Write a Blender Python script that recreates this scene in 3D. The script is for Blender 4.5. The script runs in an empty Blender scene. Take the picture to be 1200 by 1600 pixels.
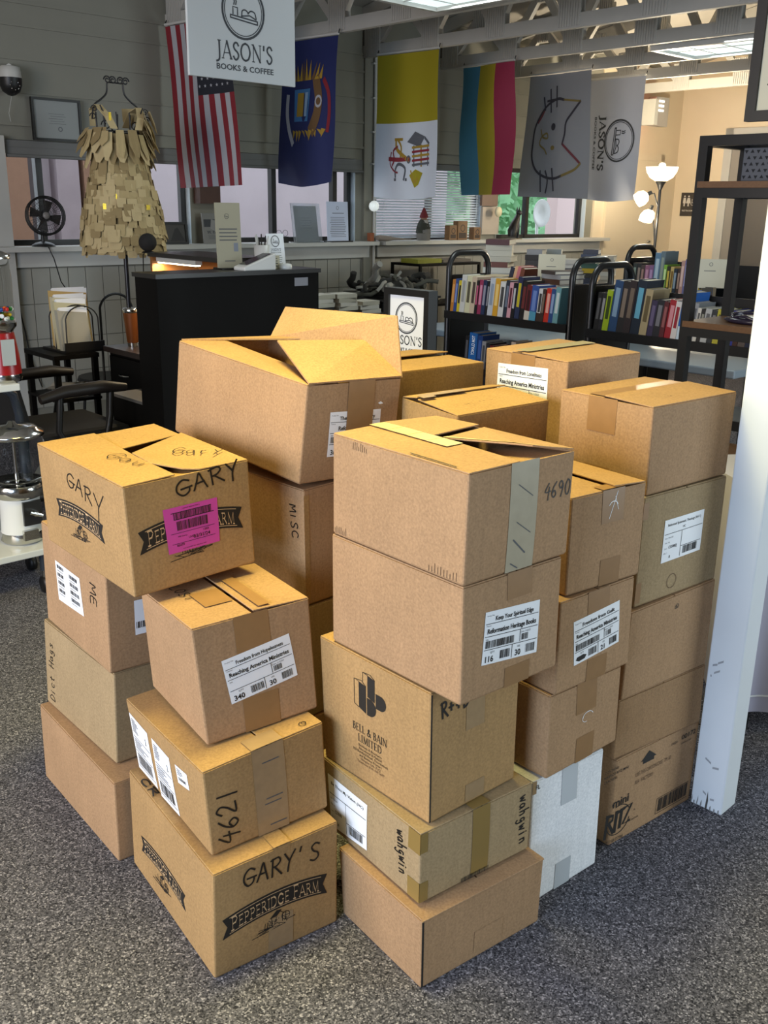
import bpy, bmesh, math, random
from mathutils import Vector as V, Matrix
random.seed(7)
SC = bpy.context.scene
COL = SC.collection
PI = math.pi
D2R = math.radians

# ------------------------------------------------------------------ camera
CAMH = 1.55
PITCH, ROLL, FPX = D2R(17.54993), D2R(0.95678), 1514.13
FWD = V((0, math.cos(PITCH), -math.sin(PITCH)))
_r = V((1, 0, 0)); _u = _r.cross(FWD)
RIGHT = _r*math.cos(ROLL) + _u*math.sin(ROLL)
UP = _u*math.cos(ROLL) - _r*math.sin(ROLL)
CAM = V((0, 0, CAMH))
cd = bpy.data.cameras.new('camera'); cam = bpy.data.objects.new('camera', cd); COL.objects.link(cam)
cam.matrix_world = Matrix(((RIGHT.x, UP.x, -FWD.x, 0), (RIGHT.y, UP.y, -FWD.y, 0), (RIGHT.z, UP.z, -FWD.z, CAMH), (0, 0, 0, 1)))
cd.sensor_fit = 'VERTICAL'; cd.sensor_height = 32.0; cd.lens = FPX/1600*32.0
cd.clip_start = 0.05; cd.clip_end = 200
SC.camera = cam

# room axes: A runs along the window wall, B points into it (the roof trusses run along B)
WD = D2R(43.0)
AX = V((math.cos(WD), math.sin(WD), 0)); BX = V((-math.sin(WD), math.cos(WD), 0)); ZX = V((0, 0, 1))
def rm(a, b, z): return AX*a + BX*b + V((0, 0, z))
def ab(p): return (p.dot(AX), p.dot(BX), p.z)
def _ray(x, y): return FWD + RIGHT*((x-600)/FPX) + UP*((800-y)/FPX)
def on_z(x, y, z): d = _ray(x, y); return CAM + d*((z-CAMH)/d.z)      # where a sight line meets a level plane,
def on_b(x, y, b): d = _ray(x, y); return CAM + d*(b/d.dot(BX))       # a plane parallel to the window wall,
def on_a(x, y, a): d = _ray(x, y); return CAM + d*(a/d.dot(AX))       # a plane parallel to the end wall,
def on_y(x, y, Y): d = _ray(x, y); return CAM + d*(Y/d.y)             # or a given distance

# ------------------------------------------------------------------ world, exposure, large lights
SC.view_settings.view_transform = 'Standard'; SC.view_settings.look = 'None'
SC.view_settings.gamma = 1.0; SC.view_settings.use_curve_mapping = False
SC.view_settings.exposure = 0.0
wd_ = bpy.data.worlds.new('overcast_sky'); SC.world = wd_; wd_.use_nodes = True
bg = wd_.node_tree.nodes['Background']; bg.inputs[0].default_value = (0.80, 0.90, 1.0, 1); bg.inputs[1].default_value = 2.9
def area_light(name, loc, target, sx, sy, energy, color, spread=PI):
    l = bpy.data.lights.new(name, 'AREA'); l.shape = 'RECTANGLE'; l.size = sx; l.size_y = sy; l.energy = energy; l.color = color; l.spread = spread
    o = bpy.data.objects.new(name, l); COL.objects.link(o); o.location = loc
    o.rotation_euler = (V(target)-V(loc)).to_track_quat('-Z', 'Y').to_euler(); return o
def point_light(name, loc, energy, color, r=0.03):
    l = bpy.data.lights.new(name, 'POINT'); l.energy = energy; l.color = color; l.shadow_soft_size = r
    o = bpy.data.objects.new(name, l); COL.objects.link(o); o.location = loc; return o
# daylight through the shop's front and side windows (behind the photographer), and the warm ceiling lamp over the boxes
area_light('side_window_daylight', rm(-2.7, 0.6, 1.5), rm(1.5, 1.3, 0.6), 2.2, 1.8, 195, (0.60, 0.76, 1.0))
area_light('left_window_daylight', rm(-2.7, 2.4, 1.7), rm(1.5, 1.6, 0.7), 2.0, 1.8, 162, (1.0, 0.88, 0.79))
area_light('right_window_daylight', rm(5.2, -2.2, 1.4), rm(1.9, 1.3, 0.7), 1.8, 2.0, 150, (0.80, 0.93, 1.0))
area_light('warm_ceiling_lamp', rm(1.25, 1.75, 2.72), rm(1.3, 1.6, 0), 1.1, 0.5, 39, (1.0, 0.85, 0.28), D2R(122))

# ------------------------------------------------------------------ materials
def lin(h):
    if isinstance(h, str):
        h = tuple(int(h[i:i+2], 16) for i in (0, 2, 4))
    f = lambda c: (c/12.92 if c <= 0.04045 else ((c+0.055)/1.055)**2.4)
    return tuple(f(c/255.0) for c in h)
_mc = {}
def mat(name, col, rough=0.6, metal=0.0, noise=0.0, nscale=20.0, bump=0.0, emit=None, estr=1.0, stretch=None, trans=0.0, spec=0.5, alpha=1.0):
    if name in _mc: return _mc[name]
    m = bpy.data.materials.new(name); m.use_nodes = True; nt = m.node_tree; b = nt.nodes['Principled BSDF']
    c = lin(col); b.inputs['Base Color'].default_value = (*c, 1); b.inputs['Roughness'].default_value = rough
    b.inputs['Metallic'].default_value = metal; b.inputs['Specular IOR Level'].default_value = spec
    b.inputs['Transmission Weight'].default_value = trans; b.inputs['Alpha'].default_value = alpha
    if emit is not None:
        b.inputs['Emission Color'].default_value = (*lin(emit), 1); b.inputs['Emission Strength'].default_value = estr
    if noise or bump:
        tc = nt.nodes.new('ShaderNodeTexCoord'); mp = nt.nodes.new('ShaderNodeMapping'); nz = nt.nodes.new('ShaderNodeTexNoise')
        nt.links.new(tc.outputs['Object'], mp.inputs[0]); nt.links.new(mp.outputs[0], nz.inputs['Vector'])
        if stretch: mp.inputs['Scale'].default_value = stretch
        nz.inputs['Scale'].default_value = nscale; nz.inputs['Detail'].default_value = 6
        if noise:
            mx = nt.nodes.new('ShaderNodeMix'); mx.data_type = 'RGBA'
            mx.inputs['A'].default_value = (*[x*(1-noise) for x in c], 1); mx.inputs['B'].default_value = (*[min(1, x*(1+noise)) for x in c], 1)
            nt.links.new(nz.outputs[0], mx.inputs['Factor']); nt.links.new(mx.outputs['Result'], b.inputs['Base Color'])
        if bump:
            bp = nt.nodes.new('ShaderNodeBump'); bp.inputs['Strength'].default_value = bump; bp.inputs['Distance'].default_value = 0.004
            nt.links.new(nz.outputs[0], bp.inputs['Height']); nt.links.new(bp.outputs[0], b.inputs['Normal'])
    _mc[name] = m; return m
def carpet_mat():
    """loop pile carpet: fine salt-and-pepper flecks of dark and pale grey yarn"""
    m = bpy.data.materials.new('speckled_carpet'); m.use_nodes = True; nt = m.node_tree; b = nt.nodes['Principled BSDF']
    tc = nt.nodes.new('ShaderNodeTexCoord')
    vo = nt.nodes.new('ShaderNodeTexVoronoi'); vo.inputs['Scale'].default_value = 300; vo.inputs['Randomness'].default_value = 1.0
    sp = nt.nodes.new('ShaderNodeSeparateColor')
    n2 = nt.nodes.new('ShaderNodeTexNoise'); n2.inputs['Scale'].default_value = 90; n2.inputs['Detail'].default_value = 4
    ad = nt.nodes.new('ShaderNodeMath'); ad.operation = 'MULTIPLY_ADD'; ad.inputs[1].default_value = 0.62
    ml = nt.nodes.new('ShaderNodeMath'); ml.operation = 'MULTIPLY'; ml.inputs[1].default_value = 0.38
    cr = nt.nodes.new('ShaderNodeValToRGB'); e = cr.color_ramp.elements
    e[0].position = 0.16; e[0].color = (*lin((30, 30, 34)), 1); e[1].position = 0.90; e[1].color = (*lin((186, 182, 188)), 1)
    k = e.new(0.45); k.color = (*lin((78, 77, 82)), 1); k = e.new(0.70); k.color = (*lin((108, 106, 112)), 1)
    bp = nt.nodes.new('ShaderNodeBump'); bp.inputs['Strength'].default_value = 0.5; bp.inputs['Distance'].default_value = 0.003
    nt.links.new(tc.outputs['Object'], vo.inputs['Vector']); nt.links.new(tc.outputs['Object'], n2.inputs['Vector'])
    nt.links.new(vo.outputs['Color'], sp.inputs[0]); nt.links.new(n2.outputs[0], ml.inputs[0]); nt.links.new(sp.outputs[0], ad.inputs[0]); nt.links.new(ml.outputs[0], ad.inputs[2])
    nt.links.new(ad.outputs[0], cr.inputs[0]); nt.links.new(cr.outputs[0], b.inputs['Base Color'])
    nt.links.new(ad.outputs[0], bp.inputs['Height']); nt.links.new(bp.outputs[0], b.inputs['Normal'])
    b.inputs['Roughness'].default_value = 0.95; b.inputs['Specular IOR Level'].default_value = 0.15
    return m
def board_mat(name, col):
    """kraft cardboard: fine fibre flecks, faint vertical fluting, large soft mottling"""
    if name in _mc: return _mc[name]
    m = bpy.data.materials.new(name); m.use_nodes = True; nt = m.node_tree; b = nt.nodes['Principled BSDF']; c = lin(col)
    tc = nt.nodes.new('ShaderNodeTexCoord')
    n1 = nt.nodes.new('ShaderNodeTexNoise'); n1.inputs['Scale'].default_value = 190; n1.inputs['Detail'].default_value = 4
    n2 = nt.nodes.new('ShaderNodeTexNoise'); n2.inputs['Scale'].default_value = 5; n2.inputs['Detail'].default_value = 5
    mp = nt.nodes.new('ShaderNodeMapping'); mp.inputs['Scale'].default_value = (1, 1, 0.02)
    n3 = nt.nodes.new('ShaderNodeTexNoise'); n3.inputs['Scale'].default_value = 120; n3.inputs['Detail'].default_value = 2
    for n in (n1, n2): nt.links.new(tc.outputs['Object'], n.inputs['Vector'])
    nt.links.new(tc.outputs['Object'], mp.inputs[0]); nt.links.new(mp.outputs[0], n3.inputs['Vector'])
    a1 = nt.nodes.new('ShaderNodeMath'); a1.operation = 'MULTIPLY_ADD'; a1.inputs[1].default_value = 0.58
    a2 = nt.nodes.new('ShaderNodeMath'); a2.operation = 'MULTIPLY_ADD'; a2.inputs[1].default_value = 0.30
    a3 = nt.nodes.new('ShaderNodeMath'); a3.operation = 'MULTIPLY'; a3.inputs[1].default_value = 0.12
    nt.links.new(n1.outputs[0], a1.inputs[0]); nt.links.new(a2.outputs[0], a1.inputs[2]); nt.links.new(n2.outputs[0], a2.inputs[0]); nt.links.new(a3.outputs[0], a2.inputs[2]); nt.links.new(n3.outputs[0], a3.inputs[0])
    cr = nt.nodes.new('ShaderNodeValToRGB'); e = cr.color_ramp.elements
    e[0].position = 0.30; e[0].color = (*[x*0.72 for x in c], 1); e[1].position = 0.70; e[1].color = (*[min(1, x*1.22) for x in c], 1)
    nt.links.new(a1.outputs[0], cr.inputs[0]); nt.links.new(cr.outputs[0], b.inputs['Base Color'])
    bp = nt.nodes.new('ShaderNodeBump'); bp.inputs['Strength'].default_value = 0.12; bp.inputs['Distance'].default_value = 0.002
    nt.links.new(n3.outputs[0], bp.inputs['Height']); nt.links.new(bp.outputs[0], b.inputs['Normal'])
    b.inputs['Roughness'].default_value = 0.75; b.inputs['Specular IOR Level'].default_value = 0.25
    _mc[name] = m; return m

KR = board_mat('kraft_cardboard', (167, 132, 96)); KY = board_mat('yellow_kraft_cardboard', (168, 134, 89)); KO = board_mat('olive_kraft_cardboard', (161, 138, 103))
KP = board_mat('pinkish_kraft_cardboard', (168, 134, 99)); KW = board_mat('white_cardboard', 'f0f3f5'); KD = board_mat('dark_kraft_cardboard', (155, 122, 87))
TAPE = mat('brown_packing_tape', (148, 112, 72), 0.42, noise=0.12, nscale=40); CLEAR = mat('clear_packing_tape', (160, 133, 98), 0.22, noise=0.15, nscale=60)
CLEARW = mat('whitish_clear_tape', (176, 166, 142), 0.2, noise=0.12, nscale=30); TANTAPE = mat('pale_paper_tape', (202, 179, 128), 0.4, noise=0.08, nscale=30)
INK = mat('black_print', '1c1813', 0.7); MARK = mat('black_marker', '17130f', 0.55); FAINT = mat('brown_grey_print', (98, 73, 50), 0.8)
PAPER = mat('white_label_paper', 'f2f4f6', 0.55); PINK = mat('pink_label_paper', (208, 73, 164), 0.5); GRYINK = mat('grey_print', '55565a', 0.7); TANINK = mat('tan_print', (206, 172, 128), 0.7)
BLACK = mat('black_paint', '141312', 0.45); STEEL = mat('black_steel', '1b1b1c', 0.35, spec=0.5); WHITE = mat('white_paint', (187, 186, 179), 0.6, noise=0.05, nscale=8)
CHROME = mat('chrome', 'c9c9c6', 0.15, 1.0); CREAMC = mat('cream_card', (199, 194, 171), 0.6)

# ------------------------------------------------------------------ mesh helpers
ORG = {}
def origin(o):
    return ORG[o.name] if o is not None else V((0, 0, 0))
class MB:
    def __init__(s): s.v = []; s.f = []; s.m = []; s.mats = []; s.sm = []
    def mi(s, m):
        if m not in s.mats: s.mats.append(m)
        return s.mats.index(m)
    def poly(s, pts, m, smooth=False):
        i = len(s.v); s.v += [V(p) for p in pts]; s.f.append(tuple(range(i, i+len(pts)))); s.m.append(s.mi(m)); s.sm.append(smooth)
    def mesh(s, verts, faces, m, smooth=False):
        i = len(s.v); s.v += [V(p) for p in verts]; k = s.mi(m)
        for f in faces: s.f.append(tuple(i+j for j in f)); s.m.append(k); s.sm.append(smooth)
    def hexa(s, c, m):            # c: 4 bottom + 4 top, both counter-clockwise from above
        s.mesh(c, [(3, 2, 1, 0), (4, 5, 6, 7), (0, 1, 5, 4), (1, 2, 6, 5), (2, 3, 7, 6), (3, 0, 4, 7)], m)
    def rbox(s, a0, a1, b0, b1, z0, z1, m):     # box along the room axes
        s.hexa([rm(a0, b0, z0), rm(a1, b0, z0), rm(a1, b1, z0), rm(a0, b1, z0), rm(a0, b0, z1), rm(a1, b0, z1), rm(a1, b1, z1), rm(a0, b1, z1)], m)
    def obox(s, o, u, v, w, m):                 # box from corner and three edge vectors
        o, u, v, w = V(o), V(u), V(v), V(w)
        s.hexa([o, o+u, o+u+v, o+v, o+w, o+u+w, o+u+v+w, o+v+w], m)
    def grid(s, fn, nu, nv, m, smooth=True):
        vs = [fn(i/nu, j/nv) for j in range(nv+1) for i in range(nu+1)]
        fs = [(j*(nu+1)+i, j*(nu+1)+i+1, (j+1)*(nu+1)+i+1, (j+1)*(nu+1)+i) for j in range(nv) for i in range(nu)]
        if callable(m) and not isinstance(m, bpy.types.Material):
            i0 = len(s.v); s.v += [V(p) for p in vs]
            for n_, f in enumerate(fs):
                s.f.append(tuple(i0+k for k in f)); s.m.append(s.mi(m((n_ % nu+.5)/nu, (n_//nu+.5)/nv))); s.sm.append(smooth)
        else: s.mesh(vs, fs, m, smooth)
    def tube(s, pts, r, m, n=8, closed=False, cap=True):
        pts = [V(p) for p in pts]; N = len(pts); rs = r if isinstance(r, (list, tuple)) else [r]*N
        rings = []; up = None
        for i, p in enumerate(pts):
            a = pts[(i-1) % N] if (closed or i > 0) else p; b = pts[(i+1) % N] if (closed or i < N-1) else p
            t = (b-a).normalized()
            if up is None: up = V((0, 0, 1)) if abs(t.z) < 0.9 else V((1, 0, 0))
            x = t.cross(up).normalized(); y = x.cross(t).normalized(); up = y
            rings.append([p + (x*math.cos(2*PI*k/n)+y*math.sin(2*PI*k/n))*rs[i] for k in range(n)])
        vs = [q for R in rings for q in R]; fs = []
        for i in range(N if closed else N-1):
            j = (i+1) % N
            for k in range(n): fs.append((i*n+k, i*n+(k+1) % n, j*n+(k+1) % n, j*n+k))
        s.mesh(vs, fs, m, True)
        if cap and not closed: s.poly(rings[0][::-1], m); s.poly(rings[-1], m)
    def lathe(s, prof, c, m, n=24, axis=None, cap=True, sx=1.0, sy=1.0):
        c = V(c); ax = V(axis).normalized() if axis is not None else V((0, 0, 1))
        x = AX if abs(ax.z) > 0.9 else ax.cross(V((0, 0, 1))).normalized(); y = ax.cross(x).normalized()
        vs = [c + ax*h + (x*math.cos(2*PI*k/n)*sx + y*math.sin(2*PI*k/n)*sy)*r for r, h in prof for k in range(n)]
        fs = [(i*n+k, i*n+(k+1) % n, (i+1)*n+(k+1) % n, (i+1)*n+k) for i in range(len(prof)-1) for k in range(n)]
        s.mesh(vs, fs, m, True)
        if cap:
            if prof[0][0] > 1e-4: s.poly(vs[:n][::-1], m)
            if prof[-1][0] > 1e-4: s.poly(vs[-n:], m)
    def ball(s, c, r, m, n=14, sz=1.0):
        prof = [(r*math.sin(PI*i/n)+1e-5, -r*sz*math.cos(PI*i/n)) for i in range(n+1)]
        s.lathe(prof, c, m, n=max(10, n), cap=False)
    def prism(s, top, h, m):                    # slab: top outline (counter-clockwise from above), extruded down by h
        top = [V(p) for p in top]; bot = [p-V((0, 0, h)) for p in top]; n = len(top)
        s.mesh(top+bot, [tuple(range(n)), tuple(range(2*n-1, n-1, -1))]+[(i, n+i, n+(i+1) % n, (i+1) % n) for i in range(n)], m)
    def build(s, name, parent=None, bevel=0.0, base=None):
        me = bpy.data.meshes.new(name); o = bpy.data.objects.new(name, me)
        og = origin(parent) if parent is not None else (V(base) if base is not None else V((0, 0, 0)))
        me.from_pydata([tuple(p-og) for p in s.v], [], s.f)
        for m in s.mats: me.materials.append(m)
        for p, k, sm in zip(me.polygons, s.m, s.sm): p.material_index = k; p.use_smooth = sm
        me.update()
        if bevel:
            bm = bmesh.new(); bm.from_mesh(me); bmesh.ops.remove_doubles(bm, verts=bm.verts, dist=1e-5)
            es = [e for e in bm.edges if len(e.link_faces) == 2 and e.calc_face_angle(0) > 0.6]
            bmesh.ops.bevel(bm, geom=es, offset=bevel, segments=2, profile=0.5, affect='EDGES', clamp_overlap=True)
            bm.to_mesh(me); bm.free()
        COL.objects.link(o)
        if parent is not None: o.parent = parent
        else: o.location = og
        ORG[o.name] = og
        return o
def tag(o, label, cat, group=None):
    o['label'] = label; o['category'] = cat
    if group: o['group'] = group
    return o
def thing(name, label, cat, loc, group=None):
    o = bpy.data.objects.new(name, None); COL.objects.link(o); o.location = V(loc); o.empty_display_size = 0.05
    ORG[o.name] = V(loc); return tag(o, label, cat, group)
def struct(o): o['kind'] = 'structure'; return o

# ------------------------------------------------------------------ writing on surfaces
_tc = {}
def text_mesh(txt, bold=0.0):
    k = (txt, bold)
    if k in _tc: return _tc[k]
    c = bpy.data.curves.new('lettering', 'FONT'); c.body = txt; c.size = 1.0; c.offset = bold; c.resolution_u = 2
    o = bpy.data.objects.new('lettering', c); COL.objects.link(o)
    dg = bpy.context.evaluated_depsgraph_get(); e = o.evaluated_get(dg); me = e.to_mesh()
    vs = [(v.co.x, v.co.y) for v in me.vertices]; fs = [tuple(p.vertices) for p in me.polygons]
    e.to_mesh_clear(); bpy.data.objects.remove(o); bpy.data.curves.remove(c)
    x0 = min((v[0] for v in vs), default=0); x1 = max((v[0] for v in vs), default=1)
    _tc[k] = (vs, fs, x0, x1); return _tc[k]
class Ink:
    """flat marks laid on a surface: fn(x, y, lift) -> point in space"""
    def __init__(s, fn, mb=None): s.fn = fn; s.b = mb or MB()
    def sub(s, fx):                                  # the same surface seen through a 2-D change of coordinates
        return Ink(lambda x, y, l: s.fn(*fx(x, y), l), s.b)
    def poly(s, pts, m, l=0.0006): s.b.poly([s.fn(x, y, l) for x, y in pts], m)
    def rect(s, x0, y0, x1, y1, m, l=0.0006, n=1, k=1):
        for i in range(n):
            for j in range(k):
                a, b = x0+(x1-x0)*i/n, x0+(x1-x0)*(i+1)/n; c, d = y0+(y1-y0)*j/k, y0+(y1-y0)*(j+1)/k
                s.poly([(a, c), (b, c), (b, d), (a, d)], m, l)
    def text(s, t, x, y, size, m, al='l', bold=0.0, width=None, l=0.0009, sx=1.0):
        vs, fs, x0, x1 = text_mesh(t, bold)
        kx = size*sx if width is None else width/max(1e-6, x1-x0)
        ox = x - (x0*kx if al == 'l' else (x0+x1)/2*kx if al == 'c' else x1*kx)
        s.b.mesh([s.fn(ox+vx*kx, y+vy*size, l) for vx, vy in vs], fs, m)
    def stroke(s, pts, w, m, l=0.0009):
        pts = [V((p[0], p[1])) for p in pts]; L = []; R = []
        for i, p in enumerate(pts):
            t = (pts[min(i+1, len(pts)-1)]-pts[max(i-1, 0)])
            if t.length < 1e-9: t = V((1, 0))
            t.normalize(); n = V((-t.y, t.x))*w/2
            if i == 0: p = p-t*w*.3
            if i == len(pts)-1: p = p+t*w*.3
            L.append(p+n); R.append(p-n)
        for i in range(len(pts)-1):
            s.poly([R[i], R[i+1], L[i+1], L[i]], m, l)
    def ring(s, cx, cy, r, w, m, n=40, l=0.0009, a0=0, a1=2*PI, asp=1.0):
        s.stroke([(cx+r*asp*math.cos(a0+(a1-a0)*i/n), cy+r*math.sin(a0+(a1-a0)*i/n)) for i in range(n+1)], w, m, l)
    def bars(s, x0, y0, x1, y1, m, n=14, seed=1, l=0.0009):
        rd = random.Random(seed); x = x0; u = (x1-x0)/(n*2.2)
        while x < x1-u:
            w = u*rd.choice((.6, 1, 1.6)); s.rect(x, y0, min(x1, x+w), y1, m, l); x += w+u*rd.choice((.6, 1, 1.3))
# hand lettering: each glyph a set of pen strokes in a box about 0.7 wide and 1 high
PEN = {
 'G': [[(.75,.85),(.45,1),(.15,.75),(.1,.35),(.35,.02),(.65,.15),(.72,.42)],[(.3,.45),(.85,.46)]],
 'A': [[(.05,0),(.25,.5),(.42,1),(.55,.55),(.72,-.05)],[(.18,.38),(.62,.4)]],
 'R': [[(.15,-.05),(.17,1)],[(.05,.92),(.5,1),(.65,.78),(.45,.55),(.18,.5)],[(.3,.5),(.75,-.05)]],
 'Y': [[(.08,1),(.38,.52)],[(.75,1.05),(.4,.5),(.3,-.1)]],
 'S': [[(.65,.88),(.4,1),(.15,.82),(.3,.55),(.55,.4),(.6,.15),(.35,-.02),(.08,.1)]],
 "'": [[(.3,1.05),(.22,.78)]],
 'M': [[(.08,0),(.14,.95),(.4,.35),(.68,.98),(.78,0)]], 'I': [[(.3,0),(.32,.8)]], 'i': [[(.3,0),(.3,.55)],[(.3,.75),(.32,.8)]],
 'C': [[(.7,.8),(.4,.95),(.12,.6),(.2,.15),(.5,0),(.75,.15)]], 'E': [[(.65,.95),(.2,.9),(.15,.05),(.68,.02)],[(.18,.5),(.55,.52)]],
 'D': [[(.12,0),(.15,1),(.55,.85),(.7,.5),(.5,.1),(.1,0)]], 'H': [[(.1,0),(.12,1)],[(.65,0),(.66,1)],[(.1,.5),(.68,.52)]],
 'c': [[(.55,.5),(.3,.58),(.12,.3),(.3,.02),(.58,.1)]], 't': [[(.3,.9),(.3,.1),(.5,.02)],[(.1,.6),(.52,.62)]], 'a': [[(.5,.5),(.25,.55),(.1,.25),(.3,.02),(.5,.25),(.52,.5),(.6,.02)]],
 'g': [[(.5,.5),(.25,.55),(.12,.28),(.3,.08),(.5,.3),(.5,-.2),(.3,-.4),(.1,-.25)]], 's': [[(.5,.5),(.25,.55),(.2,.38),(.45,.22),(.35,0),(.1,.05)]],
 'W': [[(.05,.95),(.22,.0),(.4,.6),(.55,.0),(.78,1.0)]],
 'w': [[(.05,.55),(.2,.02),(.35,.45),(.5,.02),(.68,.58)]], 'h': [[(.15,1),(.13,0)],[(.14,.35),(.35,.52),(.5,.35),(.52,0)]], 'n': [[(.12,.5),(.12,0)],[(.12,.35),(.35,.52),(.5,.35),(.52,0)]],
 'u': [[(.1,.5),(.15,.1),(.35,.02),(.5,.3),(.5,.5),(.55,0)]], 'y': [[(.1,.5),(.3,.1)],[(.55,.5),(.3,.05),(.1,-.35)]], 'r': [[(.15,.5),(.15,0)],[(.15,.35),(.4,.52)]],
 '4': [[(.5,1),(.1,.45),(.75,.47)],[(.58,.75),(.5,-.1)]], '6': [[(.6,1),(.25,.65),(.1,.25),(.35,0),(.6,.2),(.4,.45),(.15,.3)]], '2': [[(.1,.75),(.35,1),(.6,.8),(.45,.45),(.1,.02),(.7,.05)]],
 '1': [[(.35,1),(.33,0)]], '9': [[(.6,.75),(.35,1),(.12,.75),(.35,.5),(.6,.72),(.55,.3),(.4,-.05)]], '0': [[(.35,1),(.1,.6),(.2,.1),(.45,0),(.65,.4),(.6,.85),(.35,1)]],
 '+': [[(.1,.45),(.6,.47)],[(.35,.7),(.33,.2)]], 'L': [[(.2,1),(.15,.05),(.65,.02)]], 'O': [[(.35,1),(.1,.6),(.2,.1),(.45,0),(.65,.4),(.6,.85),(.35,1)]], 'T': [[(.05,.95),(.7,1)],[(.38,.97),(.35,0)]], ' ': [],
}
def smooth_path(p, k=4):
    if len(p) < 3: return p
    q = [p[0]]+list(p)+[p[-1]]; out = []
    for i in range(1, len(q)-2):
        for j in range(k):
            t = j/k; a, b, c, d = q[i-1], q[i], q[i+1], q[i+2]
            out.append(tuple(0.5*((2*b[e])+(c[e]-a[e])*t+(2*a[e]-5*b[e]+4*c[e]-d[e])*t*t+(3*b[e]-a[e]-3*c[e]+d[e])*t**3) for e in (0, 1)))
    out.append(tuple(p[-1])); return out
def pen(ink, txt, p0, p1, h, w, m=None, adv=0.85, slant=0.0, seed=0):
    """write txt by hand along the line p0 -> p1, letters h high, pen w wide"""
    m = m or MARK; rd = random.Random(seed)
    p0, p1 = V(p0), V(p1); ex = (p1-p0)/(len(txt)*adv); ey = V((-ex.y, ex.x)).normalized()*h
    for i, ch in enumerate(txt):
        o = p0+ex*(i*adv)+ey*rd.uniform(-.06, .06)
        for st in PEN.get(ch, []):
            ink.stroke([(o+ex*(x+slant*y)+ey*y)[:] for x, y in smooth_path(st)], w, m)
# roman capitals with thick and thin strokes and small serifs
def _sf(x, y, w=.13): return (0, [(x-w, y), (x+w, y)])
ROM = {
 'J': (.42, [(1, [(.26,1),(.27,.1),(.2,-.12),(.02,-.2)]), _sf(.26,1)]), 'A': (.8, [(0, [(.06,0),(.4,1.02)]), (1, [(.4,1.02),(.74,0)]), (0, [(.17,.33),(.62,.33)]), _sf(.06,0,.09), _sf(.74,0,.1)]),
 'S': (.58, [(1, [(.5,.82),(.38,.98),(.2,.96),(.1,.78),(.2,.58),(.4,.44),(.5,.25),(.4,.05),(.22,0),(.08,.18)])]),
 'O': (.92, [(1, [(.45,1.0),(.2,.88),(.07,.5),(.2,.12),(.45,0)]), (1, [(.45,0),(.7,.12),(.83,.5),(.7,.88),(.45,1)])]),
 'N': (.86, [(0, [(.14,0),(.14,1)]), (1, [(.12,1),(.72,0)]), (0, [(.72,0),(.72,1)]), _sf(.14,0,.1), _sf(.72,1,.1), _sf(.08,1,.08)]),
 "'": (.26, [(1, [(.13,1),(.12,.75)])]),
 'P': (.62, [(1, [(.14,0),(.14,1)]), (0, [(.14,1),(.42,.98)]), (1, [(.42,.98),(.55,.75),(.42,.5)]), (0, [(.42,.5),(.14,.48)]), _sf(.14,0), _sf(.12,1,.09)]),
 'E': (.6, [(1, [(.14,0),(.14,1)]), (0, [(.05,1),(.52,1),(.52,.85)]), (0, [(.14,.52),(.44,.52)]), (0, [(.05,0),(.54,0),(.54,.17)])]),
 'R': (.7, [(1, [(.14,0),(.14,1)]), (0, [(.05,1),(.42,.98)]), (1, [(.42,.98),(.53,.76),(.4,.53)]), (0, [(.4,.53),(.14,.5)]), (1, [(.34,.5),(.64,0)]), _sf(.14,0,.1)]),
 'I': (.3, [(1, [(.15,0),(.15,1)]), _sf(.15,0), _sf(.15,1)]), 'D': (.8, [(1, [(.14,0),(.14,1)]), (0, [(.05,1),(.42,1)]), (1, [(.42,1),(.64,.82),(.7,.5),(.64,.18),(.42,0)]), (0, [(.42,0),(.05,0)])]),
 'G': (.82, [(1, [(.7,.82),(.45,1),(.2,.88),(.07,.5),(.2,.12),(.45,0),(.68,.1)]), (1, [(.68,.08),(.68,.42)]), _sf(.68,.42,.1)]),
 'F': (.56, [(1, [(.14,0),(.14,1)]), (0, [(.05,1),(.52,1),(.52,.83)]), (0, [(.14,.52),(.43,.52)]), _sf(.14,0)]),
 'M': (.95, [(0, [(.14,0),(.16,1)]), (1, [(.16,1),(.47,.05)]), (0, [(.47,.05),(.78,1)]), (1, [(.78,1),(.81,0)]), _sf(.13,0,.09), _sf(.81,0,.11)]),
 'B': (.64, [(1, [(.14,0),(.14,1)]), (0, [(.05,1),(.38,1)]), (1, [(.38,1),(.5,.78),(.38,.55)]), (0, [(.38,.55),(.14,.53)]), (1, [(.4,.54),(.56,.28),(.4,0)]), (0, [(.4,0),(.05,0)])]),
 'L': (.56, [(1, [(.14,0),(.14,1)]), (0, [(.05,0),(.5,0),(.52,.2)]), _sf(.14,1)]), 'T': (.66, [(1, [(.32,0),(.32,1)]), (0, [(.05,.84),(.05,1),(.6,1),(.6,.84)]), _sf(.32,0)]),
 '&': (.8, [(1, [(.74,.02),(.3,.62),(.27,.85),(.4,.98),(.5,.82),(.2,.45),(.1,.22),(.25,0),(.5,.1),(.68,.45)])]), ' ': (.34, []),
}
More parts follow.
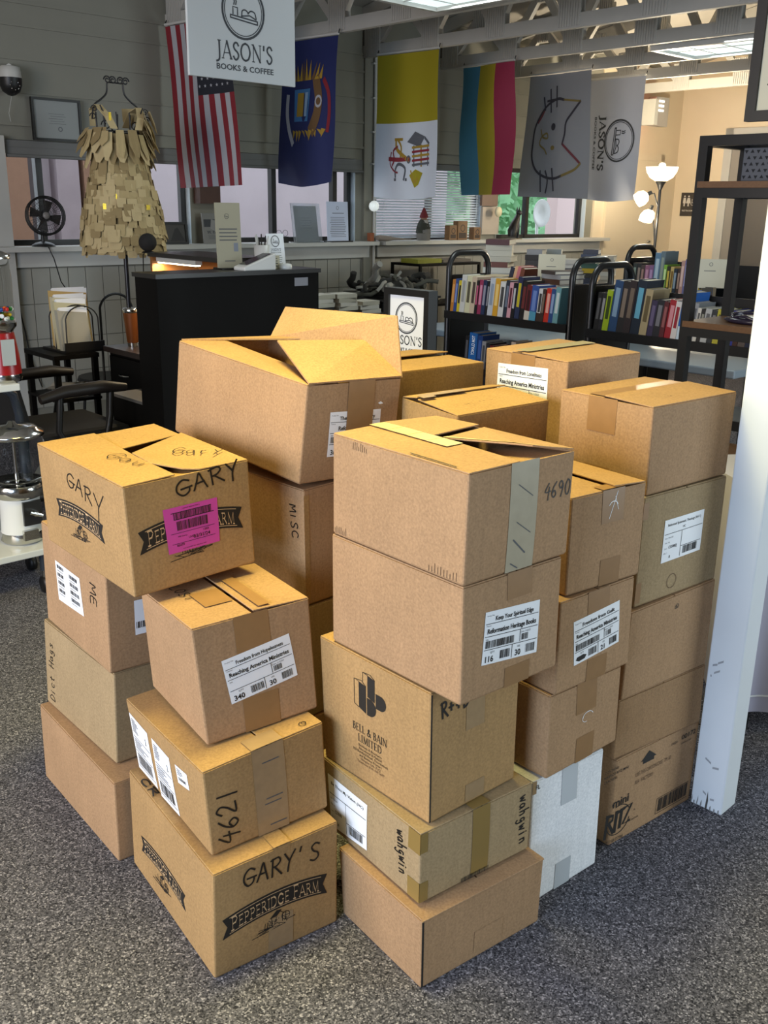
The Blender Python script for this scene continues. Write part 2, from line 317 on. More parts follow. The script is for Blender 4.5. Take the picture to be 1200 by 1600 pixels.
def roman(ink, txt, cx, y, width, h, m, bold=0.13, thin=0.45, small=None, warp=None, l=0.0009):
    """capitals centred on cx; letters after the first of each word 'small' times as high"""
    sizes = []; prev = ' '
    for ch in txt: sizes.append(1.0 if (small is None or prev == ' ') else small); prev = ch
    tot = sum((ROM[c][0]+.06)*k for c, k in zip(txt, sizes)); u = width/tot; x = cx-width/2
    wp = warp or (lambda X, Y: (X, Y))
    for ch, k in zip(txt, sizes):
        for wt, st in ROM[ch][1]:
            p = smooth_path(st, 3) if len(st) > 3 and wt else st
            ink.stroke([wp(x+px*u*k, y+py*h*k) for px, py in p], h*k*bold*(1 if wt else thin), m, l)
        x += (ROM[ch][0]+.06)*u*k
def shop_logo(ink, cx, cy, r, m, w=None):
    """ring round an open-topped cup and books on a shelf"""
    w = w or r*.06; S = lambda *p: ink.stroke([(cx+x*r, cy+y*r) for x, y in p], w*.9, m)
    ink.ring(cx, cy, r, w*1.5, m); ink.ring(cx, cy, r*.9, w*.6, m)
    S((-.62,-.18),(.68,-.3)); S((-.62,-.28),(.68,-.42)); S((-.62,-.18),(-.62,-.28)); S((.68,-.3),(.68,-.42))
    S((-.5,-.14),(-.5,.12),(-.28,.1),(-.28,-.16)); S((-.45,.2),(-.42,.32),(-.46,.42)); S((-.36,.2),(-.33,.32),(-.37,.42))
    S(*smooth_path([(-.08,-.16),(-.05,.02),(.1,.06),(.25,-.04)])); S(*smooth_path([(.22,-.06),(.36,.05),(.55,0),(.62,-.2)])); S((-.1,-.18),(.3,-.12),(.62,-.24))
CORNERS = {  # name: Nb Rb Bb Lb Nt Rt Bt Lt  (near, right, back, left / bottom, top), metres
 'A1': ((-0.3383,1.6374,0.0000), (-0.0908,1.8159,0.0000), (-0.3534,2.1873,0.0000), (-0.6008,2.0094,0.0000), (-0.3319,1.6367,0.2597), (-0.0903,1.8187,0.2635), (-0.3544,2.1892,0.2636), (-0.5963,2.0083,0.2613)),
 'A2': ((-0.3430,1.6905,0.2634), (-0.1141,1.8603,0.2702), (-0.3415,2.1763,0.2710), (-0.5690,2.0072,0.2649), (-0.3541,1.6858,0.4643), (-0.1254,1.8693,0.4791), (-0.3569,2.1736,0.4741), (-0.5868,1.9908,0.4608)),
 'A3': ((-0.3590,1.7733,0.4724), (-0.1400,1.9236,0.4831), (-0.3103,2.1744,0.4828), (-0.5312,2.0253,0.4745), (-0.3827,1.7775,0.7350), (-0.1583,1.9300,0.7447), (-0.3051,2.1648,0.7330), (-0.5416,2.0109,0.7249)),
 'B1': ((-0.6381,2.0102,0.0000), (-0.3776,2.2231,0.0000), (-0.6815,2.5908,0.0000), (-0.9419,2.3775,0.0000), (-0.6346,2.0081,0.2225), (-0.3773,2.2205,0.2226), (-0.6824,2.5942,0.2248), (-0.9398,2.3822,0.2253)),
 'B2': ((-0.6485,2.0866,0.2266), (-0.3923,2.3094,0.2265), (-0.6672,2.6208,0.2266), (-0.9235,2.3979,0.2268), (-0.6398,2.0892,0.4720), (-0.3929,2.3091,0.4720), (-0.6666,2.6213,0.4723), (-0.9135,2.4016,0.4723)),
 'B3': ((-0.6456,2.0817,0.4751), (-0.3828,2.2934,0.4754), (-0.6370,2.6074,0.4754), (-0.8998,2.3957,0.4753), (-0.6405,2.0835,0.7525), (-0.3827,2.2932,0.7525), (-0.6367,2.6073,0.7525), (-0.8946,2.3976,0.7526)),
 'B4': ((-0.5217,1.8884,0.7531), (-0.2936,2.0892,0.7636), (-0.5893,2.4322,0.7666), (-0.8175,2.2322,0.7580), (-0.5311,1.8839,0.9985), (-0.3036,2.0852,1.0085), (-0.5911,2.4265,1.0101), (-0.8228,2.2251,1.0032)),
 'C1': ((0.0924,1.6210,0.0000), (0.3668,1.8274,0.0000), (0.1950,2.0507,0.0000), (-0.0791,1.8429,0.0000), (0.0903,1.6172,0.1736), (0.3689,1.8264,0.1729), (0.1902,2.0569,0.1740), (-0.0892,1.8478,0.1749)),
 'C2': ((0.0851,1.6584,0.1790), (0.3360,1.8491,0.1786), (0.1053,2.1513,0.1786), (-0.1456,1.9605,0.1789), (0.0846,1.6577,0.3486), (0.3356,1.8499,0.3491), (0.1055,2.1521,0.3491), (-0.1455,1.9600,0.3487)),
 'C3': ((0.1018,1.6872,0.3528), (0.2960,1.8592,0.3529), (0.0685,2.1141,0.3500), (-0.1248,1.9415,0.3490), (0.0972,1.6845,0.6499), (0.2925,1.8597,0.6512), (0.0595,2.1176,0.6507), (-0.1367,1.9427,0.6497)),
 'C4': ((0.1496,1.6266,0.6552), (0.3584,1.8052,0.6530), (0.1023,2.0941,0.6512), (-0.1063,1.9146,0.6520), (0.1455,1.6256,0.8951), (0.3541,1.8055,0.8928), (0.1005,2.0962,0.8929), (-0.1083,1.9161,0.8944)),
 'C5': ((0.1452,1.6235,0.8975), (0.3635,1.8112,0.8971), (0.1124,2.1029,0.8967), (-0.1058,1.9151,0.8968), (0.1472,1.6227,1.1097), (0.3651,1.8109,1.1099), (0.1118,2.1036,1.1103), (-0.1061,1.9155,1.1104)),
 'D1': ((0.3454,1.8746,0.0000), (0.5394,2.0357,0.0000), (0.3446,2.2667,0.0000), (0.1508,2.1057,0.0000), (0.3425,1.8793,0.3291), (0.5330,2.0332,0.3249), (0.3430,2.2635,0.3252), (0.1523,2.1090,0.3284)),
 'D2': ((0.3716,1.8842,0.3345), (0.5641,2.0515,0.3365), (0.3781,2.2622,0.3344), (0.1850,2.0949,0.3321), (0.3680,1.8870,0.5395), (0.5595,2.0488,0.5373), (0.3787,2.2609,0.5371), (0.1868,2.0986,0.5383)),
 'D3': ((0.3772,1.8866,0.5419), (0.5740,2.0503,0.5414), (0.3787,2.2797,0.5407), (0.1818,2.1158,0.5407), (0.3746,1.8868,0.7594), (0.5703,2.0511,0.7593), (0.3791,2.2808,0.7593), (0.1834,2.1165,0.7594)),
 'D4': ((0.3890,1.9143,0.7626), (0.5794,2.0570,0.7621), (0.4099,2.2811,0.7621), (0.2195,2.1383,0.7626), (0.3867,1.9142,0.9806), (0.5772,2.0581,0.9814), (0.4099,2.2816,0.9813), (0.2194,2.1378,0.9807)),
 'E1': ((0.5858,2.1043,0.0000), (0.8546,2.3158,0.0000), (0.6997,2.5122,0.0000), (0.4310,2.3006,0.0000), (0.5866,2.1043,0.2492), (0.8569,2.3163,0.2499), (0.7004,2.5124,0.2492), (0.4304,2.3004,0.2487)),
 'E2': ((0.5739,2.0977,0.2533), (0.8517,2.2994,0.2510), (0.6985,2.4992,0.2510), (0.4213,2.2970,0.2528), (0.5751,2.0959,0.4183), (0.8490,2.3025,0.4188), (0.6968,2.5014,0.4182), (0.4230,2.2948,0.4179)),
 'E3': ((0.5773,2.0897,0.4220), (0.8475,2.3007,0.4209), (0.6904,2.4960,0.4207), (0.4205,2.2848,0.4215), (0.5806,2.0864,0.6537), (0.8470,2.3037,0.6577), (0.6887,2.4989,0.6563), (0.4221,2.2820,0.6533)),
 'E4': ((0.5901,2.1057,0.6578), (0.8449,2.3069,0.6579), (0.6833,2.5109,0.6578), (0.4285,2.3097,0.6578), (0.5900,2.1057,0.9283), (0.8439,2.3073,0.9285), (0.6829,2.5111,0.9285), (0.4289,2.3095,0.9283)),
 'E5': ((0.5939,2.1113,0.9306), (0.8417,2.3115,0.9323), (0.6730,2.5248,0.9320), (0.4249,2.3248,0.9307), (0.5917,2.1124,1.1353), (0.8436,2.3112,1.1377), (0.6747,2.5237,1.1354), (0.4229,2.3249,1.1330)),
 'F2': ((-0.1858,2.1849,0.6153), (0.0782,2.4560,0.6131), (-0.1976,2.7204,0.6138), (-0.4616,2.4490,0.6155), (-0.1897,2.1806,0.9109), (0.0754,2.4565,0.9144), (-0.1973,2.7223,0.9167), (-0.4622,2.4467,0.9140)),
 'F3': ((-0.1991,2.1673,0.9280), (0.0196,2.3721,0.9126), (-0.3479,2.7543,0.9486), (-0.5666,2.5492,0.9629), (-0.1764,2.1581,1.1634), (0.0374,2.3640,1.1496), (-0.3296,2.7497,1.1912), (-0.5434,2.5439,1.2054)),
 'G': ((0.1661,2.2001,0.8465), (0.4020,2.3670,0.8466), (0.2748,2.5496,0.8466), (0.0387,2.3827,0.8466), (0.1662,2.1974,1.0914), (0.4039,2.3671,1.0986), (0.2767,2.5525,1.1024), (0.0393,2.3835,1.0988)),
 'H': ((0.4555,2.4325,0.8960), (0.6838,2.6199,0.8959), (0.5003,2.8433,0.8959), (0.2721,2.6560,0.8959), (0.4554,2.4281,1.1843), (0.6840,2.6164,1.1852), (0.4995,2.8410,1.1893), (0.2707,2.6522,1.1842)),
 'I': ((0.0214,2.5423,0.8516), (0.2778,2.7500,0.8516), (0.0890,2.9831,0.8516), (-0.1674,2.7755,0.8516), (0.0214,2.5423,1.1316), (0.2778,2.7500,1.1316), (0.0890,2.9831,1.1316), (-0.1674,2.7755,1.1316)),
 'F1': ((-0.1858,2.1849,0.3074), (0.0782,2.4560,0.3074), (-0.1976,2.7204,0.3074), (-0.4616,2.4490,0.3074), (-0.1858,2.1849,0.6104), (0.0782,2.4560,0.6104), (-0.1976,2.7204,0.6104), (-0.4616,2.4490,0.6104)),
 'F0': ((-0.1858,2.1849,0.0000), (0.0782,2.4560,0.0000), (-0.1976,2.7204,0.0000), (-0.4616,2.4490,0.0000), (-0.1858,2.1849,0.3034), (0.0782,2.4560,0.3034), (-0.1976,2.7204,0.3034), (-0.4616,2.4490,0.3034)),
 'under_low_bottom': ((0.1661,2.2001,0.0000), (0.4020,2.3670,0.0000), (0.2748,2.5496,0.0000), (0.0387,2.3827,0.0000), (0.1661,2.2001,0.2802), (0.4020,2.3670,0.2802), (0.2748,2.5496,0.2802), (0.0387,2.3827,0.2802)),
 'under_low_second': ((0.1661,2.2001,0.2852), (0.4020,2.3670,0.2852), (0.2748,2.5496,0.2852), (0.0387,2.3827,0.2852), (0.1661,2.2001,0.5624), (0.4020,2.3670,0.5624), (0.2748,2.5496,0.5624), (0.0387,2.3827,0.5624)),
 'under_low_third': ((0.1661,2.2001,0.5674), (0.4020,2.3670,0.5674), (0.2748,2.5496,0.5674), (0.0387,2.3827,0.5674), (0.1661,2.2001,0.8445), (0.4020,2.3670,0.8445), (0.2748,2.5496,0.8445), (0.0387,2.3827,0.8445)),
 'under_far_bottom': ((0.4555,2.4325,0.0000), (0.6838,2.6199,0.0000), (0.5003,2.8433,0.0000), (0.2721,2.6560,0.0000), (0.4555,2.4325,0.2966), (0.6838,2.6199,0.2966), (0.5003,2.8433,0.2966), (0.2721,2.6560,0.2966)),
 'under_far_second': ((0.4555,2.4325,0.3016), (0.6838,2.6199,0.3016), (0.5003,2.8433,0.3016), (0.2721,2.6560,0.3016), (0.4555,2.4325,0.5953), (0.6838,2.6199,0.5953), (0.5003,2.8433,0.5953), (0.2721,2.6560,0.5953)),
 'under_far_third': ((0.4555,2.4325,0.6003), (0.6838,2.6199,0.6003), (0.5003,2.8433,0.6003), (0.2721,2.6560,0.6003), (0.4555,2.4325,0.8939), (0.6838,2.6199,0.8939), (0.5003,2.8433,0.8939), (0.2721,2.6560,0.8939)),
 'under_flap_bottom': ((0.0214,2.5423,0.0000), (0.2778,2.7500,0.0000), (0.0890,2.9831,0.0000), (-0.1674,2.7755,0.0000), (0.0214,2.5423,0.2819), (0.2778,2.7500,0.2819), (0.0890,2.9831,0.2819), (-0.1674,2.7755,0.2819)),
 'under_flap_second': ((0.0214,2.5423,0.2869), (0.2778,2.7500,0.2869), (0.0890,2.9831,0.2869), (-0.1674,2.7755,0.2869), (0.0214,2.5423,0.5657), (0.2778,2.7500,0.5657), (0.0890,2.9831,0.5657), (-0.1674,2.7755,0.5657)),
 'under_flap_third': ((0.0214,2.5423,0.5707), (0.2778,2.7500,0.5707), (0.0890,2.9831,0.5707), (-0.1674,2.7755,0.5707), (0.0214,2.5423,0.8496), (0.2778,2.7500,0.8496), (0.0890,2.9831,0.8496), (-0.1674,2.7755,0.8496)),
}
# ------------------------------------------------------------------ the room
WALLW = mat('painted_siding', (127, 125, 113), 0.7, noise=0.06, nscale=6); WALLC = mat('cream_wall', (219, 203, 174), 0.8, noise=0.04, nscale=5)
CEIL = mat('painted_roof_boards', (162, 157, 148), 0.8, noise=0.08, nscale=5); TRUSS = mat('painted_timber', (172, 169, 162), 0.6, noise=0.06, nscale=9)
ALU = mat('dark_window_frame', '201f1e', 0.4); GLASS = None
B0 = 6.195; A1 = 10.1; AL = -2.9; BF = -2.9; ZC = 2.95
mb = MB(); mb.rbox(AL-.1, A1+1.5, BF-.1, B0+.1, -.1, 0, carpet_mat()); struct(mb.build('floor'))
# back wall with four window openings, board siding above, tiles below the sill
SILL, HEAD = 1.27, 1.90
WIN = [(2.56, 3.86), (4.09, 5.40), (5.63, 6.93), (7.14, 8.51)]
mb = MB(); th = .14
mb.rbox(AL, A1+1.5, B0, B0+th, 0, SILL-.03, WALLW); mb.rbox(AL, A1+1.5, B0, B0+th, HEAD, 4.3, WALLW)
xs = [AL]+[x for w in WIN for x in w]+[A1+1.5]
for i in range(0, len(xs), 2): mb.rbox(xs[i], xs[i+1], B0, B0+th, SILL-.03, HEAD, WALLW)
for k, z in enumerate((1.98, 2.165, 2.35, 2.535, 2.66)): mb.rbox(AL, A1, B0-.012, B0, z+.012, (2.165, 2.35, 2.535, 2.66, 2.95)[k], WALLW); mb.rbox(AL, A1, B0-.022, B0, z-.002, z+.014, WALLW)
TILE = mat('white_wall_tile', (148, 146, 136), 0.45, noise=0.05, nscale=5)
for r in range(4):
    for i in range(70):
        a = 1.2+i*.122
        if a > 5.4: break
        mb.rbox(a, a+.117, B0-.010, B0, 1.13-.225*(r+1)+.005, 1.13-.225*r, TILE)
for i in range(40):
    a = 5.45+i*.115
    if a > 8.6: break
    mb.rbox(a, a+.111, B0-.010, B0, .1, 1.12, TILE)
struct(mb.build('wall_back'))
# sills and board under them
mb = MB(); mb.rbox(1.0, 5.53, B0-.16, B0+.02, SILL-.03, SILL, WHITE); mb.rbox(1.0, 5.53, B0-.035, B0, 1.14, SILL-.03, WHITE); mb.rbox(5.6, 8.75, B0-.16, B0+.02, SILL-.03, SILL, WHITE); mb.rbox(5.62, 8.75, B0-.035, B0, 1.14, SILL-.03, WHITE); struct(mb.build('trim_1'))
mb = MB(); mb.rbox(2.40, 2.545, B0-.06, B0, 0, 1.915, WHITE); struct(mb.build('trim_2'))
mb = MB(); mb.rbox(5.47, 5.60, B0-.03, B0, .0, 2.9, WALLW)
mb.tube([rm(5.565, B0-.05, .9), rm(5.565, B0-.05, 2.95)], .012, WHITE)
for z in (1.55, 1.86, 2.1, 2.35, 2.6): mb.rbox(5.53, 5.59, B0-.065, B0, z, z+.012, WHITE)
struct(mb.build('trim_3'))
REV = mat('pale_blue_reveal', 'c6d3dc', 0.6)
def window(n, a0, a1, mull, blind=False):
    fr = MB(); b0, b1 = B0+.05, B0+.09; w = .035
    fr.rbox(a0, a1, b0, b1, SILL, SILL+w, ALU); fr.rbox(a0, a1, b0, b1, HEAD-w, HEAD, ALU); fr.rbox(a0, a0+w*.6, b0, b1, SILL, HEAD, ALU); fr.rbox(a1-w*1.3, a1, b0, b1, SILL, HEAD, ALU)
    for m_ in mull: fr.rbox(m_-.02, m_+.022, b0-.01, b1, SILL, HEAD, ALU)
    f = struct(fr.build('window_%d' % n))
    g = MB(); gm = bpy.data.materials.get('window_glass')
    if gm is None:
        gm = mat('window_glass', 'ffffff', 0.02, trans=1.0); gm.node_tree.nodes['Principled BSDF'].inputs['IOR'].default_value = 1.05
    g.rbox(a0+.02, a1-.02, B0+.068, B0+.072, SILL+.02, HEAD-.02, gm); g.build('pane', f)
    r = MB(); r.rbox(a1-.004, a1, B0-.0, B0+.05, SILL, HEAD, REV); r.rbox(a0, a0+.004, B0, B0+.05, SILL, HEAD, REV); r.build('reveal', f)
    return f
window(1, *WIN[0], (2.79,)); window(2, *WIN[1], (4.62, 5.22)); window(3, *WIN[2], (6.3,)); window(4, *WIN[3], (7.63,))
# rolled-up shades over windows 1 and 2, mini blind in window 3
SHADE = mat('grey_shade', '6d6d6a', 0.8)
for (a0, a1, nm) in ((2.56, 3.86, 'left'), (4.05, 5.45, 'middle')):
    mb = MB(); mb.rbox(a0, a1, B0-.030, B0-.0235, 1.815, 1.895, SHADE); mb.rbox(a0, a1, B0-.034, B0-.030, 1.855, 1.861, SHADE); mb.tube([rm(a0, B0-.036, 1.805), rm(a1, B0-.036, 1.805)], .010, SHADE)
    tag(mb.build('window_shade', base=rm((a0+a1)/2, B0, 1.8)), 'grey folded shade drawn up at the head of the %s dark framed window' % ('leftmost' if nm == 'left' else 'second'), 'window shade')
t = thing('mini_blind', 'white horizontal slat blind let down over the window behind the yellow and white flag', 'blind', rm(6.28, B0+.02, SILL), None)
mb = MB(); mb.rbox(5.645, 6.915, B0+.002, B0+.038, 1.85, 1.895, SHADE); mb.build('head_rail', t)
SL = mat('white_slat', 'c9d2da', 0.5); mb = MB()
for i in range(27):
    z = SILL+.022+i*.0222
    p, q = rm(5.645, B0+.008, z-.005), rm(6.915, B0+.008, z-.005); d = BX*.012+V((0, 0, .0135))
    mb.obox(p, q-p, d, V((0, 0, .0012)), SL)
mb.build('slats', t)
mb = MB()
for a in (5.72, 6.3, 6.80): mb.tube([rm(a, B0+.005, 1.87), rm(a, B0+.005, SILL+.02)], .0015, SL, 5)
mb.tube([rm(6.86, B0+.001, 1.85), rm(6.86, B0+.001, 1.45)], .004, SL, 6); mb.build('cords', t)
# end wall with a doorway, exit door in the back wall corner
mb = MB(); D0, D1_ = 4.45, 5.52
mb.rbox(A1, A1+.12, D1_, B0+.1, 0, 4.3, WALLC); mb.rbox(A1, A1+.12, BF, D0, 0, 4.3, WALLC); mb.rbox(A1, A1+.12, D0, D1_, 2.28, 4.3, WALLC); struct(mb.build('wall_right'))
mb = MB(); mb.rbox(8.62, A1, B0-.024, B0-.001, 0, 2.95, WALLC); struct(mb.build('trim_4'))
JAMB = mat('grey_door_jamb', '8f8a82', 0.6)
mb = MB(); mb.rbox(A1-.02, A1+.14, D1_-.10, D1_+.0, 0, 2.3, JAMB); mb.rbox(A1-.03, A1+.0, D1_, D1_+.09, 0, 2.38, WHITE); mb.rbox(A1-.03, A1, D0, D1_+.09, 2.28, 2.38, WHITE); mb.rbox(A1+.0, A1+.05, D1_-.16, D1_-.10, 0, 2.3, mat('pinkish_stop', 'a18f84', .6)); struct(mb.build('trim_5'))
mb = MB(); mb.rbox(A1+.055, A1+.10, D0-.05, D1_-.08, 0, 2.30, mat('dark_grey_door', '5f5b57', 0.6)); struct(mb.build('door_1'))
mb = MB(); mb.rbox(8.85, 9.72, B0-.05, B0-.024, 0, 2.05, WALLC); mb.rbox(8.78, 8.85, B0-.06, B0-.02, 0, 2.12, WALLC); mb.rbox(9.72, 9.79, B0-.06, B0-.02, 0, 2.12, WALLC); mb.rbox(8.78, 9.79, B0-.06, B0-.02, 2.05, 2.12, WALLC); d2 = struct(mb.build('door_2'))
mb = MB(); mb.tube([rm(9.63, B0-.05, 1.02), rm(9.63, B0-.10, 1.02)], .012, CHROME); mb.ball(rm(9.63, B0-.12, 1.02), .032, CHROME); mb.ball(rm(9.63, B0-.05, 1.22), .03, CHROME, sz=.6); mb.build('door_knob', d2)
# the other walls, behind the photographer, left solid; the daylight lamps stand in for shop windows
mb = MB()
mb.rbox(AL-.12, AL, BF, B0, 0, 4.9, WALLW); struct(mb.build('wall_left'))
mb = MB()
mb.rbox(AL, A1, BF-.12, BF, 0, 4.9, WALLW); struct(mb.build('wall_front'))
# roof deck rising from the window wall, timber trusses with ribbed gusset plates
RISE = .20
def zdeck(b): return 3.0 + RISE*(B0-b)
mb = MB()
mb.hexa([rm(AL, BF, zdeck(BF)), rm(A1+.2, BF, zdeck(BF)), rm(A1+.2, B0+.1, zdeck(B0+.1)), rm(AL, B0+.1, zdeck(B0+.1)), rm(AL, BF, zdeck(BF)+.1), rm(A1+.2, BF, zdeck(BF)+.1), rm(A1+.2, B0+.1, zdeck(B0+.1)+.1), rm(AL, B0+.1, zdeck(B0+.1)+.1)], CEIL)
struct(mb.build('ceiling'))
def bar(mb, p, q, w, h, m):
    p, q = V(p), V(q); t = (q-p).normalized(); s = AX*w; up = s.cross(t).normalized()*h
    if up.z < 0: up = -up
    mb.obox(p-s/2-up/2, q-p, s, up, m)
for a in (3.74, 4.60, 5.48, 6.34, 7.15, 7.95, 8.86):
    mb = MB(); z0 = 2.64; hb = .085
    mb.rbox(a-.02, a+.02, -.3, B0, z0, z0+hb, TRUSS)
    bar(mb, rm(a, -.3, zdeck(-.3)-.05), rm(a, B0, zdeck(B0)-.05), .04, .09, TRUSS)
    b = B0-.12; k = 0; step = .62
    while b > 0:
        zt = zdeck(b-step/2)-.09
        bar(mb, rm(a, b, z0+hb*.6), rm(a, b-step/2, zt), .038, .06, TRUSS); bar(mb, rm(a, b-step, z0+hb*.6), rm(a, b-step/2, zt), .038, .06, TRUSS)
        for i in range(9): mb.rbox(a-.026, a+.026, b-.09+.02*i, b-.09+.02*i+.012, z0+.012, z0+.235, TRUSS)
        mb.rbox(a-.022, a+.022, b-.09, b+.085, z0+.012, z0+.235, TRUSS)
        for i in range(7): mb.rbox(a-.026, a+.026, b-step/2-.07+.02*i, b-step/2-.058+.02*i, zt-.10, zt+.06, TRUSS)
        b -= step; k += 1
    struct(mb.build('ceiling_truss'))
# white timber post at the right
PC = [V(c) for c in ((.9190, 2.2410, 0), (.9771, 2.2989, 0), (.9135, 2.3627, 0), (.8554, 2.3048, 0))]
PW = mat('white_painted_post', (216, 220, 223), 0.5, noise=0.05, nscale=7); mb = MB()
mb.hexa(PC+[p+V((0, 0, 3.6)) for p in PC], PW)
post = struct(mb.build('trim_6', bevel=.004))
SC_ = mat('grey_scuff', '9b9da0', 0.7); mb = MB(); du = (PC[3]-PC[0]); on = V((-.707, -.707, 0))*.0006
Pf = Ink(lambda x, y, l: PC[3]+(PC[0]-PC[3])*x+V((0, 0, y))+V((-.70, -.71, 0))*l, mb)
rd = random.Random(5)
for x, y in ((.15, .42), (.22, .40), (.3, .43), (.12, .39), (.55, .13), (.3, .15), (.35, .05), (.6, .035)): Pf.stroke([(x, y), (x+rd.uniform(.03, .2), y+rd.uniform(-.012, .012))], .006, SC_)
Pf.stroke([(.5, .0), (.52, .03)], .05, mat('dark_chip', '4a4744', .8)); [Pf.stroke([(x, .004), (x+.03, .012+.01*math.sin(40*x))], .016, mat('grime', (128, 128, 126), .8)) for x in (.02, .10, .20, .32, .62, .75, .88)]
mb.build('scuff_marks', post)
# outdoors: paving, a timber building close by, a hedge and a pale dish seen from the right window
mb = MB(); mb.rbox(-3, 16, B0+.1, 26, -.15, -.05, mat('paving', '8f8c86', .9)); struct(mb.build('ground'))
OUT = [mat('brown_post', '93705c', .8, noise=.1), mat('lavender_stucco', 'c9bcc4', .9, noise=.12, nscale=3), mat('dark_board', '4d4446', .8), mat('mauve_board', 'a3949a', .9, noise=.15, nscale=4), mat('pinkish_column', 'b9a3a0', .8)]
mb = MB(); mb.rbox(2.0, 9.6, 9.2, 9.4, 0, 2.9, OUT[1])
for a0, a1, k in ((3.55, 3.95, 0), (3.95, 4.06, 2), (4.22, 4.44, 3), (4.49, 4.65, 0), (11.75, 12.2, 4)): mb.rbox(a0, a1, 9.05, 9.25, 0, 2.9, OUT[k])
tag(mb.build('neighbour_building', base=rm(6, 9.3, 0)), 'mauve stucco building with brown posts seen outside the left windows', 'building')
LEAF = mat('hedge_leaf', '86b58a', .8, noise=.3, nscale=8); mb = MB(); rd = random.Random(2)
for i in range(2600):
    c0 = rm(rd.uniform(10.6, 19.0), rd.uniform(11.9, 12.7), rd.uniform(.2, 3.8)); u = V((rd.uniform(-1, 1), rd.uniform(-1, 1), rd.uniform(-1, 1))).normalized(); v = u.cross(V((.3, .5, .8))).normalized()
    mb.poly([c0-u*.12, c0-v*.07, c0+u*.12, c0+v*.07], LEAF)
mb.rbox(10.6, 19.5, 12.6, 13.0, 0, 3.7, LEAF)
hedge = mb.build('hedge', base=rm(12.8, 12.5, 0)); tag(hedge, 'green hedge outside the right hand window', 'hedge'); hedge['kind'] = 'stuff'
DISH = mat('pale_dish', 'e3e4e4', .6); mb = MB(); c0 = on_b(845+157, 0, 9.0)
pd = on_b(841, 333, 8.2); mb.lathe([(.001, 0), (.10, .02), (.17, .06), (.172, .055), (.10, .01), (.001, -.01)], pd, DISH, axis=-BX); mb.tube([pd+BX*.02, V((pd.x+.05, pd.y+.05, 0))], .02, DISH)
tag(mb.build('satellite_dish', base=V((pd.x, pd.y, 0))), 'pale round dish standing outside the right hand window', 'dish')
# ceiling lights: metal frame with a ribbed diffuser
DIFF = mat('lit_diffuser', 'dfeeee', .5, emit='d8ecea', estr=1.15); FR = mat('white_metal_frame', 'b9b8b3', .4)
def troffer(a0, a1, b0, b1, label):
    z = 2.615; t = thing('ceiling_light', label, 'ceiling light', rm((a0+a1)/2, (b0+b1)/2, z), 'lit ceiling light panels')
    mb = MB(); w = .035
    mb.rbox(a0, a1, b0, b0+w, z, z+.10, FR); mb.rbox(a0, a1, b1-w, b1, z, z+.10, FR); mb.rbox(a0, a0+w, b0+w, b1-w, z, z+.10, FR); mb.rbox(a1-w, a1, b0+w, b1-w, z, z+.10, FR); mb.rbox(a0, a1, b0, b1, z+.10, z+.115, FR); mb.build('frame', t)
    mb = MB(); mb.rbox(a0+w, a1-w, b0+w, b1-w, z+.022, z+.03, DIFF); mb.build('diffuser', t)
    area_light('ceiling_light_glow', rm((a0+a1)/2, (b0+b1)/2, z+.010), rm((a0+a1)/2, (b0+b1)/2, 0), .5, 1.0, 17, (.90, 1.0, .97))
    mb = MB(); am = (a0+a1)/2; mb.rbox(am-.006, am+.006, b0+w, b1-w, z+.018, z+.024, FR); k = b0+.28
    while k < b1-.1: mb.rbox(a0+w, a1-w, k-.004, k+.004, z+.018, z+.024, FR); k += .25
    mb.build('dividers', t)
troffer(6.44, 7.02, 3.0, 4.24, 'lit rectangular ceiling panel with grid lines at the upper right'); troffer(3.84, 4.425, 3.16, 4.37, 'lit rectangular ceiling panel cut off by the top edge, above the flags')
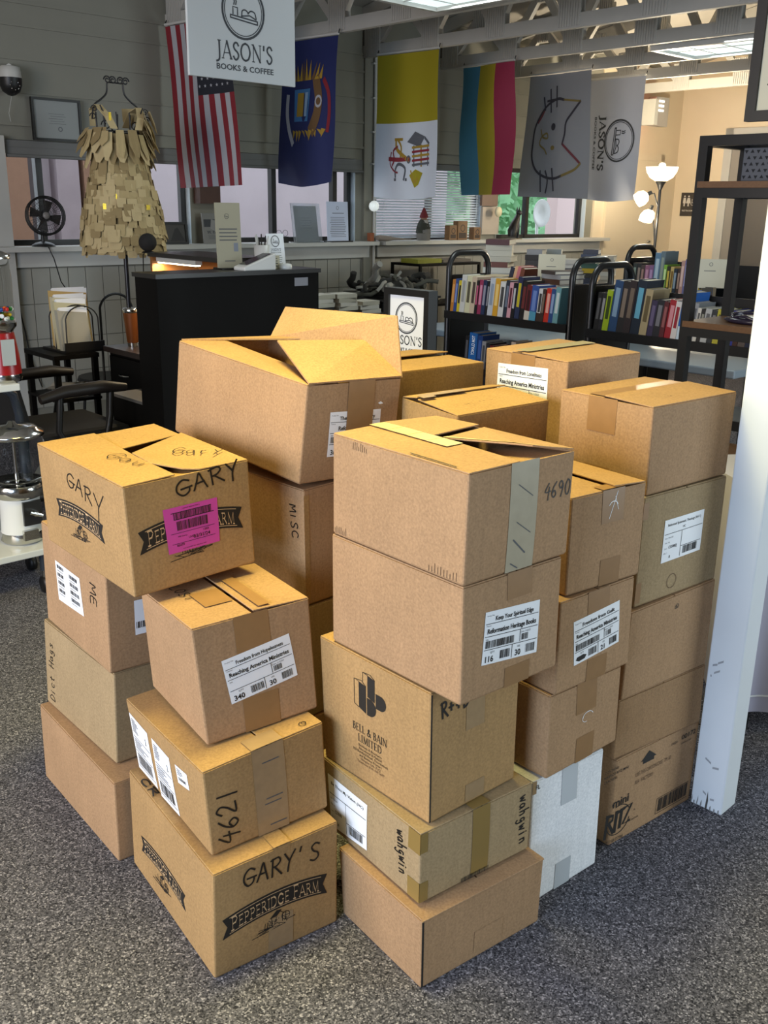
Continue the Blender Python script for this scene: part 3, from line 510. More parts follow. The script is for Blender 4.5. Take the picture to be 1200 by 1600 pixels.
# ------------------------------------------------------------------ cardboard boxes
class Carton:
    def __init__(s, key, name, label, m, top='v', split=.5, lift=(0, 0), gap=.004, bulge=.002, group='cardboard boxes of books stacked on the carpet', seed=0, inner=True):
        s.k = key; C = [V(c) for c in CORNERS[key]]; s.C = C; s.m = m; s.bulge = bulge; s.rd = random.Random(seed+len(key)*7+ord(key[0])*3+ord(key[-1]))
        s.W = ((C[1]-C[0]).length+(C[5]-C[4]).length)/2; s.D = ((C[3]-C[0]).length+(C[7]-C[4]).length)/2; s.H = (C[4]-C[0]).length
        s.u = (C[1]-C[0]).normalized(); s.v = (C[3]-C[0]).normalized(); s.n = s.u.cross(s.v).normalized()
        base = (C[0]+C[1]+C[2]+C[3])/4
        s.root = thing(name, label, 'box', base, group)
        s._body(); s.top = top
        if top in ('v', 'u'): s._flaps(top, split, lift, gap)
    def T(s, x, y, z):                      # x along N-R, y along N-L, z up, all 0..1
        C = s.C; b = (C[0]*(1-x)+C[1]*x)*(1-y)+(C[3]*(1-x)+C[2]*x)*y; t = (C[4]*(1-x)+C[5]*x)*(1-y)+(C[7]*(1-x)+C[6]*x)*y
        return b*(1-z)+t*z
    def _bl(s, f, z): return s.bulge*16*max(0, f*(1-f))*max(0, z*(1-z))
    def face(s, w):                         # w: 'R' right side, 'L' left side, 'T' top; coordinates in metres, origin bottom-left as seen
        if w == 'R': return lambda x, y, l: s.T(x/s.W, 0, y/s.H) - s.v*(l+s._bl(x/s.W, y/s.H))
        if w == 'L': return lambda x, y, l: s.T(0, 1-x/s.D, y/s.H) - s.u*(l+s._bl(x/s.D, y/s.H))
        return lambda x, y, l: s.T(x/s.W, y/s.D, 1) + s.n*(l+.0015)
    def fsize(s, w): return {'R': (s.W, s.H), 'L': (s.D, s.H), 'T': (s.W, s.D)}[w]
    def ink(s, w): return Ink(s.face(w))
    def quad(s, w, q, ar):
        """surface coordinates x 0..ar, y 0..1 over the quad q (bottom-left, bottom-right, top-right, top-left, fractions of the face)"""
        W, H = s.fsize(w); f = s.face(w)
        def g(x, y, l):
            a = x/ar; p = [(q[0][i]*(1-a)+q[1][i]*a)*(1-y)+(q[3][i]*(1-a)+q[2][i]*a)*y for i in (0, 1)]
            return f(p[0]*W, p[1]*H, l)
        return Ink(g)
    def _body(s):
        mb = MB(); r = .004; rx, ry = r/s.W, r/s.D; NS = 6
        def ring(ins, z):
            ix, iy = ins/s.W, ins/s.D; out = []
            def P(x, y): 
                p = s.T(ix+x*(1-2*ix), iy+y*(1-2*iy), z)
                if ins == 0:
                    if y <= 0: p = p - s.v*s._bl(x, z)
                    elif y >= 1: p = p + s.v*s._bl(x, z)
                    if x <= 0: p = p - s.u*s._bl(y, z)
                    elif x >= 1: p = p + s.u*s._bl(y, z)
                return p
            L = [rx+(1-2*rx)*i/NS for i in range(NS+1)]; K = [ry+(1-2*ry)*i/NS for i in range(NS+1)]
            for x in L: out.append(P(x, 0))
            out.append(P(1-rx*.3, ry*.3))
            for y in K: out.append(P(1, y))
            out.append(P(1-rx*.3, 1-ry*.3))
            for x in L[::-1]: out.append(P(x, 1))
            out.append(P(rx*.3, 1-ry*.3))
            for y in K[::-1]: out.append(P(0, y))
            out.append(P(rx*.3, ry*.3))
            return out
        zt = 1-.0035/s.H; zs = [0, .004/s.H]+[i/6 for i in range(1, 6)]+[zt]
        rings = [ring(.002, 0)]+[ring(0, z) for z in zs[1:]]+[ring(.004, zt), ring(.004, .03)]
        n = len(rings[0]); vs = [p for R in rings for p in R]; fs = []
        for i in range(len(rings)-1):
            for k in range(n): fs.append((i*n+k, i*n+(k+1) % n, (i+1)*n+(k+1) % n, (i+1)*n+k))
        mb.mesh(vs, fs, s.m, False); mb.poly(rings[0][::-1], s.m); mb.poly(rings[-1], s.m)
        s.body = mb.build('box_body', s.root)
    def flap(s, pts, name='top_flap', th=.0035, m=None):
        """pts: (x, y, lift) on the top, counter-clockwise from above"""
        mb = MB(); e = .001
        top = [s.T(x, y, 1)+s.n*l for x, y, l in pts]
        mb.prism(top, th, m or s.m); return mb.build(name, s.root, bevel=.0012)
    def _flaps(s, ax, sp, lift, gap):
        ex, ey = .0015/s.W, .0015/s.D; l0, l1 = lift
        if ax == 'v':
            g = gap/s.W/2
            s.flap([(ex, ey, 0), (sp-g, ey, l0), (sp-g, 1-ey, l0), (ex, 1-ey, 0)]); s.flap([(sp+g, ey, l1), (1-ex, ey, 0), (1-ex, 1-ey, 0), (sp+g, 1-ey, l1)])
            s.flap([(.02, .02, -.005), (.98, .02, -.005), (.98, .45, -.005), (.02, .45, -.005)], 'inner_flap'); s.flap([(.02, .55, -.005), (.98, .55, -.005), (.98, .98, -.005), (.02, .98, -.005)], 'inner_flap')
        else:
            g = gap/s.D/2
            s.flap([(ex, ey, 0), (1-ex, ey, 0), (1-ex, sp-g, l0), (ex, sp-g, l0)]); s.flap([(ex, sp+g, l1), (1-ex, sp+g, l1), (1-ex, 1-ey, 0), (ex, 1-ey, 0)])
            s.flap([(.02, .02, -.005), (.45, .02, -.005), (.45, .98, -.005), (.02, .98, -.005)], 'inner_flap'); s.flap([(.55, .02, -.005), (.98, .02, -.005), (.98, .98, -.005), (.55, .98, -.005)], 'inner_flap')
    def tape(s, w, x0, y0, x1, y1, m=None, lift=.0007, name='packing_tape', skew=0, over=0):
        """strip on a face between fractions; 'over' carries it on across the top seam by that fraction"""
        W, H = s.fsize(w); I = s.ink(w); m = m or TAPE; n, k = 4, 6
        for i in range(n):
            for j in range(k):
                a, b = x0+(x1-x0)*i/n, x0+(x1-x0)*(i+1)/n; c, d = y0+(y1-y0)*j/k, y0+(y1-y0)*(j+1)/k
                sk = lambda yy: skew*(yy-y1)
                I.poly([((a+sk(c))*W, c*H), ((b+sk(c))*W, c*H), ((b+sk(d))*W, d*H), ((a+sk(d))*W, d*H)], m, lift)
        if over:
            J = Ink(s.face('T'), I.b); TW, TD = s.W, s.D
            if w == 'R': J.rect(x0*TW, -.0005, x1*TW, over*TD, m, .0008, 2, 4)
            else: J.rect(-.0005, (1-x1)*TD, over*TW, (1-x0)*TD, m, .0008, 4, 2)
        return I.b.build(name, s.root)
    def hand(s, w, txt, p0, p1, h, pw=.0035, m=None, seed=0, slant=0.0, lift=0.0):
        W, H = s.fsize(w); f = s.face(w); I = Ink(lambda x, y, l: f(x, y, l+lift))
        pen(I, txt, (p0[0]*W, p0[1]*H), (p1[0]*W, p1[1]*H), h, pw, m, slant=slant, seed=seed)
        return I.b.build('handwriting', s.root)

def shipping_label(c, w, q, kind, t1='', t2='', qty='', lbs='', seed=1, cut=0.0):
    """white carton label; q is its outline on the face"""
    ar = 1.5; I = c.quad(w, q, ar); r = .03
    n = 5
    for i in range(n):
        for j in range(4):
            a, b, d, e = ar*i/n, ar*(i+1)/n, j/4, (j+1)/4
            I.poly([(a, d), (b, d), (b, e), (a, e)], PAPER, .0008)
    L = .0013; k = .012
    def hl(y, x0=.03, x1=ar-.03): I.rect(x0, y-k/2, x1, y+k/2, INK, L, 4)
    def vl(x, y0, y1): I.rect(x-k/2, y0, x+k/2, y1, INK, L)
    if kind == 'pub':
        I.text('Product Title', .05, .91, .035, GRYINK, l=L); I.text(t1, ar/2+.05, .815, .115, INK, 'c', .022, min(1.05, .070*len(t1)*.9), l=L)
        hl(.77); I.text('Publisher', .05, .72, .035, GRYINK, l=L); I.text(t2, ar/2, .585, .13, INK, 'c', .026, min(1.33, .064*len(t2)*.9), l=L); hl(.53, .03, ar-.03)
        vl(.98, .3, .53); I.text('P/N', .06, .46, .04, INK, l=L); I.text('Date 11/2023', 1.0, .46, .05, GRYINK, l=L)
        I.bars(1.02, .32, 1.22, .44, INK, 10, seed, L)
        if qty != '340': I.bars(.06, .31, .82, .45, INK, 30, seed+3, L)
        hl(.28); vl(.78, .02, .28)
        I.text('QTY', .20, .205, .055, INK, l=L); I.text(qty, .08, .045, .16, INK, bold=.022, l=L); I.bars(.46, .06, .74, .22, INK, 12, seed+5, L)
        I.text('LBS', .93, .20, .05, INK, l=L); I.text(lbs, .87, .045, .16, INK, bold=.022, l=L); I.bars(1.16, .06, 1.42, .22, INK, 12, seed+7, L)
        if qty == '':
            I.poly([(.06, .10), (.16, .05), (.34, .06), (.40, .13), (.30, .17), (.1, .16)], MARK, L)
    elif kind == 'spec':
        I.text(t1, ar/2, .84, .08, INK, 'c', .012, 1.25, l=L); I.text(t2, ar/2, .72, .07, INK, 'c', .008, l=L); hl(.66)
        vl(.68, .04, .66); I.text('Item  978-1601', .06, .55, .05, GRYINK, l=L); I.text('Title  Vol', .06, .44, .05, GRYINK, l=L); I.text('Code', .06, .31, .045, GRYINK, l=L)
        I.text(qty, .22, .31, .09, INK, bold=.012, l=L); I.text('Qty  1', .06, .20, .05, GRYINK, l=L); I.text(lbs, .27, .08, .09, INK, bold=.012, l=L)
        hl(.28, .68, ar-.05); I.bars(.78, .08, 1.34, .26, INK, 22, seed, L)
    elif kind == 'ship':
        for i in range(7): I.rect(.12, .92-.035*i, .12+.6*random.Random(seed+i).uniform(.4, 1), .935-.035*i, GRYINK, L)
        I.rect(.08, .62, ar-.08, .63, INK, L); I.text('2', 1.15, .70, .16, INK, bold=.02, l=L)
        for i in range(5): I.rect(.12, .57-.04*i, .12+1.1*random.Random(seed+9+i).uniform(.4, 1), .585-.04*i, GRYINK, L)
        I.rect(.08, .36, ar-.08, .37, INK, L); I.bars(.15, .12, 1.3, .33, INK, 30, seed, L); I.rect(.08, .08, ar-.08, .09, INK, L)
    elif kind == 'small':
        for i in range(4): I.rect(.15, .82-.1*i, .15+.8*random.Random(seed+i).uniform(.5, 1), .86-.1*i, GRYINK, L)
        I.bars(.2, .22, 1.2, .4, INK, 16, seed, L)
    elif kind == 'grid':
        for i in range(4):
            I.bars(.1, .84-.2*i, .5, .93-.2*i, INK, 10, seed+i, L); I.rect(.1, .78-.2*i, .45, .795-.2*i, GRYINK, L)
            I.bars(.85, .80-.2*i, 1.35, .90-.2*i, INK, 12, seed+8+i, L); I.rect(.85, .74-.2*i, 1.2, .755-.2*i, GRYINK, L)
    return I.b.build('shipping_label', c.root)

def bakery_banner(c, w, x0, x1, yc, h, rise, seed=0):
    """black swallow-tailed banner arched upwards, pale capitals on it, a watermill sketch below"""
    W, H = c.fsize(w); X0, X1 = x0*W, x1*W; cx, hw = (X0+X1)/2, (X1-X0)/2; hh = h/2
    I = c.ink(w).sub(lambda x, y: (cx+x*hw, yc*H + rise*(1-x*x) + y))
    N = 20
    for i in range(N):
        a, b = -1+2*i/N, -1+2*(i+1)/N
        I.poly([(a, -hh), (b, -hh), (b, hh), (a, hh)], INK, .0006) if 0 < i < N-1 else None
    e = 2/N
    for sgn in (-1, 1):     # swallow tails
        o, i_, m_ = sgn*1.0, sgn*(1-e), sgn*(1-.6*e)
        for pts in ([(i_, -hh), (o*1.03, -hh), (m_, 0), (i_, 0)], [(i_, 0), (m_, 0), (o*1.03, hh), (i_, hh)]):
            I.poly(pts if sgn > 0 else pts[::-1], INK, .0006)
    for yy in (-hh*.78, hh*.78): I.stroke([(-.9+1.8*i/16, yy) for i in range(17)], .0014, TANINK, .0009)
    roman(I, 'PEPPERIDGE FARM', 0, -hh*.60, 1.74, h*.64, TANINK, small=.80, bold=.20, thin=.55)
    J = Ink(I.fn, I.b); J = I.sub(lambda x, y: (x/hw, y)); y0 = -hh; rd = random.Random(seed)
    # watermill: roof, walls, wheel, ground lines
    S = lambda p, k=.0016: J.stroke(p, k, INK, .0008)
    g = h*.95
    S([(-.016, y0-g*.35), (0, y0-g*.05), (.018, y0-g*.35)]); S([(-.013, y0-g*.35), (-.013, y0-g*.75)]); S([(.014, y0-g*.35), (.014, y0-g*.75)])
    J.poly([(-.016, y0-g*.36), (.0, y0-g*.36), (.012, y0-g*.1), (0, y0-g*.05)], INK, .0007)
    J.ring(.022, y0-g*.5, .010, .0014, INK, 16, .0008); S([(.012, y0-g*.5), (.032, y0-g*.5)]); S([(.022, y0-g*.28), (.022, y0-g*.72)])
    for i in range(7):
        xx = rd.uniform(-.05, .01); S([(xx, y0-g*rd.uniform(.7, 1.0)), (xx+rd.uniform(.015, .04), y0-g*rd.uniform(.7, 1.0))], .0012)
    for i in range(16):
        xx = rd.uniform(-.022, .03); yy = y0-g*rd.uniform(.3, .8); S([(xx, yy), (xx+rd.uniform(-.008, .008), yy-g*rd.uniform(.05, .16))], .0014)
    S([(-.045, y0-g*.82), (.045, y0-g*.70)], .0018); S([(-.06, y0-g*.98), (.02, y0-g*.92)], .0016)
    for i in range(5): S([(-.03+.006*i, y0-g*.78), (-.028+.006*i, y0-g*rd.uniform(.3, .55))], .0014)
    return I.b.build('printed_banner', c.root)

def qf(p0, p1, p2, p3): return (p0, p1, p2, p3)

# ---- front left stack
c = Carton('A1', 'cardboard_box', 'large bottom box of the front left stack, black curved banner print, on the carpet', KY, 'v', .5, (0, .0), seed=1)
bakery_banner(c, 'R', .075, .895, .445, .050, .017, 1); bakery_banner(c, 'L', .15, .69, .375, .042, .012, 2)
c.hand('R', "GARY'S", (.215, .765), (.86, .735), .041, .0042, seed=3); c.hand('T', 'CRUN', (.012, .88), (.03, .50), .016, .004, seed=5)
c.tape('R', .42, .03, .62, .34, CLEAR); c.tape('R', .465, .955, .6, 1.0, KY, over=.16)
c = Carton('A2', 'cardboard_box', 'box with 4621 up its side and three white labels, in the front left stack', KY, 'v', .52, (0, .001), seed=2)
c.tape('R', .385, .0, .65, 1.0, CLEAR, over=.12); c.hand('R', '4621', (.215, .06), (.235, .74), .045, .0042, seed=7)
I = c.ink('R'); W, H = c.fsize('R')
for x, y in ((.46, .82), (.47, .40), (.455, .34), (.49, .08)): I.rect(x*W, y*H, (x+.14)*W, (y+.012)*H, GRYINK, .0012)
I.b.build('tape_print', c.root)
for nm, q in (('ship', qf((.0, .03), (.296, .05), (.278, .79), (.02, .83))), ('ship', qf((.335, .0), (.60, .03), (.571, .755), (.34, .79)))):
    shipping_label(c, 'L', q, 'ship', seed=len(nm)+int(q[0][0]*10))
shipping_label(c, 'L', qf((.665, .545), (.809, .593), (.795, .776), (.648, .757)), 'small', seed=4)
I = c.ink('T'); I.ring(.86*c.W, .05*c.D, .008, .0016, MARK, 18); I.ring(.875*c.W, .055*c.D, .005, .0014, MARK, 14); I.b.build('pen_scribble', c.root)
c = Carton('A3', 'cardboard_box', 'nearly cubic topmost box of the front left stack, white label reading 340', KP, 'v', .505, (0, .005), seed=3)
c.tape('R', .335, .60, .63, 1.0, TAPE, over=.0); c.tape('R', .335, .0, .65, .30, TAPE)
shipping_label(c, 'R', qf((.241, .286), (.836, .357), (.791, .743), (.2, .673)), 'pub', 'Freedom from Hopelessness', 'Reaching America Ministries', '340', '30', 11)
I = c.ink('T'); I.rect(.57*c.W, .03*c.D, .67*c.W, .78*c.D, TAPE, .0062, 2, 4); I.rect(.25*c.W, .30*c.D, .48*c.W, .62*c.D, TAPE, .001, 2, 2); I.b.build('packing_tape', c.root)
c.hand('T', 'LOST', (.17, .86), (.20, .50), .022, .003, seed=2)
# ---- left rear stack
c = Carton('B1', 'cardboard_box', 'plain box on the carpet at the bottom of the leftmost stack', KP, 'v', .5, seed=4)
c = Carton('B2', 'cardboard_box', 'olive box with handwriting up its left side, second in the leftmost stack', KO, 'v', .5, seed=5)
c.hand('L', 'Dict Hags', (.13, .07), (.135, .80), .030, .0026, seed=4)
c = Carton('B3', 'cardboard_box', 'box with a white barcode label on its left side, third in the leftmost stack', KP, 'v', .5, seed=6)
shipping_label(c, 'L', qf((.251, .328), (.659, .363), (.618, .705), (.225, .706)), 'grid', seed=6); c.hand('L', 'ME', (.77, .75), (.77, .53), .036, .003, seed=6)
I = c.ink('R'); W, H = c.fsize('R'); I.rect(.2*W, .3*H, .32*W, .62*H, PAPER, .0008); I.bars(.21*W, .36*H, .31*W, .42*H, INK, 8, 3, .0012); I.b.build('shipping_label', c.root)
c = Carton('B4', 'cardboard_box', 'box with a pink label and black curved banner print, topmost in the leftmost stack', KY, None, seed=7, bulge=.003)
c.flap([(.004, .003, 0), (.40, .003, .002), (.41, .40, .001), (.47, .997, .001), (.004, .997, 0)])
c.flap([(.40, .25, .002), (.50, .05, .004), (.60, .003, .002), (.996, .003, 0), (.996, .675, .004), (.42, .475, .003)]); c.flap([(.43, .62, -.002), (.996, .70, -.002), (.996, .997, 0), (.46, .997, -.004)])
c.flap([(.30, .004, -.006), (.99, .004, -.005), (.99, .52, -.03), (.30, .52, -.03)], 'inner_flap')
bakery_banner(c, 'R', .085, .90, .475, .050, .017, 5); bakery_banner(c, 'L', .205, .74, .45, .043, .012, 6)
c.hand('R', 'GAR', (.385, .80), (.80, .86), .034, .0042, seed=1); c.hand('R', 'Y', (.81, .85), (.93, .87), .038, .0046, seed=1); c.hand('L', 'GAR', (.36, .745), (.66, .68), .034, .0032, seed=8)
I = c.ink('L'); W, H = c.fsize('L'); I.stroke([(.68*W, .80*H), (.72*W, .70*H)], .0032, MARK); I.stroke([(.785*W, .82*H), (.72*W, .68*H), (.70*W, .46*H)], .0032, MARK); I.b.build('handwriting', c.root)
c.hand('T', 'Gau', (.20, .50), (.31, .20), .042, .0024, seed=9, lift=.002); c.hand('T', 'Gary', (.60, .30), (.93, .13), .050, .0028, seed=9, lift=.005)
q = qf((.288, .307), (.702, .309), (.707, .721), (.271, .721)); I = c.quad('R', q, 1.2)
I.rect(0, 0, 1.2, 1, PINK, .0012, 4, 4); L = .0018
I.text('3 JENNY BREAD MIX 2', .6, .93, .04, INK, 'c', l=L); I.rect(.15, .87, 1.05, .885, INK, L); I.rect(.2, .72, 1.1, .735, INK, L); I.bars(.2, .735, 1.05, .87, INK, 34, 2, L)
I.bars(.25, .48, .95, .68, INK, 30, 5, L); I.rect(.1, .42, 1.1, .43, INK, L); I.text('1203', .95, .35, .07, INK, 'r', .01, l=L); I.text('03/31/24', .98, .23, .11, INK, 'r', .01, l=L); I.rect(.1, .19, 1.1, .20, INK, L)
I.text('85479', .2, .13, .07, INK, bold=.015, l=L); I.text('UVD', .62, .26, .07, INK, 'r', l=L); I.text('Mill Stamp', .35, .33, .05, INK, 'c', l=L); I.text('not intended for sale as a unit', .6, .05, .045, INK, 'c', l=L); I.b.build('pink_label', c.root)
# ---- centre front stack
c = Carton('C1', 'cardboard_box', 'plain bottom box of the centre stack, dark gap down its front edge', KP, 'v', .52, (.001, 0), seed=8)
c.flap([(-.012, -.014, .001), (.99, -.016, .001), (.99, .12, .0015), (.12, .12, .0015)], 'top_flap'); c.tape('R', .42, .10, .66, .42, KP)
I = c.ink('R'); I.rect(.001, .002, .006, c.H*.97, INK, .0004, 1, 3); I.b.build('open_seam', c.root)
c = Carton('C2', 'cardboard_box', 'low olive box of the centre stack, black handwriting on two sides', KO, 'v', .53, seed=9)
shipping_label(c, 'L', qf((.163, .051), (.527, .136), (.527, .818), (.124, .817)), 'spec', 'Be Thou My Vision (HC)', '', 'C57870', '24', 4)
c.hand('L', 'wahgwin', (.80, .83), (.835, .22), .030, .0034, seed=3); c.hand('R', 'wahgwin', (.885, .87), (.90, .12), .028, .0034, seed=4)
c.tape('R', .445, .05, .60, 1.0, mat('olive_packing_tape', '8b7240', .25), over=.1); c.tape('R', 0, .02, .07, .3, mat('olive_packing_tape', '8b7240', .25)); c.tape('R', 0, .72, .06, .99, mat('olive_packing_tape', '8b7240', .25)); c.tape('L', .9, .02, 1, .3, mat('olive_packing_tape', '8b7240', .25)); c.tape('L', .9, .70, 1, .99, mat('olive_packing_tape', '8b7240', .25))
I = c.ink('R'); W, H = c.fsize('R'); I.bars(.36*W, .005*H, .62*W, .075*H, INK, 26, 8, .0012); I.b.build('printed_code', c.root)
c = Carton('C3', 'cardboard_box', 'box with a black printed bars emblem on its left side, third in the centre stack', KY, 'v', .5, seed=10)
I = c.ink('L'); W, H = c.fsize('L'); ox, oy = .335*W, .575*H
P = lambda pts, m=INK, l=.0007: I.poly([(ox+x, oy+y) for x, y in pts], m, l)
def _bowl(x0, x1, y0, y1):
    r = (y1-y0)/2; P([(x0, y0), (x1-r, y0)]+[(x1-r+r*math.sin(PI*k/12), y0+r-r*math.cos(PI*k/12)) for k in range(1, 12)]+[(x1-r, y1), (x0, y1)])
P([(.015, .008), (.038, .001), (.038, .064), (.015, .068)]); _bowl(.041, .070, .000, .040)
P([(.043, .043), (.066, .037), (.066, .088), (.043, .092)]); _bowl(.069, .101, .026, .060)
for a in ([(0, .012), (0, .070), (.015, .068)], [(0, .070), (.024, .073), (.038, .064)], [(0, .012), (.015, .008)], [(.028, .073), (.028, .094), (.043, .092)], [(.028, .094), (.052, .096), (.066, .088)]): I.stroke([(ox+x, oy+y) for x, y in a], .0014, INK)
I.b.build('printed_emblem', c.root); I = c.ink('L'); cx = .475*W
roman(I, 'BELL & BAIN', cx, .405*H, .112, .017, INK, bold=.12); roman(I, 'LIMITED', cx, .325*H, .078, .017, INK, bold=.12)
for i, t in enumerate(('Booklets & Brochures', 'Educational & Medical', '303 Burnfield Road, Thornliebank', 'and Business Printers', 'Glasgow G46 7UQ', 'Telephone 0141 649 5697')): I.text(t, cx, (.285-.028*i)*H, .0085, FAINT if i > 3 else INK, 'c')
I.b.build('printed_lettering', c.root)
c.hand('R', 'R++D', (.11, .775), (.42, .80), .033, .0048, seed=2); Z_ = c.ink('R'); Z_.rect(.0005, .002, .0045, c.H*.985, INK, .0005, 1, 4); Z_.b.build('open_seam', c.root); c.tape('R', .38, .60, .59, .84, CLEAR); c.tape('R', .40, .02, .62, .16, CLEAR)
c = Carton('C4', 'cardboard_box', 'box with a white label reading 116 and 30, fourth in the centre stack', KP, 'v', .53, seed=11)
c.tape('R', .425, .775, .68, 1.0); c.tape('R', .43, 0, .69, .18)
shipping_label(c, 'R', qf((.187, .287), (.761, .217), (.771, .686), (.215, .734)), 'pub', 'Keep Your Spiritual Edge', 'Reformation Heritage Books', '116', '30', 21)
c = Carton('C5', 'cardboard_box', 'topmost box of the centre stack, 4690 and a pale tape strip down its side', KP, None, seed=12)
c.flap([(.004, .003, 0), (.46, .003, .001), (.49, .42, .002), (.49, .997, .003), (.004, .997, 0)]); c.flap([(.50, .62, .004), (.996, .66, .004), (.996, .997, 0), (.47, .997, .006)])
c.flap([(.52, .58, .000), (.62, .16, .016), (.66, .06, .018), (.996, .005, .002), (.996, .62, .001)]); c.flap([(.02, .006, -.006), (.99, .006, -.005), (.99, .40, -.02), (.02, .40, -.02)], 'inner_flap')
c.tape('R', .375, .0, .64, 1.0, CLEARW, skew=.0); c.hand('R', '4690', (.705, .60), (.985, .585), .030, .0026, seed=5)
I = c.ink('T'); f = I.poly; W, D = c.W, c.D
for k in range(4): f([((.33+.15*0)*W, (.40+.15*k)*D), (.485*W, (.40+.15*k)*D), (.485*W, (.55+.15*k)*D), (.33*W, (.55+.15*k)*D)], TANTAPE, .0022+.0004*k)
f([(.53*W, .60*D), (.56*W, .60*D), (.70*W, .06*D), (.655*W, .06*D)], TANTAPE, .0170) if False else None
I.stroke([(.03*W, .42*D), (.02*W, .10*D)], .004, INK, .001); I.b.build('paper_tape', c.root)
mb = MB(); T = lambda x, y, l: c.T(x, y, 1)+c.n*l
mb.poly([T(.522, .58, .0012), T(.625, .16, .0172), T(.665, .06, .0192), T(.72, .055, .0166), T(.66, .20, .0135), T(.57, .58, .0010)], TANTAPE); mb.build('paper_tape', c.root)
I = c.ink('R'); W, H = c.fsize('R')
for x, y in ((.45, .80), (.45, .46)): I.stroke([(x*W, y*H), ((x+.14)*W, (y-.13)*H)], .0016, GRYINK, .0012)
I.stroke([(.43*W, .30*H), (.55*W, .15*H)], .003, GRYINK, .0012); I.stroke([(.42*W, .08*H), (.49*W, .02*H)], .0022, GRYINK, .0012)
for k in range(16): I.stroke([((.03+.0)*W, .0), (.03*W, .0)], .0001, FAINT) if False else None
I.b.build('tape_print', c.root)
I = c.ink('L'); W, H = c.fsize('L'); rd = random.Random(3)
for k in range(26):
    if k < 8: x = .02+.013*k
    elif k < 18: x = .76+.021*(k-8)
    else: x = .02+.015*(k-8)
    y = .02 if k < 18 else .90
    I.rect(x*W, y*H, (x+.004)*W, (y+rd.uniform(.04, .09))*H, FAINT, .0006)
I.b.build('scuff_marks', c.root)
# ---- right of the centre stack
c = Carton('D1', 'cardboard_box', 'white box on the carpet under plain brown boxes, right of the centre stack', KW, 'v', .5, seed=13)
WT = mat('white_packing_tape', 'c3c8cb', .25); c.tape('R', .40, .70, .62, 1.0, WT); c.tape('R', .38, .0, .6, .22, WT); c.tape('R', 0, .9, .05, 1.0, CLEAR)
I = c.ink('R'); I.text('FL', .04*c.W, .93*c.H, .016, INK, bold=.01); I.b.build('printed_letters', c.root)
c = Carton('D2', 'cardboard_box', 'plain box with tape at top and bottom, standing on the white box', KP, 'v', .5, seed=14)
c.tape('R', .36, .62, .64, 1.0); c.tape('R', .39, 0, .64, .32); I = c.ink('R'); I.ring(.53*c.W, .55*c.H, .012, .0016, PAPER, 12, .0012, .3, 3.2, 1.5); I.ring(.50*c.W, .54*c.H, .010, .0012, PAPER, 10, .0012, 2.5, 5.0, 1.2); I.b.build('torn_tape_edge', c.root)
c = Carton('D3', 'cardboard_box', 'box with a white label whose quantity is blacked out, third up from the white box', KP, 'v', .5, seed=15)
c.tape('R', .36, .71, .65, 1.0); c.tape('R', .40, 0, .67, .25)
shipping_label(c, 'R', qf((.219, .25), (.826, .317), (.795, .795), (.179, .74)), 'pub', 'Freedom from Guilt', 'Reaching America Ministries', '', '21', 31)
c = Carton('D4', 'cardboard_box', 'plain topmost box on the white box stack, tape top and bottom', KP, 'v', .56, (.0, .006), seed=16)
c.tape('R', .40, .66, .70, 1.0, over=.1); c.tape('R', .43, .0, .705, .28)
I = c.ink('R'); I.ring(.55*c.W, .80*c.H, .016, .0018, PAPER, 12, .0012, .5, 2.6, 1.0); I.stroke([(.50*c.W, .70*c.H), (.56*c.W, .86*c.H), (.60*c.W, .97*c.H)], .0016, PAPER, .0012); I.stroke([(.62*c.W, .78*c.H), (.57*c.W, .92*c.H)], .0014, PAPER, .0012); I.b.build('torn_tape_edge', c.root)
# ---- right rear stack beside the post
c = Carton('E1', 'cardboard_box', 'printed cracker box with a black arrow, on the carpet beside the white post', KP, 'v', .5, seed=17)
_E = lambda: c.ink('R').sub(lambda x, y: (x-.047, y))
I = _E(); W, H = c.fsize('R'); W = .373; X = lambda x, y: (x*W, y*H)
I.poly([X(.39, .835), X(.415, .835), X(.415, .80), X(.535, .80), X(.535, .835), X(.56, .835), X(.475, .93)], INK); I.b.build('printed_arrow', c.root); I = _E()
I.text('USE THIS CARTON/CASE  TM 1D', .345*W, .69*H, .016, FAINT, width=.39*W); I.text('X/A  FACTORY', .345*W, .60*H, .016, FAINT, width=.2*W)
I.text('00172', .842*W, .855*H, .020, INK, bold=.01, width=.165*W); I.text('.. 19320', .70*W, .845*H, .011, INK); I.text('CHRISTMAS 2024', .84*W, .80*H, .006, INK)
for t, y in (('CONTAINS:', .90), ('NABISCO RITZ MINI', .845), ('CRACKERS', .79)): I.text(t, .01*W, y*H, .0105, INK, bold=.006)
I.b.build('printed_lettering', c.root); I = _E(); I.stroke([X(.63, .07), X(1, .07)], .0015, INK); I.stroke([X(.63, .262), X(1, .262)], .0015, INK); I.stroke([X(.63, .07), X(.63, .262)], .0015, INK); I.bars(.65*W, .09*H, .99*W, .25*H, INK, 26, 12)
I.b.build('printed_barcode', c.root); I = _E(); I.poly([X(.127, .46), X(.127, .485), X(.15, .50), X(.135, .47)], INK)
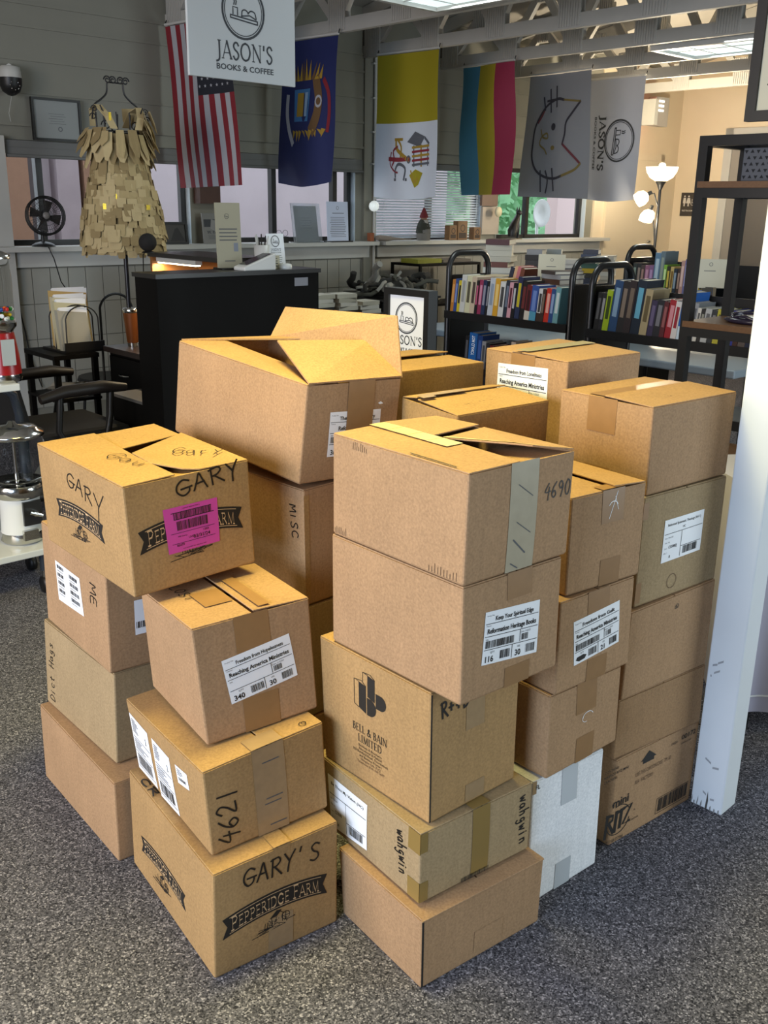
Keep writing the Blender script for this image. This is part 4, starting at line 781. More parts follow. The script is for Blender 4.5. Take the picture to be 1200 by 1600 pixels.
for (ch, x0, x1) in (('R', .075, .155), ('I', .165, .19), ('T', .195, .262), ('Z', .262, .34)):
    y0, y1 = .165*H, .375*H; wv = .011; a, b = x0*W, x1*W
    if ch == 'R': I.stroke([(a, y0-.012), (a+.004, y1)], wv, INK); I.stroke([(a, y1), (b-.003, y1-.006), (b-.004, (y0+y1)/2+.008), (a+.004, (y0+y1)/2)], wv*.8, INK); I.stroke([(a+.012, (y0+y1)/2), (b+.002, y0-.006)], wv*.9, INK)
    if ch == 'I': I.stroke([((a+b)/2-.001, y0-.006), ((a+b)/2+.002, y1)], wv, INK)
    if ch == 'T': I.stroke([(a, y1-.004), (b, y1)], wv*.8, INK); I.stroke([((a+b)/2-.001, y0), ((a+b)/2+.002, y1)], wv, INK)
    if ch == 'Z': I.stroke([(a, y1), (b, y1+.004), (a-.002, y0+.004), (b-.003, y0+.006)], wv*.7, INK)
I.ring(.205*W, .26*H, .040, .0026, INK, 20, .0009, PI*1.05, PI*1.95, 1.1); I.ring(.205*W, .28*H, .040, .0022, INK, 20, .0009, PI*.15, PI*.6, 1.1)
I.b.build('printed_logo', c.root); I = _E(); I.text('mini', .135*W, .445*H, .034, INK, width=.16*W, bold=.02); I.text('CRACKER', .345*W, .17*H, .007, INK); I.text('NET WT 17 LB (7.71kg)', .015*W, .027*H, .012, INK, bold=.008, width=.26*W); I.text('R', .37*W, .28*H, .008, INK)
I.b.build('printed_lettering', c.root)
c = Carton('E2', 'cardboard_box', 'shallow plain box resting on the printed cracker box', KD, 'v', .5, seed=18)
c = Carton('E3', 'cardboard_box', 'plain box third up in the stack beside the white post', KP, 'v', .5, seed=19)
I = c.ink('R'); I.ring(.52*c.W, .86*c.H, .004, .0014, MARK, 10); I.ring(.535*c.W, .87*c.H, .005, .0014, MARK, 10); I.b.build('printed_mark', c.root)
c = Carton('E4', 'cardboard_box', 'olive box with a square white label, fourth up beside the white post', KO, 'v', .5, seed=20)
shipping_label(c, 'R', qf((.261, .343), (.739, .356), (.74, .744), (.264, .738)), 'spec', 'Reformed Systematic Theology (Vol 1)', 'HC', 'C55882J', '8', 9)
c.tape('R', 0, .80, .06, .95, TAPE); c.tape('R', 0, .03, .06, .22, TAPE); I = c.ink('R'); I.ring(.42*c.W, .14*c.H, .018, .0014, FAINT, 24); I.b.build('round_mark', c.root)
c = Carton('E5', 'cardboard_box', 'topmost box of the stack beside the white post, tape on its left side', KP, 'u', .52, (.006, .0), seed=21)
c.tape('L', .325, .60, .635, 1.0, over=.0); c.tape('L', .33, 0, .6, .2); c.hand('T', 'Carmen', (.85, .33), (.35, .22), .026, .0022, m=FAINT, seed=3)
I = c.ink('T'); I.rect(.02*c.W, .50*c.D, .98*c.W, .70*c.D, TAPE, .001, 4, 2); I.b.build('packing_tape', c.root)
# ---- rear boxes
c = Carton('F0', 'cardboard_box', 'hidden bottom box under the box marked misc', KP, 'v', .5, seed=22)
c = Carton('F1', 'cardboard_box', 'dark shadowed box directly under the box marked misc', KO, 'v', .5, seed=23)
c = Carton('F2', 'cardboard_box', 'box marked MISC in small letters, under the open box', KP, 'v', .5, seed=24)
c.hand('L', 'MISC', (.865, .85), (.885, .56), .024, .0030, seed=3); c.tape('R', 0, .03, .04, .95, KY)
c = Carton('F3', 'cardboard_box', 'large open box with raised flaps, leaning on top behind the other boxes', KP, None, seed=25, bulge=.003)
T = c.T; n = c.n
c.flap([(.004, .003, 0), (.42, .02, -.012), (.42, .98, .004), (.004, .997, 0)])
def rflap(p, name):                          # raised flap: quad p, with board thickness
    mb = MB(); p = [V(q) for q in p]; nn = (p[1]-p[0]).cross(p[3]-p[0]).normalized()*.004
    mb.hexa([p[0], p[1], p[2], p[3], p[0]+nn, p[1]+nn, p[2]+nn, p[3]+nn], c.m); return mb.build(name, c.root)
N_, R_, B_, L_ = T(.0, .0, 1), T(1, 0, 1), T(1, 1, 1), T(0, 1, 1)
rflap([N_+c.u*.004, R_, on_y(575, 533, 2.50), on_y(433, 534, 2.42)], 'top_flap')
rflap([R_, B_, on_y(446, 479, 2.86), on_y(620, 493, 2.44)], 'top_flap')
rflap([B_, L_+(B_-L_)*.03, on_y(450, 531, 2.66), on_y(537, 526, 2.66)], 'top_flap')
shipping_label(c, 'R', qf((.252, .248), (.80, .23), (.79, .69), (.248, .707)), 'pub', 'The Gospel Mystery', 'Reformation Trust', '36', '28', 41)
c.tape('R', .42, .35, .70, 1.0, TAPE, lift=.0016)
I = c.ink('R'); I.poly([(.75*c.W, .755*c.H), (.78*c.W, .77*c.H), (.81*c.W, .745*c.H), (.77*c.W, .74*c.H)], PAPER, .0012); I.b.build('torn_spot', c.root)
c = Carton('G', 'cardboard_box', 'low box with crumpled tape on its flaps, behind the topmost box of the centre stack', KY, 'u', .72, (.006, .010), seed=26)
c.hand('T', 'Lent', (.25, .30), (.62, .34), .05, .0022, m=FAINT, seed=6)
I = c.ink('T'); I.rect(.02*c.W, .66*c.D, .5*c.W, .76*c.D, CLEAR, .012, 4, 2); I.rect(.0*c.W, .60*c.D, .14*c.W, .68*c.D, CLEAR, .012, 2); I.b.build('crumpled_tape', c.root)
for i, nm in enumerate(('bottom', 'second', 'third')): Carton('under_low_' + nm, 'cardboard_box', 'hidden %s box of the stack behind the centre stack' % nm, KP, 'u', .5, seed=30+i)
c = Carton('H', 'cardboard_box', 'box with a white label on its left side, farthest back on the right', KP, 'u', .56, (.004, .001), seed=27)
shipping_label(c, 'L', qf((.166, .45), (.80, .44), (.78, .911), (.172, .884)), 'pub', 'Freedom from Loneliness', 'Reaching America Ministries', '340', '30', 51)
c.tape('L', .33, .88, .62, 1.0, over=.02); I = c.ink('T'); I.rect(.03*c.W, .50*c.D, .96*c.W, .66*c.D, CLEARW, .006, 4, 2); I.b.build('packing_tape', c.root)
for i, nm in enumerate(('bottom', 'second', 'third')): Carton('under_far_' + nm, 'cardboard_box', 'hidden %s box of the stack farthest back on the right' % nm, KP, 'u', .5, seed=40+i)
c = Carton('I', 'cardboard_box', 'box with lifted flaps right behind the open box', KY, 'u', .5, (.002, .012), seed=28)
for i, nm in enumerate(('bottom', 'second', 'third')): Carton('under_flap_' + nm, 'cardboard_box', 'hidden %s box of the stack right behind the open box' % nm, KP, 'u', .5, seed=50+i)
# ------------------------------------------------------------------ hanging shop sign and framed board
PLAST = mat('white_sign_board', (182, 186, 185), .5); SINK = mat('charcoal_print', '33363a', .6)
b = 3.2; t = thing('hanging_sign', 'white hanging board reading JASON\'S BOOKS & COFFEE at the top edge', 'sign', rm(2.25, b, 1.977))
mb = MB(); mb.rbox(2.013, 2.483, b, b+.012, 1.977, 2.47, PLAST); mb.build('board', t, bevel=.002)
I = Ink(lambda x, y, l: rm(x, b-l, y)); pa = lambda x, y: ab(on_b(x, y, b))
p0, p1 = pa(338, 90), pa(427, 97); wtx = p1[0]-p0[0]; cx = (p0[0]+p1[0])/2
roman(I, "JASON'S", cx, pa(382, 95)[2], wtx*1.0, (94-71)/FPX*3.75, SINK, bold=.12); I.text('BOOKS & COFFEE', cx, pa(382, 112)[2], .027, SINK, 'c', .02, wtx)
lc = pa(380, 18); shop_logo(I, lc[0], lc[2], .090, SINK); I.b.build('printed_lettering', t)
mb = MB()
for a in (2.06, 2.44): mb.tube([rm(a, b+.006, 2.47), rm(a, b+.006, zdeck(b)-.02)], .004, STEEL, 6); mb.tube([rm(a+.01*math.cos(k*PI/6), b+.006, 2.478+.012*math.sin(k*PI/6)) for k in range(12)], .002, STEEL, 5, closed=True)
mb.build('hanger', t)
a = 3.0; t = thing('framed_board', 'black framed white board hung at the upper right corner', 'sign', rm(a, 1.3, 1.815))
mb = MB(); mb.rbox(a, a+.03, .98, 1.616, 1.815, 1.845, BLACK); mb.rbox(a, a+.03, .98, 1.616, 2.42, 2.45, BLACK); mb.rbox(a, a+.03, 1.584, 1.616, 1.845, 2.42, BLACK); mb.rbox(a, a+.03, .98, 1.012, 1.845, 2.42, BLACK); mb.build('frame', t)
mb = MB(); mb.rbox(a+.010, a+.022, 1.01, 1.586, 1.843, 2.42, CREAMC); mb.build('panel', t)
I = Ink(lambda x, y, l: rm(a+.010-l, 1.586-x, y))
for k in range(5): I.rect(.028, 1.915+.022*k, .034, 1.920+.022*k, SINK); I.rect(.045, 1.916+.022*k, .045+.1*(.6+.1*(k % 3)), 1.919+.022*k, GRYINK)
I.rect(.04, 2.03, .20, 2.031, GRYINK); I.rect(.04, 2.03, .041, 2.2, GRYINK); I.rect(.04, 2.2, .2, 2.201, GRYINK); I.rect(.05, 2.09, .07, 2.098, SINK); I.b.build('printed_lines', t)
mb = MB()
for bb in (1.05, 1.55): mb.tube([rm(a+.015, bb, 2.45), rm(a+.015, bb, zdeck(bb)-.02)], .003, STEEL, 6)
mb.build('hanger', t)

# ------------------------------------------------------------------ flags hung from the trusses
def flag(name, label, a, TL, TR, BR, BL, colour, draw=None, amp=.016, waves=1.6, nu=26, nv=22, sway=0.0, ph=0.0, sag=.0):
    """cloth hung in the truss plane: corners given by where they show, on that plane"""
    P = [ab(on_a(x, y, a)) for x, y in (TL, TR, BR, BL)]
    def F(u, v, l=0.0):                    # u 0 far edge..1 near edge, v 0 top..1 bottom
        bb = (P[0][1]*(1-u)+P[1][1]*u)*(1-v)+(P[3][1]*(1-u)+P[2][1]*u)*v; zz = (P[0][2]*(1-u)+P[1][2]*u)*(1-v)+(P[3][2]*(1-u)+P[2][2]*u)*v
        zz -= sag*math.sin(PI*u)*v
        off = amp*math.sin(2*PI*waves*u+ph)*(.25+.75*v) + amp*.5*math.sin(2*PI*(.6*u+.9*v)+ph) + sway*v*v
        return rm(a+off-l, bb, zz)
    t = thing(name, label, 'flag', rm(a, (P[0][1]+P[1][1])/2, P[3][2]), 'flags hanging from the roof trusses')
    mb = MB(); mb.grid(F, nu, nv, colour); mb.build('cloth', t)
    if draw:
        I = Ink(lambda x, y, l: F(x, 1-y, l+.002)); draw(I, F); I.b.build('printed_emblem' if name != 'shop_flag' else 'printed_lettering', t)
    mb = MB(); q0, q1 = F(0, 0), F(1, 0); mb.tube([q0+V((0, 0, .012)), q1+V((0, 0, .012))], .009, mat('white_header_tape', 'c4c2bc', .7), 8); mb.build('hem_rod', t)
    mb = MB(); mb.tube([q0+V((0, 0, .012)), q0+AX*.012+V((0, 0, .04))], .004, STEEL, 6); mb.build('tie', t); mb = MB(); mb.tube([q1+V((0, 0, .012)), q1+AX*.012+V((0, 0, .04))], .004, STEEL, 6); mb.build('tie', t)
    return t
RED = mat('flag_red', '7f1d28', .75); FWH = mat('flag_white', 'a9a9ae', .75); FBL = mat('flag_blue', '20222c', .75)
def usa(u, v):
    if u > .46 and v < .44: return FBL
    return RED if int(u*13) % 2 == 0 else FWH
def stars(I, F):
    for r in range(9):
        for k in range(6 if r % 2 == 0 else 5):
            y = 1-(.035+.044*r); x = .50+.082*k+(.041 if r % 2 else 0)
            I.poly([(x+(.020 if i % 2 == 0 else .008)*math.sin(PI*i/5), y+(.012 if i % 2 == 0 else .005)*math.cos(PI*i/5)) for i in range(10)], FWH, 0)
flag('national_flag', 'red and white striped flag with a starred dark canton, partly behind the hanging sign', 3.68, (258, 42), (356, 24), (380, 289), (283, 294), usa, stars, amp=.012, nu=26, nv=25)
NAVY = mat('flag_navy', '20285a', .6); GOLD = mat('flag_gold', 'a5842c', .7); SKYB = mat('flag_sky_blue', '3f74a5', .7); BRWN = mat('flag_brown', '6a4f30', .7)
def arms(I, F):
    I = I.sub(lambda x, y: (.5+(x-.6)*1.25, .58+(y-.44)*1.15))
    I.poly([(.42, .33), (.66, .33), (.68, .52), (.40, .52)], SKYB); I.poly([(.46, .36), (.58, .36), (.58, .50), (.46, .50)], GOLD, .001); I.poly([(.60, .36), (.64, .36), (.65, .50), (.60, .50)], mat('pale_blue_ink', '8aa6c0', .7), .001)
    rd = random.Random(4)
    for k in range(9): x = .38+.05*k; I.poly([(x, .57), (x+.05, .57), (x+.03+rd.uniform(-.04, .05), .70-abs(k-4)*.012)], GOLD if k % 3 else BRWN)
    for k in range(9): x = .40+.055*k; I.poly([(x, .28), (x+.05, .27), (x+.02+rd.uniform(-.03, .05), .20+rd.uniform(0, .04))], GOLD)
    I.stroke(smooth_path([(.30, .48), (.30, .38), (.34, .28), (.40, .20)]), .045, FWH); I.stroke(smooth_path([(.86, .56), (.92, .48), (.93, .36), (.91, .26)]), .035, RED)
    I.stroke(smooth_path([(.76, .56), (.80, .46), (.78, .36), (.72, .28)]), .09, BRWN); I.ring(.80, .44, .03, .015, FWH, 14, .002, asp=1.2)
flag('state_flag', 'navy flag with a gold coat of arms, right of the hanging sign', 4.54, (440, 67), (529, 55), (514, 284), (436, 286), NAVY, arms, amp=.02, waves=1.2, sag=.03)
YEL = mat('flag_yellow', 'a19318', .7); FWS = mat('flag_satin_white', 'd6dbe4', .45); DRED = mat('flag_dark_red', '8a2a35', .7); GRYC = mat('flag_grey_line', '5d5f66', .7)
def keys(I, F):
    S = lambda pts, w, m, l=.0009: I.stroke(smooth_path(pts), w, m, l)
    S([(.24, .285), (.42, .28), (.58, .285)], .03, DRED); S([(.30, .24), (.34, .28), (.32, .34), (.40, .37)], .018, DRED); S([(.28, .33), (.26, .25), (.34, .20), (.40, .19)], .014, DRED)
    S([(.37, .42), (.38, .36), (.46, .32), (.58, .27)], .03, GOLD); S([(.35, .42), (.48, .42)], .02, GOLD); S([(.40, .42), (.46, .37), (.45, .30)], .02, GOLD); S([(.36, .16), (.36, .21), (.42, .25), (.52, .22), (.50, .14)], .022, GRYC); S([(.34, .14), (.54, .14)], .02, GRYC)
    I.poly([(.55, .40), (.66, .47), (.80, .43), (.72, .36)], GRYC); I.poly([(.62, .42), (.70, .44), (.74, .41), (.66, .39)], FWS, .0012)
    for k in range(5): S([(.62, .36-.03*k), (.86, .365-.03*k)], .016, (GOLD, DRED, GOLD, DRED, GRYC)[k])
    S([(.64, .37), (.64, .23)], .015, GRYC); S([(.84, .37), (.84, .23)], .015, GRYC); S([(.74, .37), (.74, .23)], .02, GOLD); S([(.80, .42), (.86, .38)], .02, GRYC)
    I.poly([(.58, .17), (.66, .21), (.76, .18), (.70, .10), (.65, .08)], YEL); S([(.60, .20), (.64, .12), (.70, .16)], .014, GOLD, .0012); I.ring(.57, .28, .022, .014, GRYC, 14)
flag('papal_flag', 'flag with a yellow upper half and a white lower half bearing crossed keys', 5.42, (590, 88), (687, 77), (681, 307), (585, 308), lambda u, v: YEL if v < .47 else FWS, keys, amp=.014, sag=.02, nv=32)
PB = mat('flag_light_blue', (66, 124, 148), .7); PY = mat('flag_bright_yellow', (158, 142, 32), .7); PM = mat('flag_magenta', (146, 40, 70), .7)
flag('striped_flag', 'flag with vertical blue, yellow and pink stripes', 6.28, (720, 106), (808, 96), (803, 304), (714, 305), lambda u, v: PB if u < .333 else PY if u < .667 else PM, None, amp=.045, waves=.7, nu=27, ph=1.2)
GRF = mat('flag_grey', '8b8c90', .75); SG = mat('flag_white_cloth', 'a9adb8', .7)
RB = [mat('ink_dark', '34313a', .7), mat('ink_maroon', '6a3038', .7), mat('ink_olive', '7a6a3a', .7)]
def cat(I, F):
    S = lambda pts, m=RB[0], w=.022: I.stroke(smooth_path(pts), w, m)
    S([(.60, .79), (.48, .80), (.30, .74), (.17, .60), (.15, .45), (.16, .32), (.24, .22), (.38, .17), (.52, .16), (.62, .18)]); S([(.30, .74), (.26, .68), (.20, .62)], RB[1]); S([(.60, .79), (.72, .78), (.86, .77)], RB[2], .016); S([(.86, .77), (.74, .68), (.66, .61), (.65, .52), (.62, .44)])
    S([(.62, .44), (.72, .38), (.82, .32), (.88, .28)], RB[1]); S([(.88, .28), (.80, .23), (.62, .18)], RB[2])
    S([(.36, .88), (.40, .70)], w=.02); S([(.46, .90), (.49, .74)], w=.02); S([(.26, .82), (.30, .72)], w=.02); S([(.32, .79), (.52, .80)], w=.018)
    S([(.30, .22), (.32, .05)], w=.02); S([(.38, .22), (.42, .14), (.40, .04)], w=.02); S([(.48, .24), (.52, .06)], w=.02)
    I.poly([(.46+.035*math.cos(k*PI/6), .58+.03*math.sin(k*PI/6)) for k in range(12)], RB[0]); I.poly([(.47+.03*math.cos(k*PI/6), .41+.02*math.sin(k*PI/6)) for k in range(12)], RB[2])
    S([(.26, .56), (.30, .50), (.38, .49), (.36, .53), (.28, .50), (.26, .44), (.34, .40), (.38, .36)], RB[2], .016)
flag('cat_flag', 'grey flag with a line drawing of a cat turned sideways', 7.09, (829, 120), (925, 109), (917, 311), (809, 307), GRF, cat, amp=.014, waves=1.1)
def shopflag(I, F):
    # lettering reads downwards
    K = Ink(lambda x, y, l: I.fn(y, 1-x, l), I.b)
    roman(K, "JASON'S", .52, .22, .46, .12, SINK, bold=.15); K.text('BOOKS & COFFEE', .52, .12, .055, SINK, 'c', .02, .44)
    L = I.sub(lambda x, y: (.62+(y)*1.0, .50-(x)*.62))
    shop_logo(L, 0, 0, .27, SINK)
flag('shop_flag', 'white flag with a ring logo and JASON\'S lettering turned sideways, rightmost of the flags', 7.89, (922, 127), (1010, 118), (989, 312), (914, 311), SG, shopflag, amp=.012, waves=1.3, sag=.02)

# ------------------------------------------------------------------ left part: security camera, certificate, dress on its stand
mb0 = on_b(15, 113, 6.17); t = thing('security_camera', 'white and black dome camera on the wall at the left edge', 'camera', mb0)
c0 = V(mb0)*.985+CAM*.015
mb = MB(); mb.lathe([(.045, .034), (.060, .028), (.064, .0), (.066, -.03)], c0, mat('white_plastic', 'b9b7b0', .4), 20); mb.tube([c0+V((0, 0, .03)), V(mb0)+V((0, 0, .03))], .018, WHITE); mb.build('housing', t)
mb = MB(); mb.lathe([(.066, -.03), (.064, -.07), (.05, -.105), (.02, -.125), (.001, -.13)], c0, BLACK, 20, cap=False); h = mb.build('dome', t)
mb = MB()
for k in range(8): an = PI*2*k/8; mb.ball(c0-BX*.060+AX*.028*math.cos(an)+V((0, 0, -.075+.024*math.sin(an))), .004, CHROME, 6)
mb.build('led', h)
mb = MB(); mb.tube([c0+V((0, 0, -.125)), c0+BX*.065+V((0, 0, -.22)), on_b(17, 190, 6.16)], .0016, WHITE, 5); mb.build('cable', t)
P0, P1 = ab(on_b(44, 151, 6.17)), ab(on_b(126, 223, 6.17)); a0, a1, z1, z0 = P0[0], P1[0], P0[2], P1[2]
t = thing('picture_frame', 'black framed certificate on the board wall left of the paper dress', 'picture', rm((a0+a1)/2, 6.18, z0))
mb = MB(); w = .014
for q in ((a0, a1, z0, z0+w), (a0, a1, z1-w, z1), (a0, a0+w, z0+w, z1-w), (a1-w, a1, z0+w, z1-w)): mb.rbox(q[0], q[1], 6.135, 6.158, q[2], q[3], BLACK)
mb.build('frame', t)
mb = MB(); mb.rbox(a0+w, a1-w, 6.147, 6.155, z0+w, z1-w, mat('certificate_paper', (132, 135, 132), .5)); cert = mb.build('certificate', t)
I = Ink(lambda x, y, l: rm(x, 6.147-l, y)); am = (a0+a1)/2
I.ring(am+.02, z0+.07, .012, .005, GRYINK, 16)
for k in range(5): I.rect(am-.05+.01*(k % 2), z0+.10+.014*k, am+.06-.01*(k % 3), z0+.102+.014*k, GRYINK)
I.b.build('print', cert)
# dress form (wire torso on a pole) and the paper dress on it
bd = 5.32; dc = on_b(190, 300, bd); dc = V((dc.x, dc.y, 0)); WIRE = mat('black_wire', '17161a', .4)
t = thing('dress_form', 'black wire torso with curled neck on a pole, inside the paper dress', 'dress form', dc)
mb = MB(); mb.tube([dc, dc+V((0, 0, 1.9))], .013, WIRE, 10); mb.build('pole', t)
mb = MB(); mb.lathe([(.14, 0), (.14, .012), (.03, .03), (.016, .06)], dc, WIRE, 20); mb.build('base', t)
mb = MB()
def wloop(z, rx, ry, n=24): return [dc+AX*rx*math.cos(2*PI*k/n)+BX*ry*math.sin(2*PI*k/n)+V((0, 0, z)) for k in range(n)]
for z, rx, ry in ((1.72, .105, .07), (1.82, .115, .075), (1.92, .125, .08)): mb.tube(wloop(z, rx, ry), .004, WIRE, 6, closed=True)
for k in range(10):
    an = 2*PI*k/10; mb.tube([dc+AX*.10*math.cos(an)+BX*.07*math.sin(an)+V((0, 0, 1.70)), dc+AX*.125*math.cos(an)+BX*.08*math.sin(an)+V((0, 0, 1.92)), dc+AX*.13*math.cos(an)+BX*.07*math.sin(an)+V((0, 0, 2.02))], .004, WIRE, 6)
for s in (-1, 1):
    mb.tube([dc+AX*s*q[0]+V((0, 0, q[1])) for q in smooth_path([(.15, 1.98), (.135, 2.05), (.09, 2.085), (.055, 2.12), (.048, 2.17)])], .005, WIRE, 6)
    mb.tube([dc-BX*.06+AX*s*q[0]+V((0, 0, q[1])) for q in smooth_path([(.13, 2.05), (.10, 1.99), (.06, 1.92), (.01, 1.90)])], .004, WIRE, 6)
    for c_, z_, r_ in ((.155, 2.03, .02), (.165, 1.99, .02), (.09, 1.95, .03)): mb.tube([dc-BX*.04+AX*s*(c_+(r_*(1-.06*k))*math.cos(k*.6))+V((0, 0, z_+r_*(1-.06*k)*math.sin(k*.6))) for k in range(14)], .003, WIRE, 6)
mb.build('torso_wires', t)
mb = MB()
for s in (-1, 1):
    for c_ in (.055, .022): mb.tube([dc-BX*.02+AX*s*(c_+.022*(1-.05*k)*math.cos(k*.6))+V((0, 0, 2.185+.022*(1-.05*k)*math.sin(k*.6))) for k in range(16)], .004, WIRE, 6)
mb.tube([dc+AX*q*.01+V((0, 0, 2.175)) for q in range(-5, 6)], .004, WIRE, 6); mb.build('neck_scroll', t)
PAPR = [mat('old_paper', (172, 152, 108), .85, noise=.1), mat('old_paper_light', (188, 168, 124), .85, noise=.1), mat('old_paper_dark', (146, 126, 86), .85, noise=.1)]
t = thing('paper_dress', 'sleeveless dress of overlapping tan paper tags, worn by the wire dress form', 'dress', dc+V((0, 0, 1.25)))
rd = random.Random(12)
def tags(mb, z, r0, n, w, h, tilt, ph, ry=.78, jit=.25, pointed=False):
    for k in range(n):
        an = 2*PI*(k+ph+rd.uniform(-jit, jit))/n; d = AX*math.cos(an)+BX*math.sin(an)*ry; tg = (AX*-math.sin(an)+BX*math.cos(an)*ry).normalized(); r = r0+rd.uniform(-.006, .01)
        top = dc+d*r+V((0, 0, z+rd.uniform(-.012, .012))); ti = tilt+rd.uniform(-.02, .05); hh = h*rd.uniform(.8, 1.2); ww = w*rd.uniform(.75, 1.2)
        dn = V((0, 0, -hh))+d*hh*ti; m = PAPR[rd.randrange(3)]; cv = d*rd.uniform(.002, .012)
        pts = [(-.5, 0), (.5, 0), (.5, .8), (.38, 1), (-.38, 1), (-.5, .8)] if not pointed else [(-.4, 0), (.4, 0), (.5, .6), (.15, 1), (-.2, .95), (-.5, .55)]
        front = [top+tg*ww*x+dn*y+cv*(1-4*x*x)*(.3+y) for x, y in pts]; nn = d*.0012
        mb.mesh(front+[p-nn for p in front], [(0, 1, 2, 3, 4, 5)[::-1], (6, 7, 8, 9, 10, 11)]+[(i, (i+1) % 6, 6+(i+1) % 6, 6+i) for i in range(6)], m)
mb = MB(); prof = [(1.29, .248), (1.325, .25), (1.36, .25), (1.395, .248), (1.43, .244), (1.465, .238), (1.50, .231), (1.535, .223), (1.57, .213), (1.605, .202), (1.64, .19), (1.672, .178), (1.702, .167), (1.73, .160)]
mb.lathe([(r-.016, z-.03) for z, r in prof], dc, PAPR[2], 30, cap=False, sy=.78)
for i, (z, r) in enumerate(prof): tags(mb, z+.035, r-.010, 27-i//2, .060, .058, .12, .5*(i % 2), jit=.14)
tags(mb, 1.30, .240, 24, .05, .05, -.15, .3)
mb.build('skirt', t)
mb = MB(); mb.lathe([(.15, 1.70), (.14, 1.78), (.155, 1.86), (.165, 1.905)], dc, PAPR[2], 26, cap=False, sy=.75)
tags(mb, 1.79, .160, 17, .055, .10, .15, 0, .75); tags(mb, 1.865, .168, 16, .06, .13, .25, .3, .75, pointed=True); tags(mb, 1.915, .172, 17, .062, .13, .34, 0, .75, pointed=True); mb.build('bodice', t)
mb = MB()
for s in (-1, 1):
    st = [dc+AX*s*x+BX*y+V((0, 0, z)) for x, y, z in ((.075, -.10, 1.93), (.10, -.085, 1.99), (.125, -.03, 2.05), (.12, .05, 2.03), (.10, .09, 1.95))]
    for p, q in zip(st, st[1:]):
        e = (q-p); sd = AX*.022
        mb.obox(p-sd, e, sd*2, V((0, 0, .004)), PAPR[1])
    mb.build('shoulder_strap', t); mb = MB()
for s in (-1, 1):
    for k in range(20 if s > 0 else 6):
        an = rd.uniform(-.9, .9)+(0 if s > 0 else PI); d = AX*math.cos(an)+BX*math.sin(an)*.7; p = dc+d*rd.uniform(.15, .19)+V((0, 0, rd.uniform(1.90, 2.07) if s > 0 else rd.uniform(1.90, 1.95))); tg = V((0, 0, 1)).cross(d).normalized(); dn = V((0, 0, -1))*rd.uniform(.07, .12)+d*rd.uniform(.02, .07); w = rd.uniform(.025, .04)
        pts = [p-tg*w, p+tg*w, p+tg*w*1.2+dn*.6, p+dn, p-tg*w*1.1+dn*.55]; mb.mesh(pts+[q-d*.0015 for q in pts], [(0, 1, 2, 3, 4), (9, 8, 7, 6, 5)]+[(i, (i+1) % 5, 5+(i+1) % 5, 5+i) for i in range(5)], PAPR[rd.randrange(3)])
    mb.build('sleeve', t); mb = MB()
mb = MB()
GLIT = mat('gold_foil', 'd8b83c', .2, .6)
for x, y, w, h in ((170, 188, 4, 11), (161, 327, 5, 8), (229, 328, 6, 7), (181, 311, 2, 7)):
    c0 = on_b(x, y, bd-(.235 if y > 250 else .12)); mb.obox(c0, AX*w*.0038, V((0, 0, h*.0038)), -BX*.002, GLIT)
mb.build('gold_foil_tag', t)

# ------------------------------------------------------------------ things on the window sill
ZS = SILL
def sp(x, y): p = ab(on_b(x, y, 6.1)); return p[0]
a = sp(67, 382); t = thing('desk_fan', 'small black desk fan on the sill in front of the leftmost window', 'fan', rm(a, 6.09, ZS))
cf = rm(a-.0, 6.03, ZS+.185); fd = (-BX*.95+AX*-.2+V((0, 0, .1))).normalized(); fx = fd.cross(V((0, 0, 1))).normalized(); fy = fx.cross(fd).normalized()
mb = MB(); mb.lathe([(.072, 0), (.07, .01), (.05, .022), (.02, .03)], rm(a, 6.09, ZS), BLACK, 20); mb.build('base', t)
mb = MB(); mb.tube([rm(a, 6.09, ZS+.02), rm(a, 6.09, ZS+.10), cf-fd*.05], .013, BLACK); mb.lathe([(.001, -.07), (.032, -.06), (.034, -.01), (.02, .0)], cf, BLACK, 16, axis=fd); mb.build('motor_stand', t)
mb = MB()
for r in (.115, .108, .085, .06, .035):
    for o in (.028, -.02) if r > .1 else (.032,): mb.tube([cf+fd*(o-(.115-r)*-.05)+fx*r*math.cos(2*PI*k/28)+fy*r*math.sin(2*PI*k/28) for k in range(28)], .0035 if r > .1 else .0012, BLACK, 5, closed=True)
for k in range(40): an = 2*PI*k/40; mb.tube([cf+fd*.033+(fx*math.cos(an)+fy*math.sin(an))*.022, cf+fd*.03+(fx*math.cos(an)+fy*math.sin(an))*.112], .0011, BLACK, 4)
mb.build('guard', t)
mb = MB(); mb.lathe([(.001, .034), (.02, .034), (.021, .028)], cf, mat('grey_badge', '77736f', .4), 16, axis=fd, cap=False); mb.build('badge', t)
mb = MB()
for k in range(4):
    an = PI/2*k+.3; e = fx*math.cos(an)+fy*math.sin(an); s = fx*-math.sin(an)+fy*math.cos(an)
    mb.poly([cf+e*.02-s*.01, cf+e*.09-s*.035+fd*.01, cf+e*.095+s*.03-fd*.01, cf+e*.02+s*.015], mat('smoky_blade', '33302e', .3))
mb.build('blade', t)
mb = MB(); mb.tube([rm(a, 6.03, ZS+.005), rm(a+.02, 6.0, 1.2), rm(a+.10, 6.1, 1.05), rm(a+.22, 6.16, .9), rm(a+.24, 6.16, .6)], .0035, BLACK, 6); mb.build('power_cord', t)
